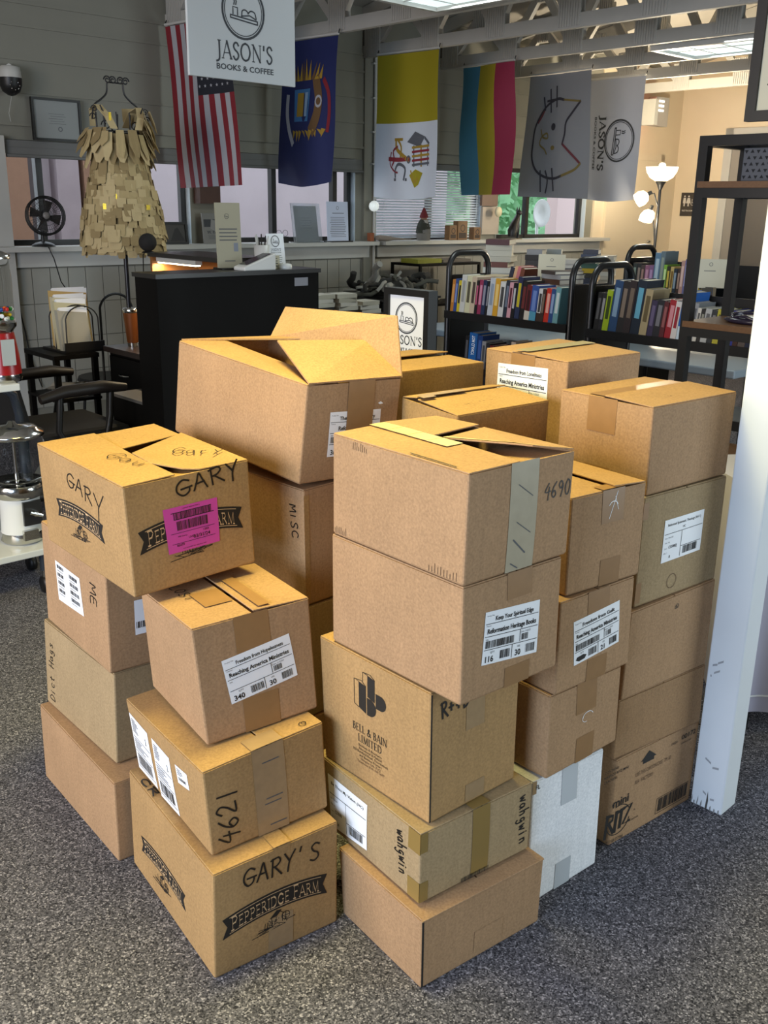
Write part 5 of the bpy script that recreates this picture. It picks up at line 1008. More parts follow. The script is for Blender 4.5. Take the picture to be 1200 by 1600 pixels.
def panel(name, label, cat, a, b, z, w, h, m, lean=0.0, yaw=0.0, th=.004, draw=None, frame=None, parts='card'):
    """upright card or frame standing at (a, b, z): draw(ink) works in metres from its bottom-left corner"""
    ux = AX*math.cos(yaw)+BX*math.sin(yaw); nb = (BX*math.cos(yaw)-AX*math.sin(yaw)); up = (V((0, 0, 1))+nb*lean).normalized(); o = rm(a, b, z)-ux*w/2
    t = thing(name, label, cat, rm(a, b, z))
    mb = MB(); mb.obox(o, ux*w, nb*th, up*h, m); mb.build(parts, t)
    if frame:
        mb = MB(); f = frame[1]; q = o-nb*.008
        for x, y, ww, hh in ((0, 0, w, f), (0, h-f, w, f), (0, f, f, h-2*f), (w-f, f, f, h-2*f)): mb.obox(q+ux*x+up*y, ux*ww, nb*(.008+th+.01), up*hh, frame[0])
        mb.build('frame', t)
    if draw:
        I = Ink(lambda x, y, l: o+ux*x+up*y-nb*l); draw(I, w, h); I.b.build('print', t)
    return t, o, ux, up, nb
def lines(I, x0, x1, y0, y1, n, m, th=.3, seed=1):
    rd = random.Random(seed)
    for k in range(n):
        y = y1-(y1-y0)*(k+.5)/n; I.rect(x0+(x1-x0)*rd.uniform(0, .08), y, x1-(x1-x0)*rd.uniform(0, .12), y+(y1-y0)/n*th, m)
panel('picture_frame', 'small dark picture frame on the sill right of the paper dress', 'picture', sp(276, 380), 6.10, ZS, .19, .15, mat('dark_photo', '3a3733', .4), .15, 0, .01, lambda I, w, h: I.poly([(.05, .02), (w-.02, .02), (w*.62, h*.75), (w*.5, h*.7)], mat('photo_shape', '22201f', .6)), (BLACK, .016), 'picture')
def broch(I, w, h): I.rect(.01, h*.55, w-.01, h*.8, SINK); I.text('W. PA', w*.25, h*.33, .03, SINK, bold=.02); lines(I, w*.3, w*.9, .03, h*.28, 4, GRYINK); I.poly([(w*.5, h*.5), (w*.95, h*.35), (w*.95, h*.75), (w*.6, h*.8)], mat('grey_picture', '8c8b88', .7), .001)
panel('brochure', 'grey brochures in a clear holder on the sill between the two left windows', 'brochure', sp(331, 380), 6.10, ZS, .12, .21, mat('brochure_paper', '7d7c78', .6), .12, 0, .012, broch)
mb = MB(); p = ab(on_b(322, 318, 6.16)); mb.rbox(p[0]-.08, p[0]+.09, 6.11, 6.19, p[2], p[2]+.16, mat('brown_plaque', '4c2f22', .6, noise=.15)); tag(mb.build('plaque', base=rm(p[0], 6.19, p[2])), 'dark brown wooden plaque between the windows, behind the striped flag', 'plaque')
def letter(I, w, h): I.ring(w*.5, h*.84, .012, .003, GRYINK, 16); I.text('In Memoriam' if False else 'Gift Certificates', w*.5, h*.70, .013, GRYINK, 'c', .02) if False else I.rect(w*.25, h*.70, w*.8, h*.715, SINK); lines(I, w*.12, w*.9, h*.08, h*.62, 12, GRYINK, .25, 5)
ACR = mat('clear_acrylic', 'dfe6ea', .1, trans=.85)
t, o, ux, up, nb = panel('sign_holder', 'curved grey page in a clear acrylic holder on the sill of the second window', 'sign holder', sp(480, 376), 6.09, ZS, .22, .27, mat('grey_page', '8d8e8c', .6), .16, 0, .003, lambda I, w, h: lines(I, w*.25, w*.75, h*.35, h*.7, 5, GRYINK, .2))
mb = MB(); mb.obox(o-nb*.008-ux*.03, ux*.28, nb*.004, up*.29, ACR); mb.obox(o-nb*.06-ux*.03, ux*.28, nb*.1, V((0, 0, .004)), ACR); mb.build('acrylic_stand', t)
t, o, ux, up, nb = panel('sign_holder', 'bluish white printed page in a holder on the sill, right of curved grey page', 'sign holder', sp(526, 376), 6.08, ZS+.008, .215, .295, mat('blue_white_page', 'c6cee0', .5), .05, 0, .004, letter)
mb = MB(); mb.obox(o-nb*.05, ux*.22, nb*.1, V((0, 0, -.008)), BLACK); mb.build('base', t)
mb = MB(); mb.rbox(sp(579, 378)-.022, sp(579, 378)+.022, 6.08, 6.12, ZS, ZS+.066, mat('orange_box', '8a4a26', .6)); tag(mb.build('small_box', base=rm(sp(579, 378), 6.1, ZS), bevel=.003), 'small orange brown box on the sill under the crystal light', 'box')
BITS = mat('cluttered_trinkets', '8e8378', .7); mb = MB(); rd = random.Random(8); a0, a1 = sp(588, 378), sp(640, 378)
pts = [rm(a0+(a1-a0)*k/8, 6.09+.02*math.sin(k*2), ZS+.008+.018*(1-k/9)) for k in range(9)]; mb.tube(pts, [.02, .025, .022, .018, .014, .01, .008, .006, .005], BITS, 8); tag(mb.build('cloth_bundle', base=rm(a0, 6.09, ZS)), 'small greyish crumpled cloth lying along the sill left of the gnome', 'cloth')
# crystal light on the wall
p = on_b(577, 322, 6.15); t = thing('wall_lamp', 'small round faceted glass wall light left of the white blind', 'lamp', p)
CRY = mat('faceted_glass', 'e8f0ee', .05, emit='eef4ee', estr=.45); mb = MB(); mb.lathe([(.001, -.06), (.026, -.055), (.042, -.03), (.042, -.02), (.026, .0), (.012, .012)], V(p)-BX*.05, CRY, 12, axis=BX+AX*.6, cap=False); mb.build('glass', t)  # faint emission added to the glass in place of its bright reflections
mb = MB(); mb.lathe([(.016, 0), (.018, .03), (.012, .05)], V(p)-BX*.045, mat('brass', '7a5d22', .3, .8), 12, axis=BX+AX*.6); mb.tube([V(p)-BX*.01+AX*.02, V(p)+BX*.035+AX*.025], .008, BLACK); mb.build('fitting', t)
# gnome
a = sp(662, 377); g = rm(a, 6.105, ZS); t = thing('garden_gnome', 'gnome figure with a red hat on the sill in front of the blind', 'figurine', g)
mb = MB(); mb.lathe([(.055, 0), (.062, .03), (.06, .08), (.05, .12), (.04, .15)], g, mat('gnome_grey', '77746e', .8, noise=.15), 18); mb.build('body', t)
mb = MB(); mb.lathe([(.064, .06), (.06, .10), (.048, .14), (.035, .165), (.02, .18)], g+BX*.004, mat('gnome_coat', '37392f', .85), 18, cap=False); mb.build('coat', t)
mb = MB(); mb.ball(g+V((0, 0, .178)), .028, mat('gnome_face', '8f6d57', .7), 12); mb.ball(g-BX*.028+V((0, 0, .172)), .008, mat('gnome_face', '8f6d57', .7), 8); mb.build('head', t)
mb = MB(); mb.lathe([(.024, 0), (.022, -.03), (.012, -.07), (.002, -.09)], g-BX*.022+V((0, 0, .168)), mat('gnome_beard', 'a8a49a', .9), 12); mb.build('beard', t)
mb = MB(); mb.lathe([(.038, .185), (.034, .205), (.024, .23), (.012, .255), (.004, .27)], g, mat('gnome_hat', '6d2226', .8), 16); mb.build('hat', t)
WDB = mat('carved_wood', '6e4d28', .6, noise=.2, nscale=40); WDD = mat('carved_dark', '2f2013', .7)
for k, (x0, x1, yt, lab) in enumerate(((698, 710, 352, 'left of the tall middle one'), (711, 726, 345, 'tallest of the three'), (736, 747, 355, 'the one standing apart at the right'))):
    a0, a1 = sp(x0, 374), sp(x1, 374); zt = ab(on_b(x0, yt, 6.1))[2]; t = thing('carved_block', 'carved wooden block on the sill, %s' % lab, 'ornament', rm((a0+a1)/2, 6.1, ZS), 'carved wooden blocks on the sill')
    mb = MB(); mb.rbox(a0, a1, 6.07, 6.13, ZS, zt, WDB); mb.build('block', t, bevel=.004)
    I = Ink(lambda x, y, l: rm(x, 6.07-l, y)); am = (a0+a1)/2; I.ring(am, ZS+(zt-ZS)*.62, (a1-a0)*.22, .008, WDD, 14); I.rect(a0+.015, ZS+.015, a1-.015, ZS+(zt-ZS)*.38, WDD); I.b.build('carving', t)
# cat figurine
a = sp(803, 371); g = rm(a, 6.08, ZS); t = thing('cat_figurine', 'slim black sitting cat statuette on the sill of the right window', 'figurine', g); CB = mat('black_bronze', '1c1917', .4)
mb = MB(); mb.tube([g+AX*x+V((0, 0, z)) for x, z in ((-.055, .02), (-.05, .07), (-.025, .13), (.005, .18), (.02, .215))], [.035, .048, .04, .03, .022], CB, 12); mb.tube([g+AX*.02+V((0, 0, .17)), g+AX*.035+V((0, 0, .08)), g+AX*.03+V((0, 0, .0))], [.018, .012, .012], CB, 8); mb.tube([g+AX*.045+BX*.02+V((0, 0, .17)), g+AX*.055+BX*.02+V((0, 0, .08)), g+AX*.05+BX*.02], [.016, .011, .012], CB, 8); mb.build('body', t)
mb = MB(); mb.ball(g+AX*.03+V((0, 0, .235)), .028, CB, 10); mb.tube([g+AX*.04+V((0, 0, .235)), g+AX*.066+V((0, 0, .228))], [.018, .01], CB, 8)
for s in (-.012, .014): mb.lathe([(.011, .0), (.006, .02), (.001, .038)], g+AX*(.018)+BX*s+V((0, 0, .25)), CB, 8)
mb.build('head', t)
mb = MB(); mb.rbox(a-.10, a+.06, 6.05, 6.13, ZS, ZS+.006, mat('gold_base', '6b5526', .5)); mb.build('base', t)
# papers on the pier between blind and right window
def note(I, w, h): lines(I, w*.15, w*.85, h*.2, h*.6, 5, GRYINK, .2)
for (x0, y0, x1, y1, lab, m) in ((754, 289, 777, 322, 'brown wooden plate on the pier between the blind and the right window', mat('plate_wood', '6f5546', .6)), (754, 323, 778, 366, 'white notice on the pier, under the brown wooden plate', mat('pier_notice', 'b2a697', .6))):
    p0, p1 = ab(on_b(x0, y0, 6.17)), ab(on_b(x1, y1, 6.17)); mb = MB(); mb.rbox(p0[0], p1[0], 6.165, 6.193, p1[2], p0[2], m); tag(mb.build('notice', base=rm(p0[0], 6.19, p1[2])), lab, 'notice')
p = on_b(779, 331, 6.10); mb = MB(); mb.lathe([(.001, -.004), (.045, -.004), (.045, .004), (.001, .004)], p, mat('cream_disc', 'd8cfae', .6), 20, axis=BX, sy=1.0); mb.tube([V(p)+V((0, 0, .045)), V(p)+V((0, 0, .3))], .0015, STEEL, 5); tag(mb.build('hanging_ornament', base=p), 'cream oval ornament hanging at the left side of the right window', 'ornament')

# ------------------------------------------------------------------ black desk cabinet and what stands on it
BLK = mat('black_melamine', (13, 11, 9), .55, noise=.1, nscale=30, spec=.12); BLK2 = mat('black_melamine_top', '26231f', .35)
CZ = 1.236
t = thing('reception_cabinet', 'tall black cabinet back of the reception desk behind the boxes', 'cabinet', rm(2.85, 4.1, 0))
mb = MB(); mb.rbox(2.30, 3.24, 4.0, 4.20, 0, CZ-.02, BLK); mb.build('body', t)
mb = MB(); mb.rbox(2.29, 3.25, 3.992, 4.21, CZ-.02, CZ, BLK2); mb.build('top', t)
I = Ink(lambda x, y, l: rm(x, 4.0-l, y)); p0, p1 = ab(on_b(460, 434, 4.0)), ab(on_b(481, 446, 4.0)); I.rect(p0[0], p1[2], p1[0], p0[2], mat('grey_sticker', '85858a', .5), .001); I.text('MENU', (p0[0]+p1[0])/2, p1[2]+.02, .018, SINK, 'c', .02, (p1[0]-p0[0])*.9, l=.002) if False else lines(I, p0[0]+.005, p1[0]-.005, p1[2]+.005, p0[2]-.004, 3, SINK, .5); I.b.build('sticker', t)
t = thing('reception_desk', 'black desk with drawers behind the tall cabinet', 'desk', rm(3.1, 4.8, 0))
mb = MB(); mb.rbox(2.59, 3.7, 4.25, 5.14, .735, .765, mat('dark_brown_desktop', '2c211b', .4)); mb.build('desktop', t)
mb = MB(); mb.rbox(2.62, 3.05, 4.64, 5.12, .0, .735, BLK); mb.build('pedestal', t)
for k in range(3):
    d = MB(); d.rbox(2.605, 2.6195, 4.66, 5.10, .04+.23*k, .255+.23*k, BLK); o = d.build('drawer', t); h = MB(); h.tube([rm(2.60, 4.88, .16+.23*k), rm(2.585, 4.90, .16+.23*k), rm(2.585, 4.96, .16+.23*k), rm(2.60, 4.98, .16+.23*k)], .005, CHROME, 6); h.build('handle', o)
mb = MB(); mb.rbox(3.62, 3.66, 4.3, 5.12, 0, .735, BLK); mb.build('side_panel', t)
t = thing('file_cabinet', 'low black cabinet with a grey top beside the tall reception cabinet', 'cabinet', rm(2.5, 4.4, 0))
mb = MB(); mb.rbox(2.36, 2.58, 4.24, 4.62, 0, .585, BLK); mb.build('body', t); mb = MB(); mb.rbox(2.355, 2.585, 4.235, 4.625, .585, .60, mat('grey_top', '5d5953', .5)); mb.build('top', t)
# hutch over the desk, lit inside
WOODI = mat('warm_wood_inside', '8a5a2c', .6, noise=.15)
t = thing('desk_hutch', 'black hutch shelf on the desk, its inside lit warm orange', 'hutch', rm(2.8, 4.6, .765))
mb = MB(); mb.rbox(2.79, 3.12, 4.22, 4.94, 1.262, 1.285, BLK2); mb.build('top', t)
for bb in (4.91, 4.24): mb = MB(); mb.rbox(2.80, 3.11, bb, bb+.02, .766, 1.262, WOODI); mb.build('side_panel', t)
mb = MB(); mb.rbox(3.095, 3.11, 4.26, 4.91, .766, 1.262, WOODI); mb.build('back_panel', t)
t = thing('strip_lamp', 'lit white strip lamp under the hutch shelf', 'lamp', rm(2.84, 4.7, 1.26))
mb = MB(); mb.rbox(2.82, 2.86, 4.50, 4.90, 1.235, 1.2615, WHITE); mb.build('housing', t); mb = MB(); mb.rbox(2.823, 2.857, 4.51, 4.89, 1.228, 1.235, mat('lit_strip', 'fff2d8', .5, emit='ffedc8', estr=6)); mb.build('tube', t)
l = area_light('strip_lamp_light', rm(2.84, 4.7, 1.225), rm(2.80, 4.7, 0), .4, .04, 5, (1, .80, .5))
for i, (b_, a_, w, h, hexc, lab) in enumerate(((4.42, 3.04, .10, .16, 'd8c6a0', 'small cream card standing inside the lit hutch'), (4.60, 3.06, .14, .22, 'e0dcd0', 'white card standing inside the lit hutch'))):
    mb = MB(); mb.rbox(a_, a_+.01, b_, b_+w, .766, .766+h+.2, mat('hutch_card_%s' % hexc, hexc, .6)); tag(mb.build('card', base=rm(a_, b_, .766)), lab, 'card')
g = on_b(231, 384, 4.85); t = thing('speaker', 'round black speaker ball on the hutch in front of the paper dress', 'speaker', rm(ab(g)[0], 4.85, 1.285))
gz = 1.285; gc = rm(ab(g)[0], 4.85, gz+.055); mb = MB(); mb.ball(gc, .048, mat('black_mesh_fabric', '191716', .85), 16); mb.build('ball', t); mb = MB(); mb.lathe([(.034, 0), (.030, .008), (.012, .012)], rm(ab(g)[0], 4.85, gz), BLACK, 16); mb.build('foot', t)
mb = MB(); mb.tube([rm(ab(g)[0], 4.87, gz+.01), rm(2.77, 4.95, 1.27), rm(2.765, 4.96, 1.0), rm(2.765, 4.97, .77)], .003, BLACK, 6); mb.build('cable', t)
def dk(x, y, b=4.1): p = ab(on_b(x, y, b)); return p
def notice(I, w, h):
    shop_logo(I, w*.45, h*.80, w*.09, SINK)
    for k, s in enumerate(('Please order here first', 'before finding a table.', 'We take cards, phones', 'and gift certificates')): I.rect(w*.12, h*(.60-.055*k), w*(.85-.03*(k % 2)), h*(.617-.055*k), GRYINK)
    for k in range(3): I.rect(w*(.16+.26*k), h*.27, w*(.34+.26*k), h*.40, (mat('tan_print', 'b38a5e', .7), GRYINK, mat('slate_print', '7d838c', .7))[(1, 0, 2)[k]]) if k == 2 else None
    I.rect(w*.3, h*.12, w*.72, h*.135, GRYINK)
p = dk(369, 404); t, o, ux, up, nb = panel('table_sign', 'tall cream sign board standing on the reception cabinet', 'sign', p[0], 4.152, CZ, .135, .315, mat('cream_sign', (162, 157, 133), .6), .05, -.12, .006, notice)
mb = MB(); mb.obox(o-nb*.045+ux*.0, ux*.135, nb*.10, V((0, 0, .008)), BLACK); mb.build('base', t)
# card reader
p = dk(398, 424, 4.045); q = rm(p[0], 4.045, CZ); t = thing('card_reader', 'white wedge shaped card reader with a dark screen on the cabinet', 'card reader', q); WP = mat('white_gloss_plastic', 'd3d3cd', .3)
def pr(x, y, z): return q+AX*x+BX*y+V((0, 0, z))
mb = MB(); mb.hexa([pr(-.095, -.05, .0), pr(.095, -.05, .0), pr(.095, .045, 0), pr(-.095, .045, 0), pr(-.095, -.05, .018), pr(.095, -.05, .082), pr(.095, .045, .082), pr(-.095, .045, .018)], WP); mb.build('housing', t, bevel=.006)
mb = MB(); mb.poly([pr(-.07, -.035, .0285), pr(.08, -.035, .0790), pr(.08, .038, .0790), pr(-.07, .038, .0285)], mat('dark_screen', '2c2f33', .15)); mb.build('screen', t)
p = dk(409, 404, 4.15); q = rm(p[0], 4.15, CZ); t = thing('pen_cup', 'white cup full of black and white pens on the cabinet', 'cup', q)
mb = MB(); mb.lathe([(.034, 0), (.040, .115), (.037, .115), (.031, .006), (.001, .006)], q, mat('white_cup', 'bdbcb6', .4), 20, cap=False); mb.build('cup', t); rd = random.Random(3)
for k in range(9):
    an = rd.uniform(0, 6.28); d = AX*math.cos(an)+BX*math.sin(an); s = q+d*.012+V((0, 0, .01)); e = q+d*rd.uniform(.03, .045)+V((0, 0, rd.uniform(.14, .17))); m = BLACK if k % 2 else WHITE
    mb = MB(); mb.tube([s, s+(e-s)*.85, e], [.004, .004, .003], m, 6); o = mb.build('pen', base=q); tag(o, '%s pen in the white cup on the cabinet' % ('black' if k % 2 else 'white'), 'pen', 'black pens in the cup' if k % 2 else 'white pens in the cup')
def shopcard(I, w, h): shop_logo(I, w*.48, h*.78, w*.24, SINK); roman(I, "JASON'S", w*.48, h*.5, w*.6, h*.07, SINK, bold=.14); I.text('BOOKS & COFFEE', w*.48, h*.44, .006, SINK, 'c', .01, w*.6); lines(I, w*.12, w*.85, h*.1, h*.38, 5, GRYINK, .2)
p = dk(436, 415, 4.12); panel('table_sign', 'white card with ring logo and JASON\'S, on the cabinet right of the pen cup', 'sign', p[0], 4.13, CZ, .115, .17, PAPER, .12, .1, .003, shopcard)
p = dk(433, 420, 4.06); panel('card', 'small cream price card on the cabinet in front of the JASON\'S card', 'card', p[0], 4.07, CZ, .055, .065, CREAMC, .1, 0, .002, lambda I, w, h: lines(I, w*.2, w*.8, h*.1, h*.85, 4, GRYINK, .3))
p = dk(446, 424, 4.05); q = rm(p[0], 4.05, CZ); mb = MB(); mb.lathe([(.032, 0), (.034, .008), (.032, .022), (.024, .026), (.001, .026)], q, WP, 20); tag(mb.build('puck', base=q), 'small round white device at the right end of the cabinet top', 'device')
mb = MB(); a = dk(380, 385, 4.9)[0]; mb.rbox(3.3, 3.9, 5.2, 5.35, .766, 1.22, BLK2); tag(mb.build('monitor_stand', base=rm(3.6, 5.3, .766)), 'dark box shelf on the desk behind the card reader', 'shelf')
t = thing('eyeglasses', 'wire rimmed glasses on the sill behind the pen cup', 'eyewear', rm(sp(432, 376), 6.1, ZS)); mb = MB()
for s in (-.03, .03): mb.tube([rm(sp(436, 376)+s+.024*math.cos(k*PI/8), 6.06, ZS+.07+.022*math.sin(k*PI/8)) for k in range(16)], .0018, STEEL, 5, closed=True)
mb.tube([rm(sp(436, 376)-.006, 6.06, ZS+.07), rm(sp(436, 376)+.006, 6.06, ZS+.07)], .0018, STEEL, 5); mb.build('frame', t); mb = MB(); mb.rbox(sp(436, 376)-.06, sp(436, 376)+.06, 6.06, 6.12, ZS, ZS+.045, BLACK); mb.build('case', t)
# tumbler
q = on_z(208, 541, .766); t = thing('tumbler', 'copper brown steel tumbler on the black desk', 'tumbler', q); COP = mat('copper_brown', '6b3a17', .35, .3)
mb = MB(); mb.lathe([(.030, .022), (.032, .03), (.040, .13), (.046, .19)], q, COP, 24, cap=False); mb.build('body', t); mb = MB(); mb.lathe([(.028, 0), (.030, .022), (.030, .024)], q, CHROME, 24); mb.build('base', t)
mb = MB(); mb.lathe([(.047, .19), (.049, .196), (.049, .212), (.044, .216), (.001, .214)], q, CHROME, 24); mb.build('lid', t)
# files in a wire rack on a small table
_q = on_y(112, 546, 5.66); fa, fb, fz = ab(_q); q = rm(fa, fb, fz)
t = thing('side_table', 'small black table under the paper files at the left', 'table', rm(fa+.02, fb, 0)); mb = MB(); mb.rbox(fa-.2, fa+.07, fb-.2, fb+.2, fz-.025, fz, BLK); mb.rbox(fa-.2, fa+.07, fb-.2, fb+.2, .455, .47, BLK); mb.build('tabletop', t)
for x, y in ((fa-.195, fb-.195), (fa+.035, fb-.195), (fa-.195, fb+.165), (fa+.035, fb+.165)): mb = MB(); mb.rbox(x, x+.03, y, y+.03, 0, fz-.025, BLK); mb.build('leg', t)
t = thing('file_rack', 'black wire file rack on the small table at the left', 'file rack', q)
mb = MB(); mb.rbox(fa-.11, fa+.13, fb-.16, fb+.14, fz+.0005, fz+.012, BLACK); mb.rbox(fa-.11, fa+.13, fb-.16, fb-.15, fz+.0005, fz+.06, BLACK); mb.build('tray', t)
for k in range(4):
    bb = fb-.14+.07*k; aa = fa-.09; mb = MB(); mb.tube([rm(aa+.10*(1-math.cos(PI*j/14)), bb, fz+.01+.16*(1 if 0 < j < 14 else 0)+.09*math.sin(PI*j/14)) for j in range(15)], .004, BLACK, 6); mb.build('wire_arch', t)
for k, (hexc, dx, h, lab) in enumerate((('a9a594', -.05, .24, 'nearest, grey white'), ('c8c09c', -.02, .28, 'second, cream'), ('cfc6a6', .02, .30, 'third, cream with papers'), ('c9a968', .06, .33, 'farthest and tallest, tan'))):
    b0 = fb-.125+.07*k; tl = thing('file_folder', 'paper file standing in the wire rack, %s' % lab, 'folder', rm(fa, b0, fz+.012), 'paper files in the wire rack'); m = mat('folder_'+hexc, hexc, .7)
    mb = MB(); mb.hexa([rm(fa-.085+dx*.5, b0, fz+.014), rm(fa+.12+dx, b0, fz+.014), rm(fa+.12+dx, b0+.035, fz+.014), rm(fa-.085+dx*.5, b0+.035, fz+.014), rm(fa-.095+dx*.6, b0+.006, fz+h), rm(fa+.10+dx, b0+.006, fz+h-.02), rm(fa+.10+dx, b0+.041, fz+h-.02), rm(fa-.095+dx*.6, b0+.041, fz+h)], m); mb.build('cover', tl)
    mb = MB()
    for j in range(3): mb.rbox(fa-.08+dx*.6, fa+.105+dx-.01*j, b0+.008+.011*j, b0+.010+.011*j, fz+.02, fz+h+.008+.006*(j % 2), PAPER)
    mb.build('papers', tl)
# wire chair frame beyond the desk
t = thing('wire_chair', 'black wire backed chair beyond the desk, left of the tumbler', 'chair', rm(3.3, 5.75, 0)); q = on_y(183, 510, 6.15); qa, qb, _ = ab(q)
mb = MB(); mb.tube([rm(qa-.11+.11*(1-math.cos(PI*j/16)), qb, .45+.45*(1 if 0 < j < 16 else 0)+.10*math.sin(PI*j/16)) for j in range(17)], .008, BLACK, 8)
mb.build('backrest', t); mb = MB(); mb.lathe([(.19, 0), (.2, .01), (.19, .03)], rm(qa+.02, qb+.20, .43), BLACK, 20); mb.build('seat', t)
for x, y in ((-.13, .33), (.15, .33), (-.11, .03), (.11, .03)): mb = MB(); mb.tube([rm(qa+x, qb+y, .0), rm(qa+x*.8, qb+y*.9-.02, .44)], .01, BLACK, 8); mb.build('leg', t)
# armchair
cc = on_z(95, 665, .46); t = thing('armchair', 'black office armchair beside the desk at the left', 'chair', V((cc.x, cc.y, 0))); FAB = mat('black_upholstery', '100f0f', .9); ca, cb, _ = ab(cc)
mb = MB(); mb.rbox(ca-.26, ca+.26, cb-.26, cb+.26, .38, .48, FAB); mb.build('seat', t, bevel=.03)
mb = MB(); mb.obox(rm(ca-.30, cb-.22, .50), BX*.44, V((0, 0, .38))-AX*.08, AX*.07, FAB); mb.build('backrest', t, bevel=.02)
for s, lab in ((-1, 'armrest'), (1, 'armrest')):
    bb = cb+s*.29; mb = MB(); mb.tube([rm(ca-.22, bb, .66), rm(ca-.10, bb, .685), rm(ca+.10, bb, .69), rm(ca+.22, bb, .675)], [.022, .03, .032, .02], mat('dark_arm_pad', '231d1a', .5), 10); o = mb.build(lab, t)
    m2 = MB(); m2.tube([rm(ca+.14, bb, .67), rm(ca+.13, bb, .55), rm(ca+.10, bb, .42)], .016, BLACK, 8); m2.build('arm_support', o); m2 = MB(); m2.tube([rm(ca-.12, bb, .67), rm(ca-.14, bb, .5), rm(ca-.10, bb, .42)], .016, BLACK, 8); m2.build('arm_support', o)
mb = MB(); mb.tube([rm(ca, cb, .08), rm(ca, cb, .38)], .03, BLACK, 12); mb.build('column', t)
for k in range(5):
    an = 2*PI*k/5+.3; mb = MB(); e = rm(ca+.29*math.cos(an), cb+.29*math.sin(an), .075); mb.tube([rm(ca, cb, .11), e], [.03, .018], BLACK, 8); o = mb.build('leg', t); m2 = MB(); m2.ball(V((e.x, e.y, .032)), .03, BLACK, 10); m2.build('caster', o)
mb = MB(); rd = random.Random(5); q = on_y(105, 595, 5.25); q.z = .55
qa, qb, qz = fa-.06, fb-.06, .522; PAP2 = mat('crumpled_paper', '9b978a', .8)
mb = MB(); mb.grid(lambda u, v: rm(qa-.09+.16*u, qb-.10+.24*v, qz-.022+.02*math.sin(9*u+4*v)+.03*u*(1-v)+.012), 12, 8, PAP2); mb.grid(lambda u, v: rm(qa-.09+.16*u, qb-.10+.24*v, .4712), 2, 2, PAP2); tag(mb.build('papers', base=rm(qa, qb, qz-.05)), 'crumpled pale papers on the low shelf of the small black table behind the armchair', 'papers')
# cord along the wall
mb = MB(); mb.tube([on_b(x, y, 6.17) for x, y in ((20, 415), (24, 450), (30, 480), (40, 520), (48, 560), (66, 605))], .004, BLACK, 6); tag(mb.build('power_cable', base=on_b(66, 605, 6.17)), 'thin black cord running down the tiled wall at the left edge', 'cable')

# ------------------------------------------------------------------ candy machines on a white stand at the left edge
SX, SY = -1.49, 3.80; sa, sb, _ = ab(V((SX, SY, 0)))
t = thing('display_stand', 'white two shelf stand on dark tubes and casters at the left edge', 'stand', V((SX, SY, 0))); WS = mat('white_shelf', 'cfd0ca', .4); TUB = mat('dark_blue_tube', '2b3038', .35)
mb = MB(); mb.rbox(sa-.55, sa+.075, sb-.15, sb+.22, .172, .20, WS); mb.build('shelf', t, bevel=.004)
mb = MB(); mb.rbox(sa-.55, sa+.022, sb-.05, sb+.22, .832, .86, WS); mb.build('shelf', t, bevel=.004)
mb = MB(); mb.tube([rm(sa+.0, sb+.10, .83), rm(sa+.05, sb+.10, .79), rm(sa+.075, sb+.12, .70), rm(sa+.08, sb+.15, .10)], .018, TUB, 10); mb.tube([rm(sa-.5, sb+.18, .1), rm(sa-.5, sb+.18, .83)], .016, TUB, 10); mb.tube([rm(sa-.55, sb-.10, .10), rm(sa+.10, sb+.2, .10)], .016, TUB, 8); mb.tube([rm(sa+.02, sb-.12, .10), rm(sa+.02, sb-.12, .172)], .018, TUB, 8); mb.tube([rm(sa-.04, sb+.2, .2), rm(sa-.04, sb+.2, .83)], .02, WHITE, 8); mb.build('frame', t)
for x, y in ((.02, -.12), (-.5, -.12), (.08, .16)): mb = MB(); mb.lathe([(.001, -.014), (.034, -.014), (.036, 0), (.034, .014), (.001, .014)], rm(sa+x, sb+y, .036), BLACK, 14, axis=AX); mb.tube([rm(sa+x, sb+y, .036), rm(sa+x, sb+y, .10)], .012, CHROME, 8); mb.build('caster', t)
GLS = mat('clear_globe', 'f4f6f4', .02, trans=1.0); GLS.node_tree.nodes['Principled BSDF'].inputs['IOR'].default_value = 1.08
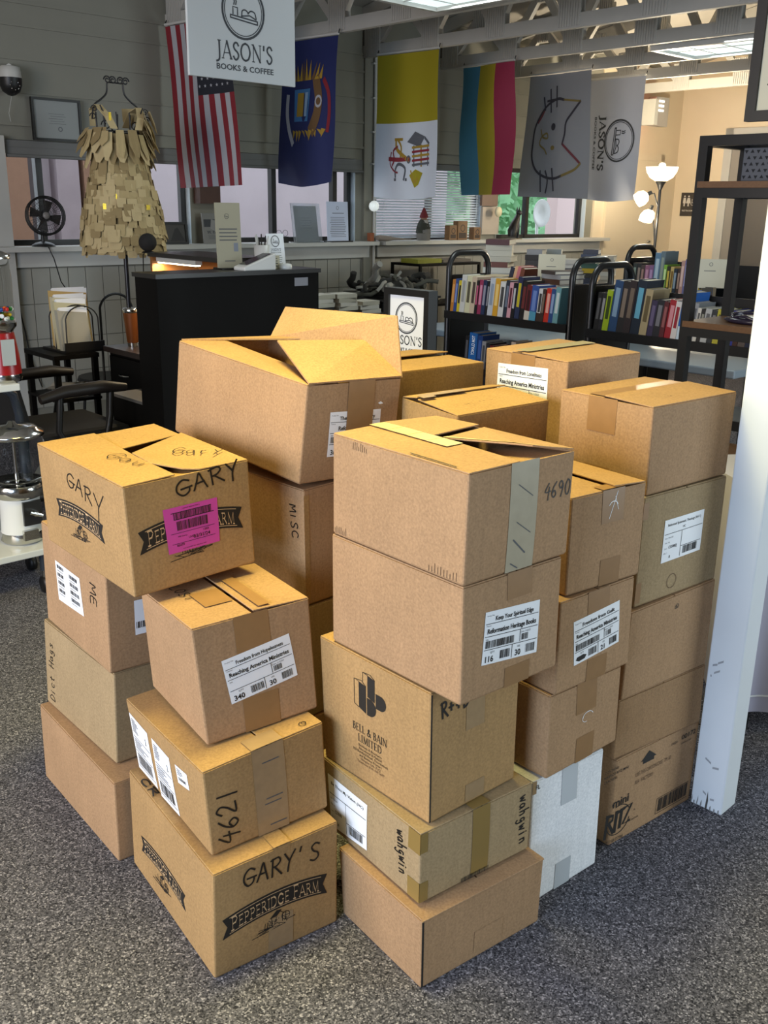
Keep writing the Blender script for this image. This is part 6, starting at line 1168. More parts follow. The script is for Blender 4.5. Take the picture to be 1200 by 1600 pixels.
def gumball(q, s, body, label, balls=None, tall=0):
    t = thing('gumball_machine', label, 'gumball machine', q, 'gumball machines on the white stand')
    if not tall:
        mb = MB(); mb.lathe([(.075*s, 0), (.085*s, .01*s), (.072*s, .05*s), (.07*s, .06*s)], q, CHROME, 24); mb.build('foot', t)
        mb = MB(); mb.lathe([(.082*s, .045*s), (.078*s, .14*s), (.082*s, .19*s)], q, body, 4 if False else 24, cap=True); mb.build('base', t)
        mb = MB(); p = q-BX*.079*s; mb.obox(p+AX*.0*s-AX*.022*s+V((0, 0, .085*s)), AX*.075*s, V((0, 0, .10*s)), -BX*.012*s, mat('dark_steel_plate', '4a4a4a', .3, .8)); cm = mb.build('coin_plate', t); m2 = MB(); m2.tube([p+AX*.02*s-BX*.012*s+V((0, 0, .135*s)), p+AX*.02*s-BX*.035*s+V((0, 0, .135*s))], .012*s, CHROME, 10); m2.tube([p-BX*.035*s+AX*.045*s+V((0, 0, .125*s)), p-BX*.035*s-AX*.005*s+V((0, 0, .145*s))], .007*s, CHROME, 8); m2.build('crank', cm)
        mb = MB(); mb.obox(q-BX*.09*s-AX*.035*s+V((0, 0, .03*s)), AX*.06*s, -BX*.02*s, V((0, 0, .04*s)), CHROME); mb.build('chute', t)
        mb = MB(); mb.lathe([(.082*s, .19*s), (.10*s, .20*s), (.108*s, .235*s), (.10*s, .25*s)], q, CHROME, 28); mb.build('collar', t)
        mb = MB(); mb.lathe([(.098*s, .25*s), (.122*s, .30*s), (.128*s, .36*s), (.118*s, .42*s), (.105*s, .445*s)], q, GLS, 32, cap=False); mb.build('globe', t)
        mb = MB(); mb.lathe([(.112*s, .44*s), (.122*s, .447*s), (.12*s, .46*s), (.10*s, .468*s), (.095*s, .478*s), (.07*s, .484*s), (.02*s, .49*s), (.012*s, .503*s), (.001, .505*s)], q, CHROME, 32); mb.build('lid', t)
        mb = MB(); mb.tube([q+V((0, 0, .25*s)), q+V((0, 0, .45*s))], .008*s, CHROME, 8); mb.lathe([(.03*s, .255*s), (.09*s, .27*s), (.095*s, .262*s)], q, CHROME, 20, cap=False); mb.build('rod', t)
    else:
        mb = MB(); mb.lathe([(.062*s, 0), (.066*s, .008*s), (.062*s, .035*s)], q, CHROME, 24); mb.build('foot', t)
        mb = MB(); mb.lathe([(.066*s, .03*s), (.062*s, .10*s), (.05*s, .19*s)], q, body, 24); mb.build('base', t)
        mb = MB(); mb.obox(q-BX*.066*s-AX*.03*s+V((0, 0, .07*s)), AX*.05*s, -BX*.01*s, V((0, 0, .10*s)), mat('plate_label', '9fa3a0', .4)); mb.build('coin_plate', t)
        mb = MB(); mb.lathe([(.046*s, .19*s), (.05*s, .20*s), (.062*s, .215*s), (.064*s, .23*s)], q, CHROME, 24); mb.build('collar', t)
        mb = MB(); mb.lathe([(.058*s, .23*s), (.06*s, .40*s), (.055*s, .47*s)], q, GLS, 28, cap=False); mb.build('globe', t); mb = MB(); mb.lathe([(.062*s, .47*s), (.064*s, .485*s), (.03*s, .50*s), (.001, .51*s)], q, CHROME, 24); mb.build('lid', t)
        cols = [mat('gum_'+c, c, .3) for c in ('c22a22', 'd9b21f', '2d7d34', 'd66a1e', '2b4f9a', 'ececec')]; rd = random.Random(6); gb = MB()
        for k in range(70): r = .046*s*math.sqrt(rd.random()); an = rd.uniform(0, 6.28); gb.ball(q+AX*r*math.cos(an)+BX*r*math.sin(an)+V((0, 0, .245*s+.012*s*rd.randrange(4))), .0085*s, cols[k % 6], 8)
        o = gb.build('gumballs', t); o['kind'] = 'stuff'
qa = on_y(36, 842, SY); gumball(V((qa.x, qa.y, .2012)), 1.0, mat('white_enamel', 'd8d8d0', .3), 'empty glass gumball machine with chrome lid, on the low white shelf')
qa = on_y(4, 596, SY); gumball(V((qa.x, qa.y+.03, .8612)), 1.0, mat('red_enamel', '8e1416', .3), 'red gumball machine with coloured gumballs on the upper shelf at the left edge', tall=1)

# ------------------------------------------------------------------ poster stand, pile, white books behind the desk
p0 = ab(on_y(601, 445, 3.9)); p1 = ab(on_y(687, 460, 3.9))
def poster(I, w, h): shop_logo(I, w*.47, h*.78, w*.30, SINK); roman(I, "JASON'S", w*.5, h*.52, w*.86, h*.085, SINK, bold=.13); I.text('BOOKS & COFFEE', w*.5, h*.44, .025, SINK, 'c', .02, w*.75)
PA, PB_ = on_y(600, 443, 3.98), on_y(670, 461, 3.80); ux = V((PB_.x-PA.x, PB_.y-PA.y, 0)); w = ux.length; ux.normalize(); nb = V((-ux.y, ux.x, 0)); hh = .45; ztop = (PA.z+PB_.z)/2
t = thing('poster_stand', 'black framed JASON\'S poster with ring logo on a stand behind the boxes', 'sign', V(((PA.x+PB_.x)/2, (PA.y+PB_.y)/2, 0))); o = V((PA.x, PA.y, ztop-hh))
mb = MB(); f = .026
for x, y, ww, h2 in ((0, 0, w, f), (0, hh-f, w, f), (0, f, f, hh-2*f), (w-f, f, f, hh-2*f)): mb.obox(o+ux*x+V((0, 0, y)), ux*ww, nb*.05, V((0, 0, h2)), BLACK)
mb.build('frame', t); mb = MB(); mb.obox(o+ux*f+V((0, 0, f))+nb*.012, ux*(w-2*f), nb*.01, V((0, 0, hh-2*f)), PAPER); mb.build('poster', t)
I = Ink(lambda x, y, l: o+ux*(f+x)+V((0, 0, f+y))+nb*(.012-l)); poster(I, w-2*f, hh-2*f); I.b.build('poster_print', t)
mb = MB(); c0 = o+ux*w/2+nb*.04; mb.tube([V((c0.x, c0.y, .02)), V((c0.x, c0.y, o.z+.05))], .016, BLACK, 10); mb.build('pole', t); mb = MB(); mb.lathe([(.18, 0), (.18, .012), (.03, .025)], V((c0.x, c0.y, 0)), BLACK, 24); mb.build('base', t)

# books: cover (boards and spine) with a page block; ordinal labels
ORD = ['first', 'second', 'third', 'fourth', 'fifth', 'sixth', 'seventh', 'eighth', 'ninth', 'tenth', 'eleventh', 'twelfth', 'thirteenth', 'fourteenth', 'fifteenth', 'sixteenth', 'seventeenth', 'eighteenth', 'nineteenth', 'twentieth'] + ['twenty-'+x for x in ('first', 'second', 'third', 'fourth', 'fifth', 'sixth', 'seventh', 'eighth', 'ninth')] + ['thirtieth']
PAGES = mat('book_pages', 'c9c2b2', .8, noise=.05)
def book(label, group, o, ud, uh, ut, D, H, Tk, col, band=None, band2=None, spine_title=None):
    """o: spine bottom corner; ud depth away from the spine, uh height, ut across thickness"""
    cm = mat('cover_'+col, col, .5); mb = MB(); e = min(.003, Tk*.15)
    mb.obox(o, ud*D, uh*H, ut*e, cm); mb.obox(o+ut*(Tk-e), ud*D, uh*H, ut*e, cm); mb.obox(o+ut*e, ud*e, uh*H, ut*(Tk-2*e), cm)
    bo = tag(mb.build('book', base=o), label, 'book', group)
    mb = MB(); mb.obox(o+ut*e+ud*e+uh*.003, ud*(D-e-.004), uh*(H-.006), ut*(Tk-2*e), PAGES); mb.build('page_block', bo)
    if band or spine_title:
        I = Ink(lambda x, y, l: o+ut*x+uh*y-ud*l)
        if band: m = mat('spine_'+band, band, .5); I.rect(Tk*.22, H*.30, Tk*.78, H*.86, m, .0007)
        if band2: I.rect(0, 0, Tk, H*.28, mat('spine_'+band2, band2, .5), .0006)
        if spine_title:
            J = Ink(lambda x, y, l: o+ut*(Tk-y)+uh*(H-x)-ud*l, I.b); J.text(spine_title, H*.08, Tk*.28, Tk*.55, PAPER, width=H*.55, bold=.02)
        I.b.build('spine_print', bo)
    return bo
NAMEC = {'d':'dark', 'w':'white'}
def cname(hx):
    r, g, b_ = (int(hx[i:i+2], 16) for i in (0, 2, 4)); mx, mn = max(r, g, b_), min(r, g, b_); L = (mx+mn)/2
    if mx-mn < 28: return 'black' if L < 55 else 'dark grey' if L < 100 else 'grey' if L < 170 else 'white'
    if r >= g >= b_: return ('cream' if L > 170 else 'orange' if r > 170 and g > 100 and b_ < 90 else 'yellow' if r > 150 and g > 130 else 'red' if g < 75 and r > 120 else 'tan' if L > 120 else 'maroon' if g < 55 else 'brown')
    if g >= r >= b_ and r > 120: return 'yellow green'
    if g >= r and g >= b_: return 'green' if L > 60 else 'dark green'
    if b_ >= r: return ('pale blue' if L > 150 else 'blue' if b_ > 110 else 'navy') if g >= r*.8 or r < 90 else 'purple'
    return 'pink'
def row(specs, a, b_start, z, where, lean=.0, depth=.15, face=-1, up=None):
    """books in a row along -B starting at b_start, spines towards -A"""
    bb = b_start
    for i, s in enumerate(specs):
        Tk, H, col = s[:3]; band = s[3] if len(s) > 3 else None; band2 = s[4] if len(s) > 4 else None; st = s[5] if len(s) > 5 else None; D = s[6] if len(s) > 6 else depth
        ln = lean; uh = (V((0, 0, 1))-BX*ln).normalized(); ut = -(BX+V((0, 0, ln))).normalized()
        book('%s book, %s from left, %s' % (cname(col), ORD[i], where), 'books, ' + where, rm(a+.004+random.uniform(0, .006), bb, z+.0015+max(0, ln)*Tk), AX, uh, ut, D, H, Tk, col, band, band2, st)
        bb -= (Tk+.0012)*math.sqrt(1+ln*ln)
    return bb
def stackb(specs, c0, where, yaw=0.0, seed=1, dirv=None):
    """flat stack, listed from the bottom: (thickness, width, depth, colour)"""
    rd = random.Random(seed); z = c0.z
    n = len(specs)
    for i, (Tk, Wd, D, col) in enumerate(specs):
        an = yaw+rd.uniform(-.12, .12); ud = (AX*math.cos(an)+BX*math.sin(an)); uh = (BX*math.cos(an)-AX*math.sin(an)); p = V((c0.x, c0.y, z))-ud*D/2-uh*Wd/2+AX*rd.uniform(-.01, .01)
        pos = 'topmost' if i == n-1 else 'lowest' if i == 0 else ORD[n-1-i]+' from the top'
        # pages face us when the spine is turned away
        book('%s book, %s, %s' % (cname(col), pos, where), 'books, ' + where, p+uh*0, ud, uh, V((0, 0, 1)), D, Wd, Tk, col)
        z += Tk+.001

# ------------------------------------------------------------------ book carts
def cart(label, a0, a1, b0, b1, zs, arch=1.27, top=None, solid=True):
    t = thing('book_cart', label, 'book cart', rm((a0+a1)/2, (b0+b1)/2, 0), 'black book carts')
    for bb in (b0, b1):
        mb = MB(); w = .018
        pts = [rm(a0+w, bb, .12), rm(a0+w, bb, arch-.10)]+[rm(a0+w+.09*(1-math.cos(PI/2*k/6)), bb, arch-.10+.10*math.sin(PI/2*k/6)) for k in range(1, 7)]+[rm(a1-w-.09*(1-math.sin(PI/2*k/6)), bb, arch-.10*(1-math.cos(PI/2*k/6))) for k in range(0, 7)]+[rm(a1-w, bb, .12)]
        mb.tube(pts, w, STEEL, 10); mb.build('end_arch', t)
        mb = MB(); mb.rbox(a0+.02, a1-.02, bb-.006, bb+.006, .15, max(zs)+.22, STEEL); mb.build('end_panel', t)
    for z in zs:
        mb = MB(); mb.rbox(a0-.0015, a1, b0, b1, z-.03, z-.001, STEEL); mb.rbox(a0-.014, a0-.0015, b0, b1, z-.035, z+.010, STEEL); mb.build('shelf', t)
    mb = MB(); am = a0+.19; mb.rbox(am, am+.006, b0, b1, max(zs)-.03, (top-.017) if top else max(zs)+.205, STEEL); mb.build('divider', t)
    if top: mb = MB(); mb.rbox(a0+.20, a1-.01, b0, b1, top-.015, top, STEEL); mb.build('top_shelf', t)
    for x in (a0+.05, a1-.05):
        for bb in (b0+.06, b1-.06): mb = MB(); mb.lathe([(.001, -.016), (.05, -.016), (.052, 0), (.05, .016), (.001, .016)], rm(x, bb, .054), BLACK, 14, axis=AX); mb.tube([rm(x, bb, .054), rm(x, bb, .14)], .015, CHROME, 8); mb.build('caster', t)
    return t
C1a, C1b0, C1b1 = 4.377, 3.25, 4.17
cart('black book cart behind the poster stand, full row of books on its upper shelf', C1a, 4.77, C1b0, C1b1, (.30, .615, .935), 1.285, 1.095)
r1 = [(.022,.195,'b8772e','d8a05a'),(.020,.20,'2f4a86','7a8cc0'),(.022,.19,'c9b52a','1f1f1f'),(.034,.225,'c9c9c2','9a9a96'),(.034,.22,'cdc9a4','55503c'),(.033,.22,'c4b198','4a4038'),(.018,.20,'1d1a1c','c05a7a'),(.026,.205,'8f2f50','c98aa0'),(.026,.205,'22304e','8f8f9c'),(.018,.20,'1b1b1e','8a8a92'),(.034,.22,'bcc2c8','8a98a8'),(.032,.22,'cf9a2a','e8c878'),(.034,.205,'d0d0cc','454545'),(.026,.215,'28303c','6a7484'),(.024,.205,'cf9aa4','5a2a34'),(.022,.205,'17171a','b8b8b8'),(.030,.24,'2a2f4e','c2b42c','26304e'),(.030,.22,'1d1b1a','6a2a2a'),(.032,.20,'6a1f24','3a1418','cfc8b8'),(.040,.20,'2f4f94','6a84c0','4f94b0'),(.026,.185,'d4d4d2','3a3a3a','3a2a22'),(.020,.185,'3a2c26','7a6a5c'),(.030,.19,'c0301f','e8a898','c0301f'),(.026,.19,'2a4a80','8aa0c4'),(.030,.20,'6a9aa0','c8d4d4')]
tot = sum(s[0]+.0015 for s in r1); k = (C1b1-C1b0-.09)/tot; r1 = [(s[0]*k-.0002,)+s[1:] for s in r1]
row(r1, C1a, C1b1-.03, .935, 'upper shelf of cart behind poster stand', .09)
row([(.030,.19,'1c1c1e','55555a'),(.062,.21,'1f5fa0',None,None,'TOM CLANCY',.17),(.040,.20,'1c3a70','3a5a9a'),(.030,.17,'8a8a8c','4a4a4c'),(.028,.16,'24242a','66666c'),(.03,.15,'6a1f22','8a4a4a')], C1a, C1b1-.16, .617, 'lower shelf of cart behind poster stand', .06)
row([(.034,.19,'b8a898','8a5a4a'),(.026,.18,'3a3c3c','5a5c5c'),(.10,.17,'3c403e'),(.024,.17,'b6c4cc','4a6a8a')], C1a, C1b1-.52, .617, 'middle group, lower shelf of cart behind poster stand', .04)
zt = 1.0965
stackb([(.026,.16,.22,'5c4c3c'),(.026,.15,.21,'b8a88c')], rm(4.70, 4.04, zt), 'low pile on top of cart behind poster stand', .3, 3)
row([(.028,.115,'2a2c3c'),(.022,.12,'caa07a'),(.024,.12,'b86a70'),(.03,.11,'6a3a2a')], 4.59, 3.88, zt, 'upright row on top of cart behind poster stand', .25, .14)
stackb([(.035,.15,.22,'c9c6bd'),(.03,.14,.2,'4a3024'),(.025,.15,.2,'8a8a8c'),(.02,.14,.2,'3a2f2c')], rm(4.66, 3.52, zt), 'right pile on top of cart behind poster stand', -.2, 5)
def plain(I, w, h): I.ring(w*.5, h*.82, .008, .002, GRYINK, 12); lines(I, w*.3, w*.7, h*.55, h*.62, 1, GRYINK, .3)
o = on_a(860, 445, 4.64); pa = ab(o); panel('shelf_sign', 'small cream sign card clipped on top of the cart behind the poster stand', 'sign', pa[0], pa[1], zt+.03, .155, .17, CREAMC, 0, -PI/2+.75, .003, plain)
mb = MB(); mb.rbox(pa[0]-.012, pa[0]+.012, pa[1]-.012, pa[1]+.012, zt, zt+.028, CHROME); tag(mb.build('sign_clip', base=rm(pa[0], pa[1], zt)), 'metal clip holding the cream sign card on the book cart', 'clip')
C2a, C2b0, C2b1 = 4.19, 2.06, 2.985
cart('black book cart with arched ends, right of the first cart, behind the metal rack', C2a, 4.58, C2b0, C2b1, (.30, .615, .955), 1.275, None)
r2 = [(.024,.19,'1c1c1c','5a5a5a'),(.022,.19,'26262a','9a9a9a'),(.030,.205,'9fb81e','3a4a10'),(.042,.255,'2a4a70','8aa8c0'),(.034,.255,'2c2a2a','8a7a6a'),(.036,.26,'33292a','7a6a5a'),(.046,.265,'1c2836','6ab0c8'),(.036,.225,'b0a07a','6a5c3c'),(.028,.175,'3c3450','6a6080'),(.034,.18,'25262c','7a7a80'),(.022,.175,'5a2026','9a5a5a'),(.032,.185,'a0202c','d89098'),(.026,.18,'d8d4d0','9a2030'),(.044,.225,'1f62b4','70b4dc','c8dce8'),(.032,.18,'94989c','55585c'),(.016,.16,'d8d4c8','5a5a5a'),(.018,.155,'2c2a28','9a9a8a'),(.028,.16,'b9bbba','6a6a6a'),(.022,.155,'34383c','8a8a8a'),(.032,.16,'c0b83a','6a641c'),(.026,.155,'3a4244','7a8284'),(.030,.16,'2a3aa0','8a92d0'),(.022,.15,'4a2c22','8a5a4a'),(.03,.155,'6e6460','9a908a'),(.03,.155,'23304e','5a6a8a')]
tot = sum(s[0]+.0015 for s in r2); k = (C2b1-C2b0-.05)/tot; r2 = [(s[0]*k-.0002,)+s[1:] for s in r2]
row(r2, C2a, C2b1-.03, .957, 'upper shelf of cart behind metal rack', .10)
stackb([(.03,.2,.15,'b9b29c'),(.03,.2,.14,'cfcabc'),(.02,.18,.15,'5a6a7a')], rm(C2a+.095, 2.55, .617), 'low pile, lower shelf of cart behind metal rack', .1, 8)
stackb([(.05,.15,.15,'2c3440'),(.05,.15,.15,'33404c')], rm(C2a+.295, 2.17, .957), 'thick pile at right end of cart behind metal rack', .05, 9)
row([(.03,.18,'d2cec2'),(.03,.18,'c8c8c8'),(.028,.17,'8a2a3a'),(.028,.18,'3a3a40')], C2a+.21, 2.41, .957, 'rear row of cart behind metal rack', .25, .15)
o = on_a(1107, 450, C2a+.22); pa = ab(o); panel('shelf_sign', 'cream sign card behind the metal rack post, above the second cart', 'sign', pa[0], pa[1], pa[2]+.0, .155, .135, CREAMC, 0, -PI/2+.75, .003, plain)
mb = MB(); mb.rbox(pa[0]-.01, pa[0]+.02, pa[1]-.03, pa[1]+.03, .957, pa[2]+.005, CHROME); tag(mb.build('sign_clip', base=rm(pa[0], pa[1], .957)), 'metal clip holding the cream sign card above the second cart', 'clip')
# third cart further back
C3a = 5.50; C3b1 = 3.66; z3 = ab(on_a(1000, 455, C3a))[2]-.02
cart('black book cart with a high arched handle, under the floor lamp', C3a, 5.86, 2.75, C3b1, (.35, .66, z3), 1.32, None)
r3 = [(.028,.19,'2c3230','7a8a80'),(.03,.19,'2a2a2c','8a7a70'),(.026,.18,'4a3c3a','9a7a70'),(.03,.18,'8a5a74','b88aa0'),(.03,.18,'7c5a80','a88ab0'),(.040,.26,'5a7a94','a8bcc8'),(.030,.27,'5f7078','8a9488'),(.022,.19,'7aa83a','c8dca0'),(.024,.18,'2c2a1c','c8b048'),(.024,.18,'c0a868','7a5c2c'),(.024,.17,'26303c','8a9aa8'),(.02,.17,'3a2a26','a88a7a'),(.024,.22,'b08a80','d8bab0'),(.024,.23,'6a6a9a','a8a8c8'),(.026,.2,'c8c8c8','6a8a7a'),(.026,.2,'24304e','c83a2a'),(.026,.19,'d0cfc8','a04030'),(.03,.19,'b8a03a','3a3a3a'),(.03,.19,'2a2a2a','7a9a8a'),(.03,.2,'1c2426','6a7a7a')]
row(r3, C3a, C3b1-.05, z3, 'cart under the floor lamp', .03, .15)
# folding table with the stacks
TZ = .74; t = thing('folding_table', 'pale grey folding table behind the book carts', 'table', rm(5.3, 3.7, 0)); TP = mat('pale_grey_plastic', '8f9aa2', .4)
mb = MB(); mb.rbox(4.86, 5.44, 2.5, 5.0, TZ-.045, TZ, TP); mb.build('tabletop', t, bevel=.008)
for x, y in ((4.92, 2.6), (5.38, 2.6), (4.92, 4.9), (5.38, 4.9)): mb = MB(); mb.tube([rm(x, y, 0), rm(x, y, TZ-.045)], .014, STEEL, 8); mb.build('leg', t)
t = thing('bookcase_table', 'dark low counter under the window holding the tall book stacks', 'table', rm(6.2, 4.6, 0))
mb = MB(); mb.rbox(5.50, 7.2, 4.20, 5.25, .86, .90, BLK2); mb.build('tabletop', t); mb = MB(); mb.rbox(5.55, 7.15, 4.25, 5.2, 0, .86, BLK); mb.build('base', t)
def st(px, py, Y, n, cols, where, Wd=.15, D=.22, Tk=.034, seed=1, yaw=.2):
    if px > 800: Wd, D = .125, .165
    p = on_y(px, py, Y); zt_ = p.z; z0 = .901; nn = max(2, int(round((zt_-z0)/Tk))); tk = (zt_-z0)/nn-.001
    rd = random.Random(seed); stackb([(tk*rd.uniform(.97, 1.0), Wd*rd.uniform(.85, 1.05), D*rd.uniform(.85, 1.05), cols[(nn-1-i) % len(cols)]) for i in range(nn)], V((p.x, p.y, z0)), where, yaw, seed)
st(783, 372, 7.35, 0, ('4a1c20', 'b9b3a2', 'c2bcab', 'bdb7a6', '6a3a30', 'c9c5ba', 'cfccc2'), 'stack left of the cat statuette', .20, .24, .04, 4, .55)
st(838, 388, 7.2, 0, ('8a8a8c', '1f1c1c', '2a2422', '302a26'), 'dark stack below cat statuette', .15, .22, .036, 5, .5)
st(868, 388, 7.6, 0, ('8c9290', '6a5a4a', 'b98a6a', 'c2c0b8', 'c9c7c0', '5a5a5e'), 'stack right of the dark stack', .16, .22, .036, 6, .5)
st(893, 403, 7.15, 0, ('b8b4aa', 'c4c2ba', '55555a', 'c9c6bd', 'b9b6ad'), 'pale stack below right window', .15, .21, .03, 7, .4)
st(925, 388, 7.75, 0, ('2a2f40', '33405a', '3c4f4a', '2f5a52', 'b39a22', '2a2a2a'), 'stack with a yellow book near end wall', .17, .23, .036, 8, .5)
st(952, 398, 8.2, 0, ('b8b0a4', 'c4beb2', 'd0cabc', '8a7a6a', 'c8c4bc'), 'rightmost pale stack near end wall', .16, .22, .034, 9, .5)
# white books behind the desk on a low black bookcase
t = thing('low_bookcase', 'low black bookcase behind the reception cabinet holding white paperbacks', 'bookcase', rm(4.3, 5.1, 0))
mb = MB(); mb.rbox(3.95, 4.75, 4.88, 5.35, .80, .83, BLK2); mb.rbox(3.95, 3.98, 4.88, 5.35, 0, .80, BLK); mb.rbox(4.72, 4.75, 4.88, 5.35, 0, .80, BLK); mb.rbox(3.98, 4.72, 5.33, 5.35, 0, .80, BLK); mb.rbox(3.98, 4.72, 4.9, 5.33, .4, .42, BLK); mb.build('case', t)
for i, (a, b_, n, lab) in enumerate(((4.06, 5.02, 6, 'leftmost pile'), (4.245, 5.0, 6, 'middle pile'), (4.43, 4.98, 4, 'rightmost pile'))):
    cols = ('c6c2b4', 'b9b6a8', '3a3a3a', 'cfccc0', 'd2cfc6', 'bdb9aa'); stackb([(.026, .16, .14, cols[(k+i) % 6]) for k in range(n)], rm(a, b_, .831), '%s behind the reception cabinet' % lab, 1.6, 20+i)
# dark bin with a heap of bags and cords
t = thing('storage_bin', 'dark storage bin below the sill holding a heap of grey cloth', 'bin', rm(5.1, 5.45, 0)); mb = MB(); mb.rbox(4.82, 5.40, 5.22, 5.70, 0, .90, BLK); mb.build('body', t, bevel=.01); mb = MB(); mb.rbox(4.81, 5.41, 5.21, 5.71, .89, .905, BLK2); mb.build('rim', t)
CL = [mat('heap_dark', '24231f', .9), mat('heap_olive', '4a483e', .9), mat('heap_pale', '8a8880', .9)]; mb = MB(); rd = random.Random(9)
for k in range(46):
    c0 = rm(rd.uniform(4.86, 5.36), rd.uniform(5.26, 5.60), .945+.11*rd.random()*(1-abs(rd.uniform(-1, 1))*.6)); pts = [c0]; d = V((rd.uniform(-1, 1), rd.uniform(-1, 1), rd.uniform(-.2, .3))).normalized()
    for j in range(5): d = (d+V((rd.uniform(-.7, .7), rd.uniform(-.7, .7), rd.uniform(-.5, .25)))).normalized(); q = pts[-1]+d*.045; q.z = max(.935, q.z); pts.append(q)
    mb.tube(pts, rd.choice((.012, .016, .024)), CL[k % 7 % 3], 7)
mb.lathe([(.24, 0), (.22, .05), (.12, .11), (.01, .13)], rm(5.1, 5.43, .9065), CL[0], 20)
h = tag(mb.build('cloth_heap', base=rm(5.1, 5.43, .906)), 'tangled heap of grey and black straps and cloth on the storage bin', 'cloth'); h['kind'] = 'stuff'
t = thing('wire_shelf', 'small black shelf under the sill with a yellow edged top item', 'shelf', rm(6.1, 5.9, 0)); mb = MB(); mb.rbox(5.72, 6.45, 5.75, 6.1, 1.08, 1.10, BLK); mb.build('shelf', t)
mb = MB(); mb.rbox(5.74, 6.43, 5.77, 6.08, .75, .77, BLK); mb.build('shelf', t)
for x, y in ((5.72, 5.75), (6.43, 5.75), (5.72, 6.08), (6.43, 6.08)): mb = MB(); mb.rbox(x, x+.02, y, y+.02, 0, 1.08, BLK); mb.build('leg', t)
mb = MB(); mb.rbox(5.74, 6.02, 5.80, 6.0, 1.101, 1.135, mat('yellow_green_box', '8a8a2c', .7, noise=.2, nscale=60)); tag(mb.build('sponge_pack', base=rm(5.9, 5.9, 1.10)), 'yellow green flat pack on the small shelf under the blind', 'pack')
mb = MB(); mb.rbox(6.06, 6.40, 5.82, 6.02, 1.101, 1.125, mat('grey_tray_item', '6a6258', .7)); tag(mb.build('flat_tray', base=rm(6.2, 5.9, 1.10)), 'flat greyish tray on the small shelf under the blind, right of the yellow pack', 'tray')
# ------------------------------------------------------------------ floor lamp with bowl and two reading shades
LY = 9.2; lb = on_y(1031, 300, LY); lx = V((lb.x, lb.y, 0)); t = thing('floor_lamp', 'lit floor lamp with a white bowl on top and two small side shades', 'lamp', lx)
LIT = mat('lit_glass', 'fff4df', .4, emit='ffe9c4', estr=3.2)
zt = on_y(1035, 260, LY).z; mb = MB(); mb.tube([lx, lx+V((0, 0, zt-.14))], .013, STEEL, 10); mb.build('pole', t); mb = MB(); mb.lathe([(.14, 0), (.14, .02), (.03, .04)], lx, STEEL, 24); mb.build('base', t)
mb = MB(); mb.lathe([(.014, zt-.20), (.03, zt-.16), (.05, zt-.125), (.05, zt-.12)], lx, STEEL, 20); mb.build('cup', t)
mb = MB(); mb.lathe([(.05, zt-.125), (.10, zt-.095), (.130, zt-.05), (.142, zt-.005), (.138, zt-.005), (.126, zt-.047), (.097, zt-.09), (.05, zt-.118)], lx, LIT, 32, cap=False); mb.build('bowl_shade', t)
mb = MB(); mb.ball(lx+V((0, 0, zt-.0)), .03, mat('lit_bulb', 'ffffff', .4, emit='fff0d0', estr=14), 12); mb.build('bulb', t)
for dx, dz, tl in ((-.15, -.33, (-.75, 0, -.45)), (-.10, -.46, (-.35, 0, -.9))):
    j = lx+V((0, 0, zt-.34)); e = lx+V((dx*.75, -.02, zt+dz+.09)); mb = MB(); mb.tube([j+V((0, 0, -.35 if dz < -.4 else -.02)), lx+V((dx*.35, -.01, zt+dz+(.1 if dz > -.4 else -.0))), e], .007, STEEL, 8); arm = mb.build('arm', t)
    d = V(tl).normalized(); m2 = MB(); m2.lathe([(.016, -.04), (.018, .0)], e, STEEL, 12, axis=d); m2.build('socket', arm); m2 = MB(); m2.lathe([(.018, 0), (.05, .02), (.065, .06), (.06, .11), (.055, .11), (.06, .06), (.045, .025)], e, LIT, 24, axis=d, cap=False); m2.build('shade', arm)
point_light('floor_lamp_light', lx+V((0, 0, zt+.06)), 130, (1, .85, .62), .06); point_light('floor_lamp_reading_light', lx+V((-.12, -.10, zt-.46)), 28, (1, .85, .62), .05)
# restroom sign, emergency light, exit sign
I0 = ab(on_a(1066, 301, A1-.002)); I1 = ab(on_a(1089, 338, A1-.002)); t = thing('restroom_sign', 'dark restroom sign with white figures on the cream end wall', 'sign', rm(A1-.002, (I0[1]+I1[1])/2, I1[2]))
mb = MB(); mb.rbox(A1-.012, A1-.002, I1[1]-.02, I0[1], I1[2], I0[2], mat('dark_sign_plastic', '3b3632', .5)); mb.build('plate', t)
w, h = I0[1]-I1[1]+.02, I0[2]-I1[2]; I = Ink(lambda x, y, l: rm(A1-.012-l, I0[1]-x, I1[2]+y)); SW = mat('sign_white', 'c9c3b8', .5)
for k, x in enumerate((.045, .095)):
    I.poly([(x+.010*math.cos(j*PI/5), h*.84+.010*math.sin(j*PI/5)) for j in range(10)], SW); I.poly([(x-.014, h*.78), (x-.018-.01*k, h*.55), (x-.008, h*.55), (x-.008, h*.42), (x+.008, h*.42), (x+.008, h*.55), (x+.018+.01*k, h*.55), (x+.014, h*.78)][::-1], SW)
I.ring(.142, h*.52, .014, .004, SW, 14); I.stroke([(.138, h*.72), (.138, h*.58), (.155, h*.57), (.16, h*.45)], .006, SW); I.text('RESTROOM', .09, h*.2, .024, SW, 'c', .01, .13); I.b.build('pictograms', t)
p = on_b(1027, 172, B0-.06); t = thing('emergency_light', 'white emergency light unit high in the corner with lit louvres', 'light', p)
mb = MB(); q = ab(p); mb.rbox(q[0]-.12, q[0]+.12, B0-.12, B0-.03, q[2]-.16, q[2]+.12, WHITE); mb.build('housing', t); mb = MB()
for k in range(3): mb.rbox(q[0]-.08, q[0]+.02, B0-.126, B0-.12, q[2]-.02+.045*k, q[2]+.0+.045*k, mat('lit_louvre', 'ffffff', .4, emit='fff6ea', estr=1.6))
mb.build('louvre', t)
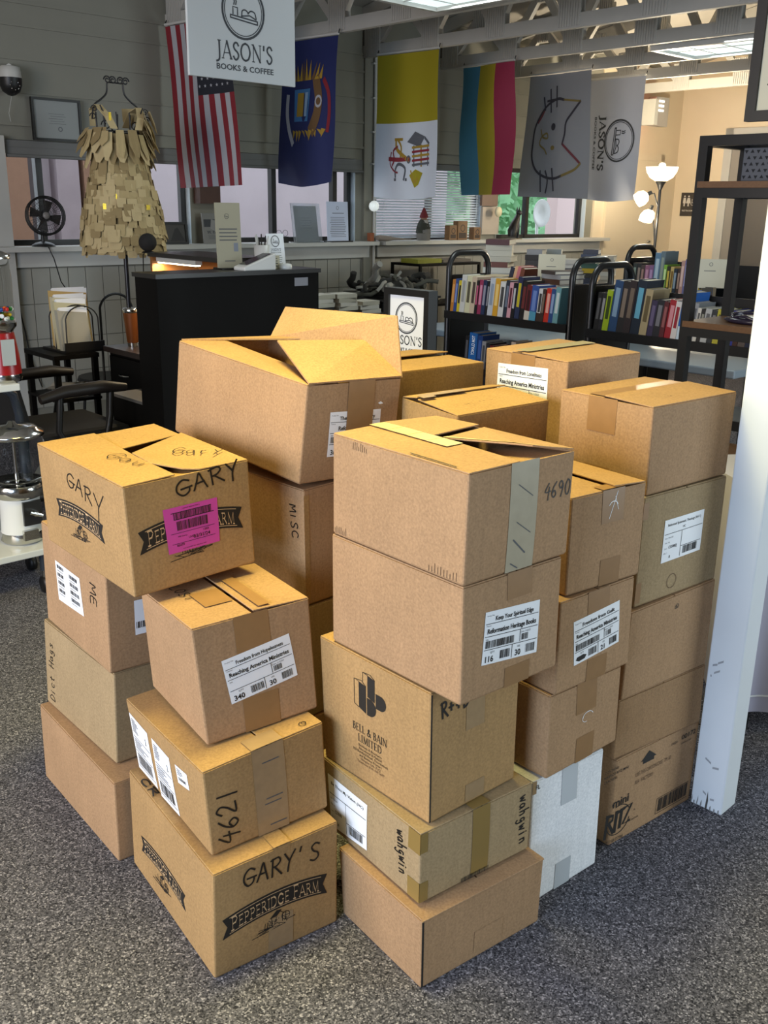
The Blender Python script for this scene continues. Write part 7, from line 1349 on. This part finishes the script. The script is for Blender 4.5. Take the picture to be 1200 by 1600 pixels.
p = on_b(1009, 176, B0-.25); q = ab(p); t = thing('exit_sign', 'exit sign seen edge on with a red glowing side, beside the emergency light', 'sign', p); mb = MB(); mb.rbox(q[0]-.04, q[0]+.02, B0-.38, B0-.03, q[2]-.12, q[2]+.12, WHITE); mb.build('housing', t); mb = MB(); mb.rbox(q[0]+.02, q[0]+.026, B0-.36, B0-.06, q[2]-.10, q[2]+.10, mat('red_lit_face', 'd02818', .5, emit='e02412', estr=2)); mb.build('face', t)
point_light('exit_sign_glow', rm(q[0]+.16, B0-.22, q[2]-.05), .35, (1, .10, .06), .05)
# ------------------------------------------------------------------ industrial rack in front of the carts
RWD = mat('rustic_wood', '6b4a2c', .6, noise=.3, nscale=14, stretch=(1, 8, 8)); R0, R1, Q0, Q1 = 3.60, 3.96, 1.20, 2.112
t = thing('metal_rack', 'tall black metal rack with brown wooden shelves beside the white post', 'rack', rm(3.78, 1.65, 0)); w = .038
for x in (R0, R1-w):
    for y in (Q0, Q1-w): mb = MB(); mb.rbox(x, x+w, y, y+w, 0, 1.825, STEEL); mb.build('post', t)
for z in (.55, 1.10, 1.635):
    mb = MB(); mb.rbox(R0-.004, R1+.004, Q0+.01, Q1-.012, z-.0, z+.024, RWD); mb.build('shelf', t)
    mb = MB(); mb.rbox(R0, R0+.02, Q0+w, Q1-w, z-.036, z-.001, STEEL); mb.rbox(R1-.02, R1, Q0+w, Q1-w, z-.036, z-.001, STEEL); mb.rbox(R0+.02, R1-.02, Q1-.03, Q1-.01, z-.036, z-.001, STEEL); mb.build('rail', t)
mb = MB(); mb.rbox(R0, R0+w, Q0+w, Q1-w, 1.787, 1.825, STEEL); mb.rbox(R1-w, R1, Q0+w, Q1-w, 1.787, 1.825, STEEL); mb.rbox(R0+w, R1-w, Q1-w, Q1, 1.787, 1.825, STEEL); mb.build('top_rail', t)
PG = mat('grey_perforated_metal', '50535a', .5); PH = mat('dark_hole', '17181b', .8); pb = ab(on_a(1156, 289, 3.70)); t = thing('perforated_bin', 'grey perforated bin with triangular holes on the top shelf of the metal rack', 'bin', rm(3.78, 1.65, 1.66))
mb = MB(); mb.rbox(3.70, 3.92, 1.30, pb[1], 1.661, 1.782, PG); mb.build('body', t, bevel=.003); I = Ink(lambda x, y, l: rm(3.70-l, pb[1]-x, 1.661+y))
for r in range(5):
    for k in range(20):
        x, y = .012+.024*k+(.012 if r % 2 else 0), .016+.023*r; s = .008; I.poly([(x-s, y-s*.6), (x+s, y-s*.6), (x, y+s)] if (k+r) % 2 else [(x-s, y+s*.6), (x, y-s), (x+s, y+s*.6)], PH, .0006)
I.poly([(.20+.016*math.cos(j*PI/8), .07+.016*math.sin(j*PI/8)) for j in range(16)], PH, .001); I.b.build('perforation', t)
pp = ab(on_a(1142, 497, 3.72)); mb = MB(); PV = mat('dark_purple_plastic', '2c2536', .25); rd = random.Random(4); q = rm(3.76, pp[1]-.09, 1.1245)
mb.lathe([(.001, 0), (.10, 0), (.12, .01), (.10, .022), (.05, .028), (.001, .03)], q, PV, 20, sx=.9, sy=1.1)
for k in range(6): an = rd.uniform(0, 6.28); mb.tube([q+AX*.09*math.cos(an+j*.3)+BX*.10*math.sin(an+j*.3)+V((0, 0, .02+.012*math.sin(j))) for j in range(6)], .006, PV, 6)
tag(mb.build('plastic_tray', base=q), 'dark purple plastic wrapped tray on the lower wooden shelf of the metal rack', 'tray')
# ------------------------------------------------------------------ curtained display behind the post
CUR = mat('lavender_cloth', 'c3c1d6', .8); t = thing('draped_table', 'table draped in pale lavender cloth behind the white post at the right edge', 'table', V((1.45, 2.75, 0)))
e0 = V((1.10, 2.66, 0)); du = V((.85, .12, 0)).normalized(); dv = V((-du.y, du.x, 0))
mb = MB(); mb.grid(lambda u, v: e0+du*(.85*u)+dv*(.012*math.sin(26*u))*(1-v)+V((0, 0, .075+.68*v)), 60, 8, CUR); mb.grid(lambda u, v: e0+dv*(.5*u)-du*(.010*math.sin(20*u))*(1-v)+V((0, 0, .075+.68*v)), 30, 8, CUR); mb.build('cloth', t)
mb = MB(); mb.obox(e0+V((0, 0, .74)), du*.85, dv*.5, V((0, 0, .03)), CUR); mb.build('tabletop', t); mb = MB(); mb.grid(lambda u, v: e0-dv*.004+du*(.85*u)+dv*(.012*math.sin(26*u))*.8+V((0, 0, .13+.006*v)), 60, 1, PAPER); mb.build('hem', t)
for x, y in ((.05, .05), (.8, .05), (.05, .45), (.8, .45)): mb = MB(); q = e0+du*x+dv*y; mb.tube([q, q+V((0, 0, .74))], .015, STEEL, 8); mb.build('leg', t)
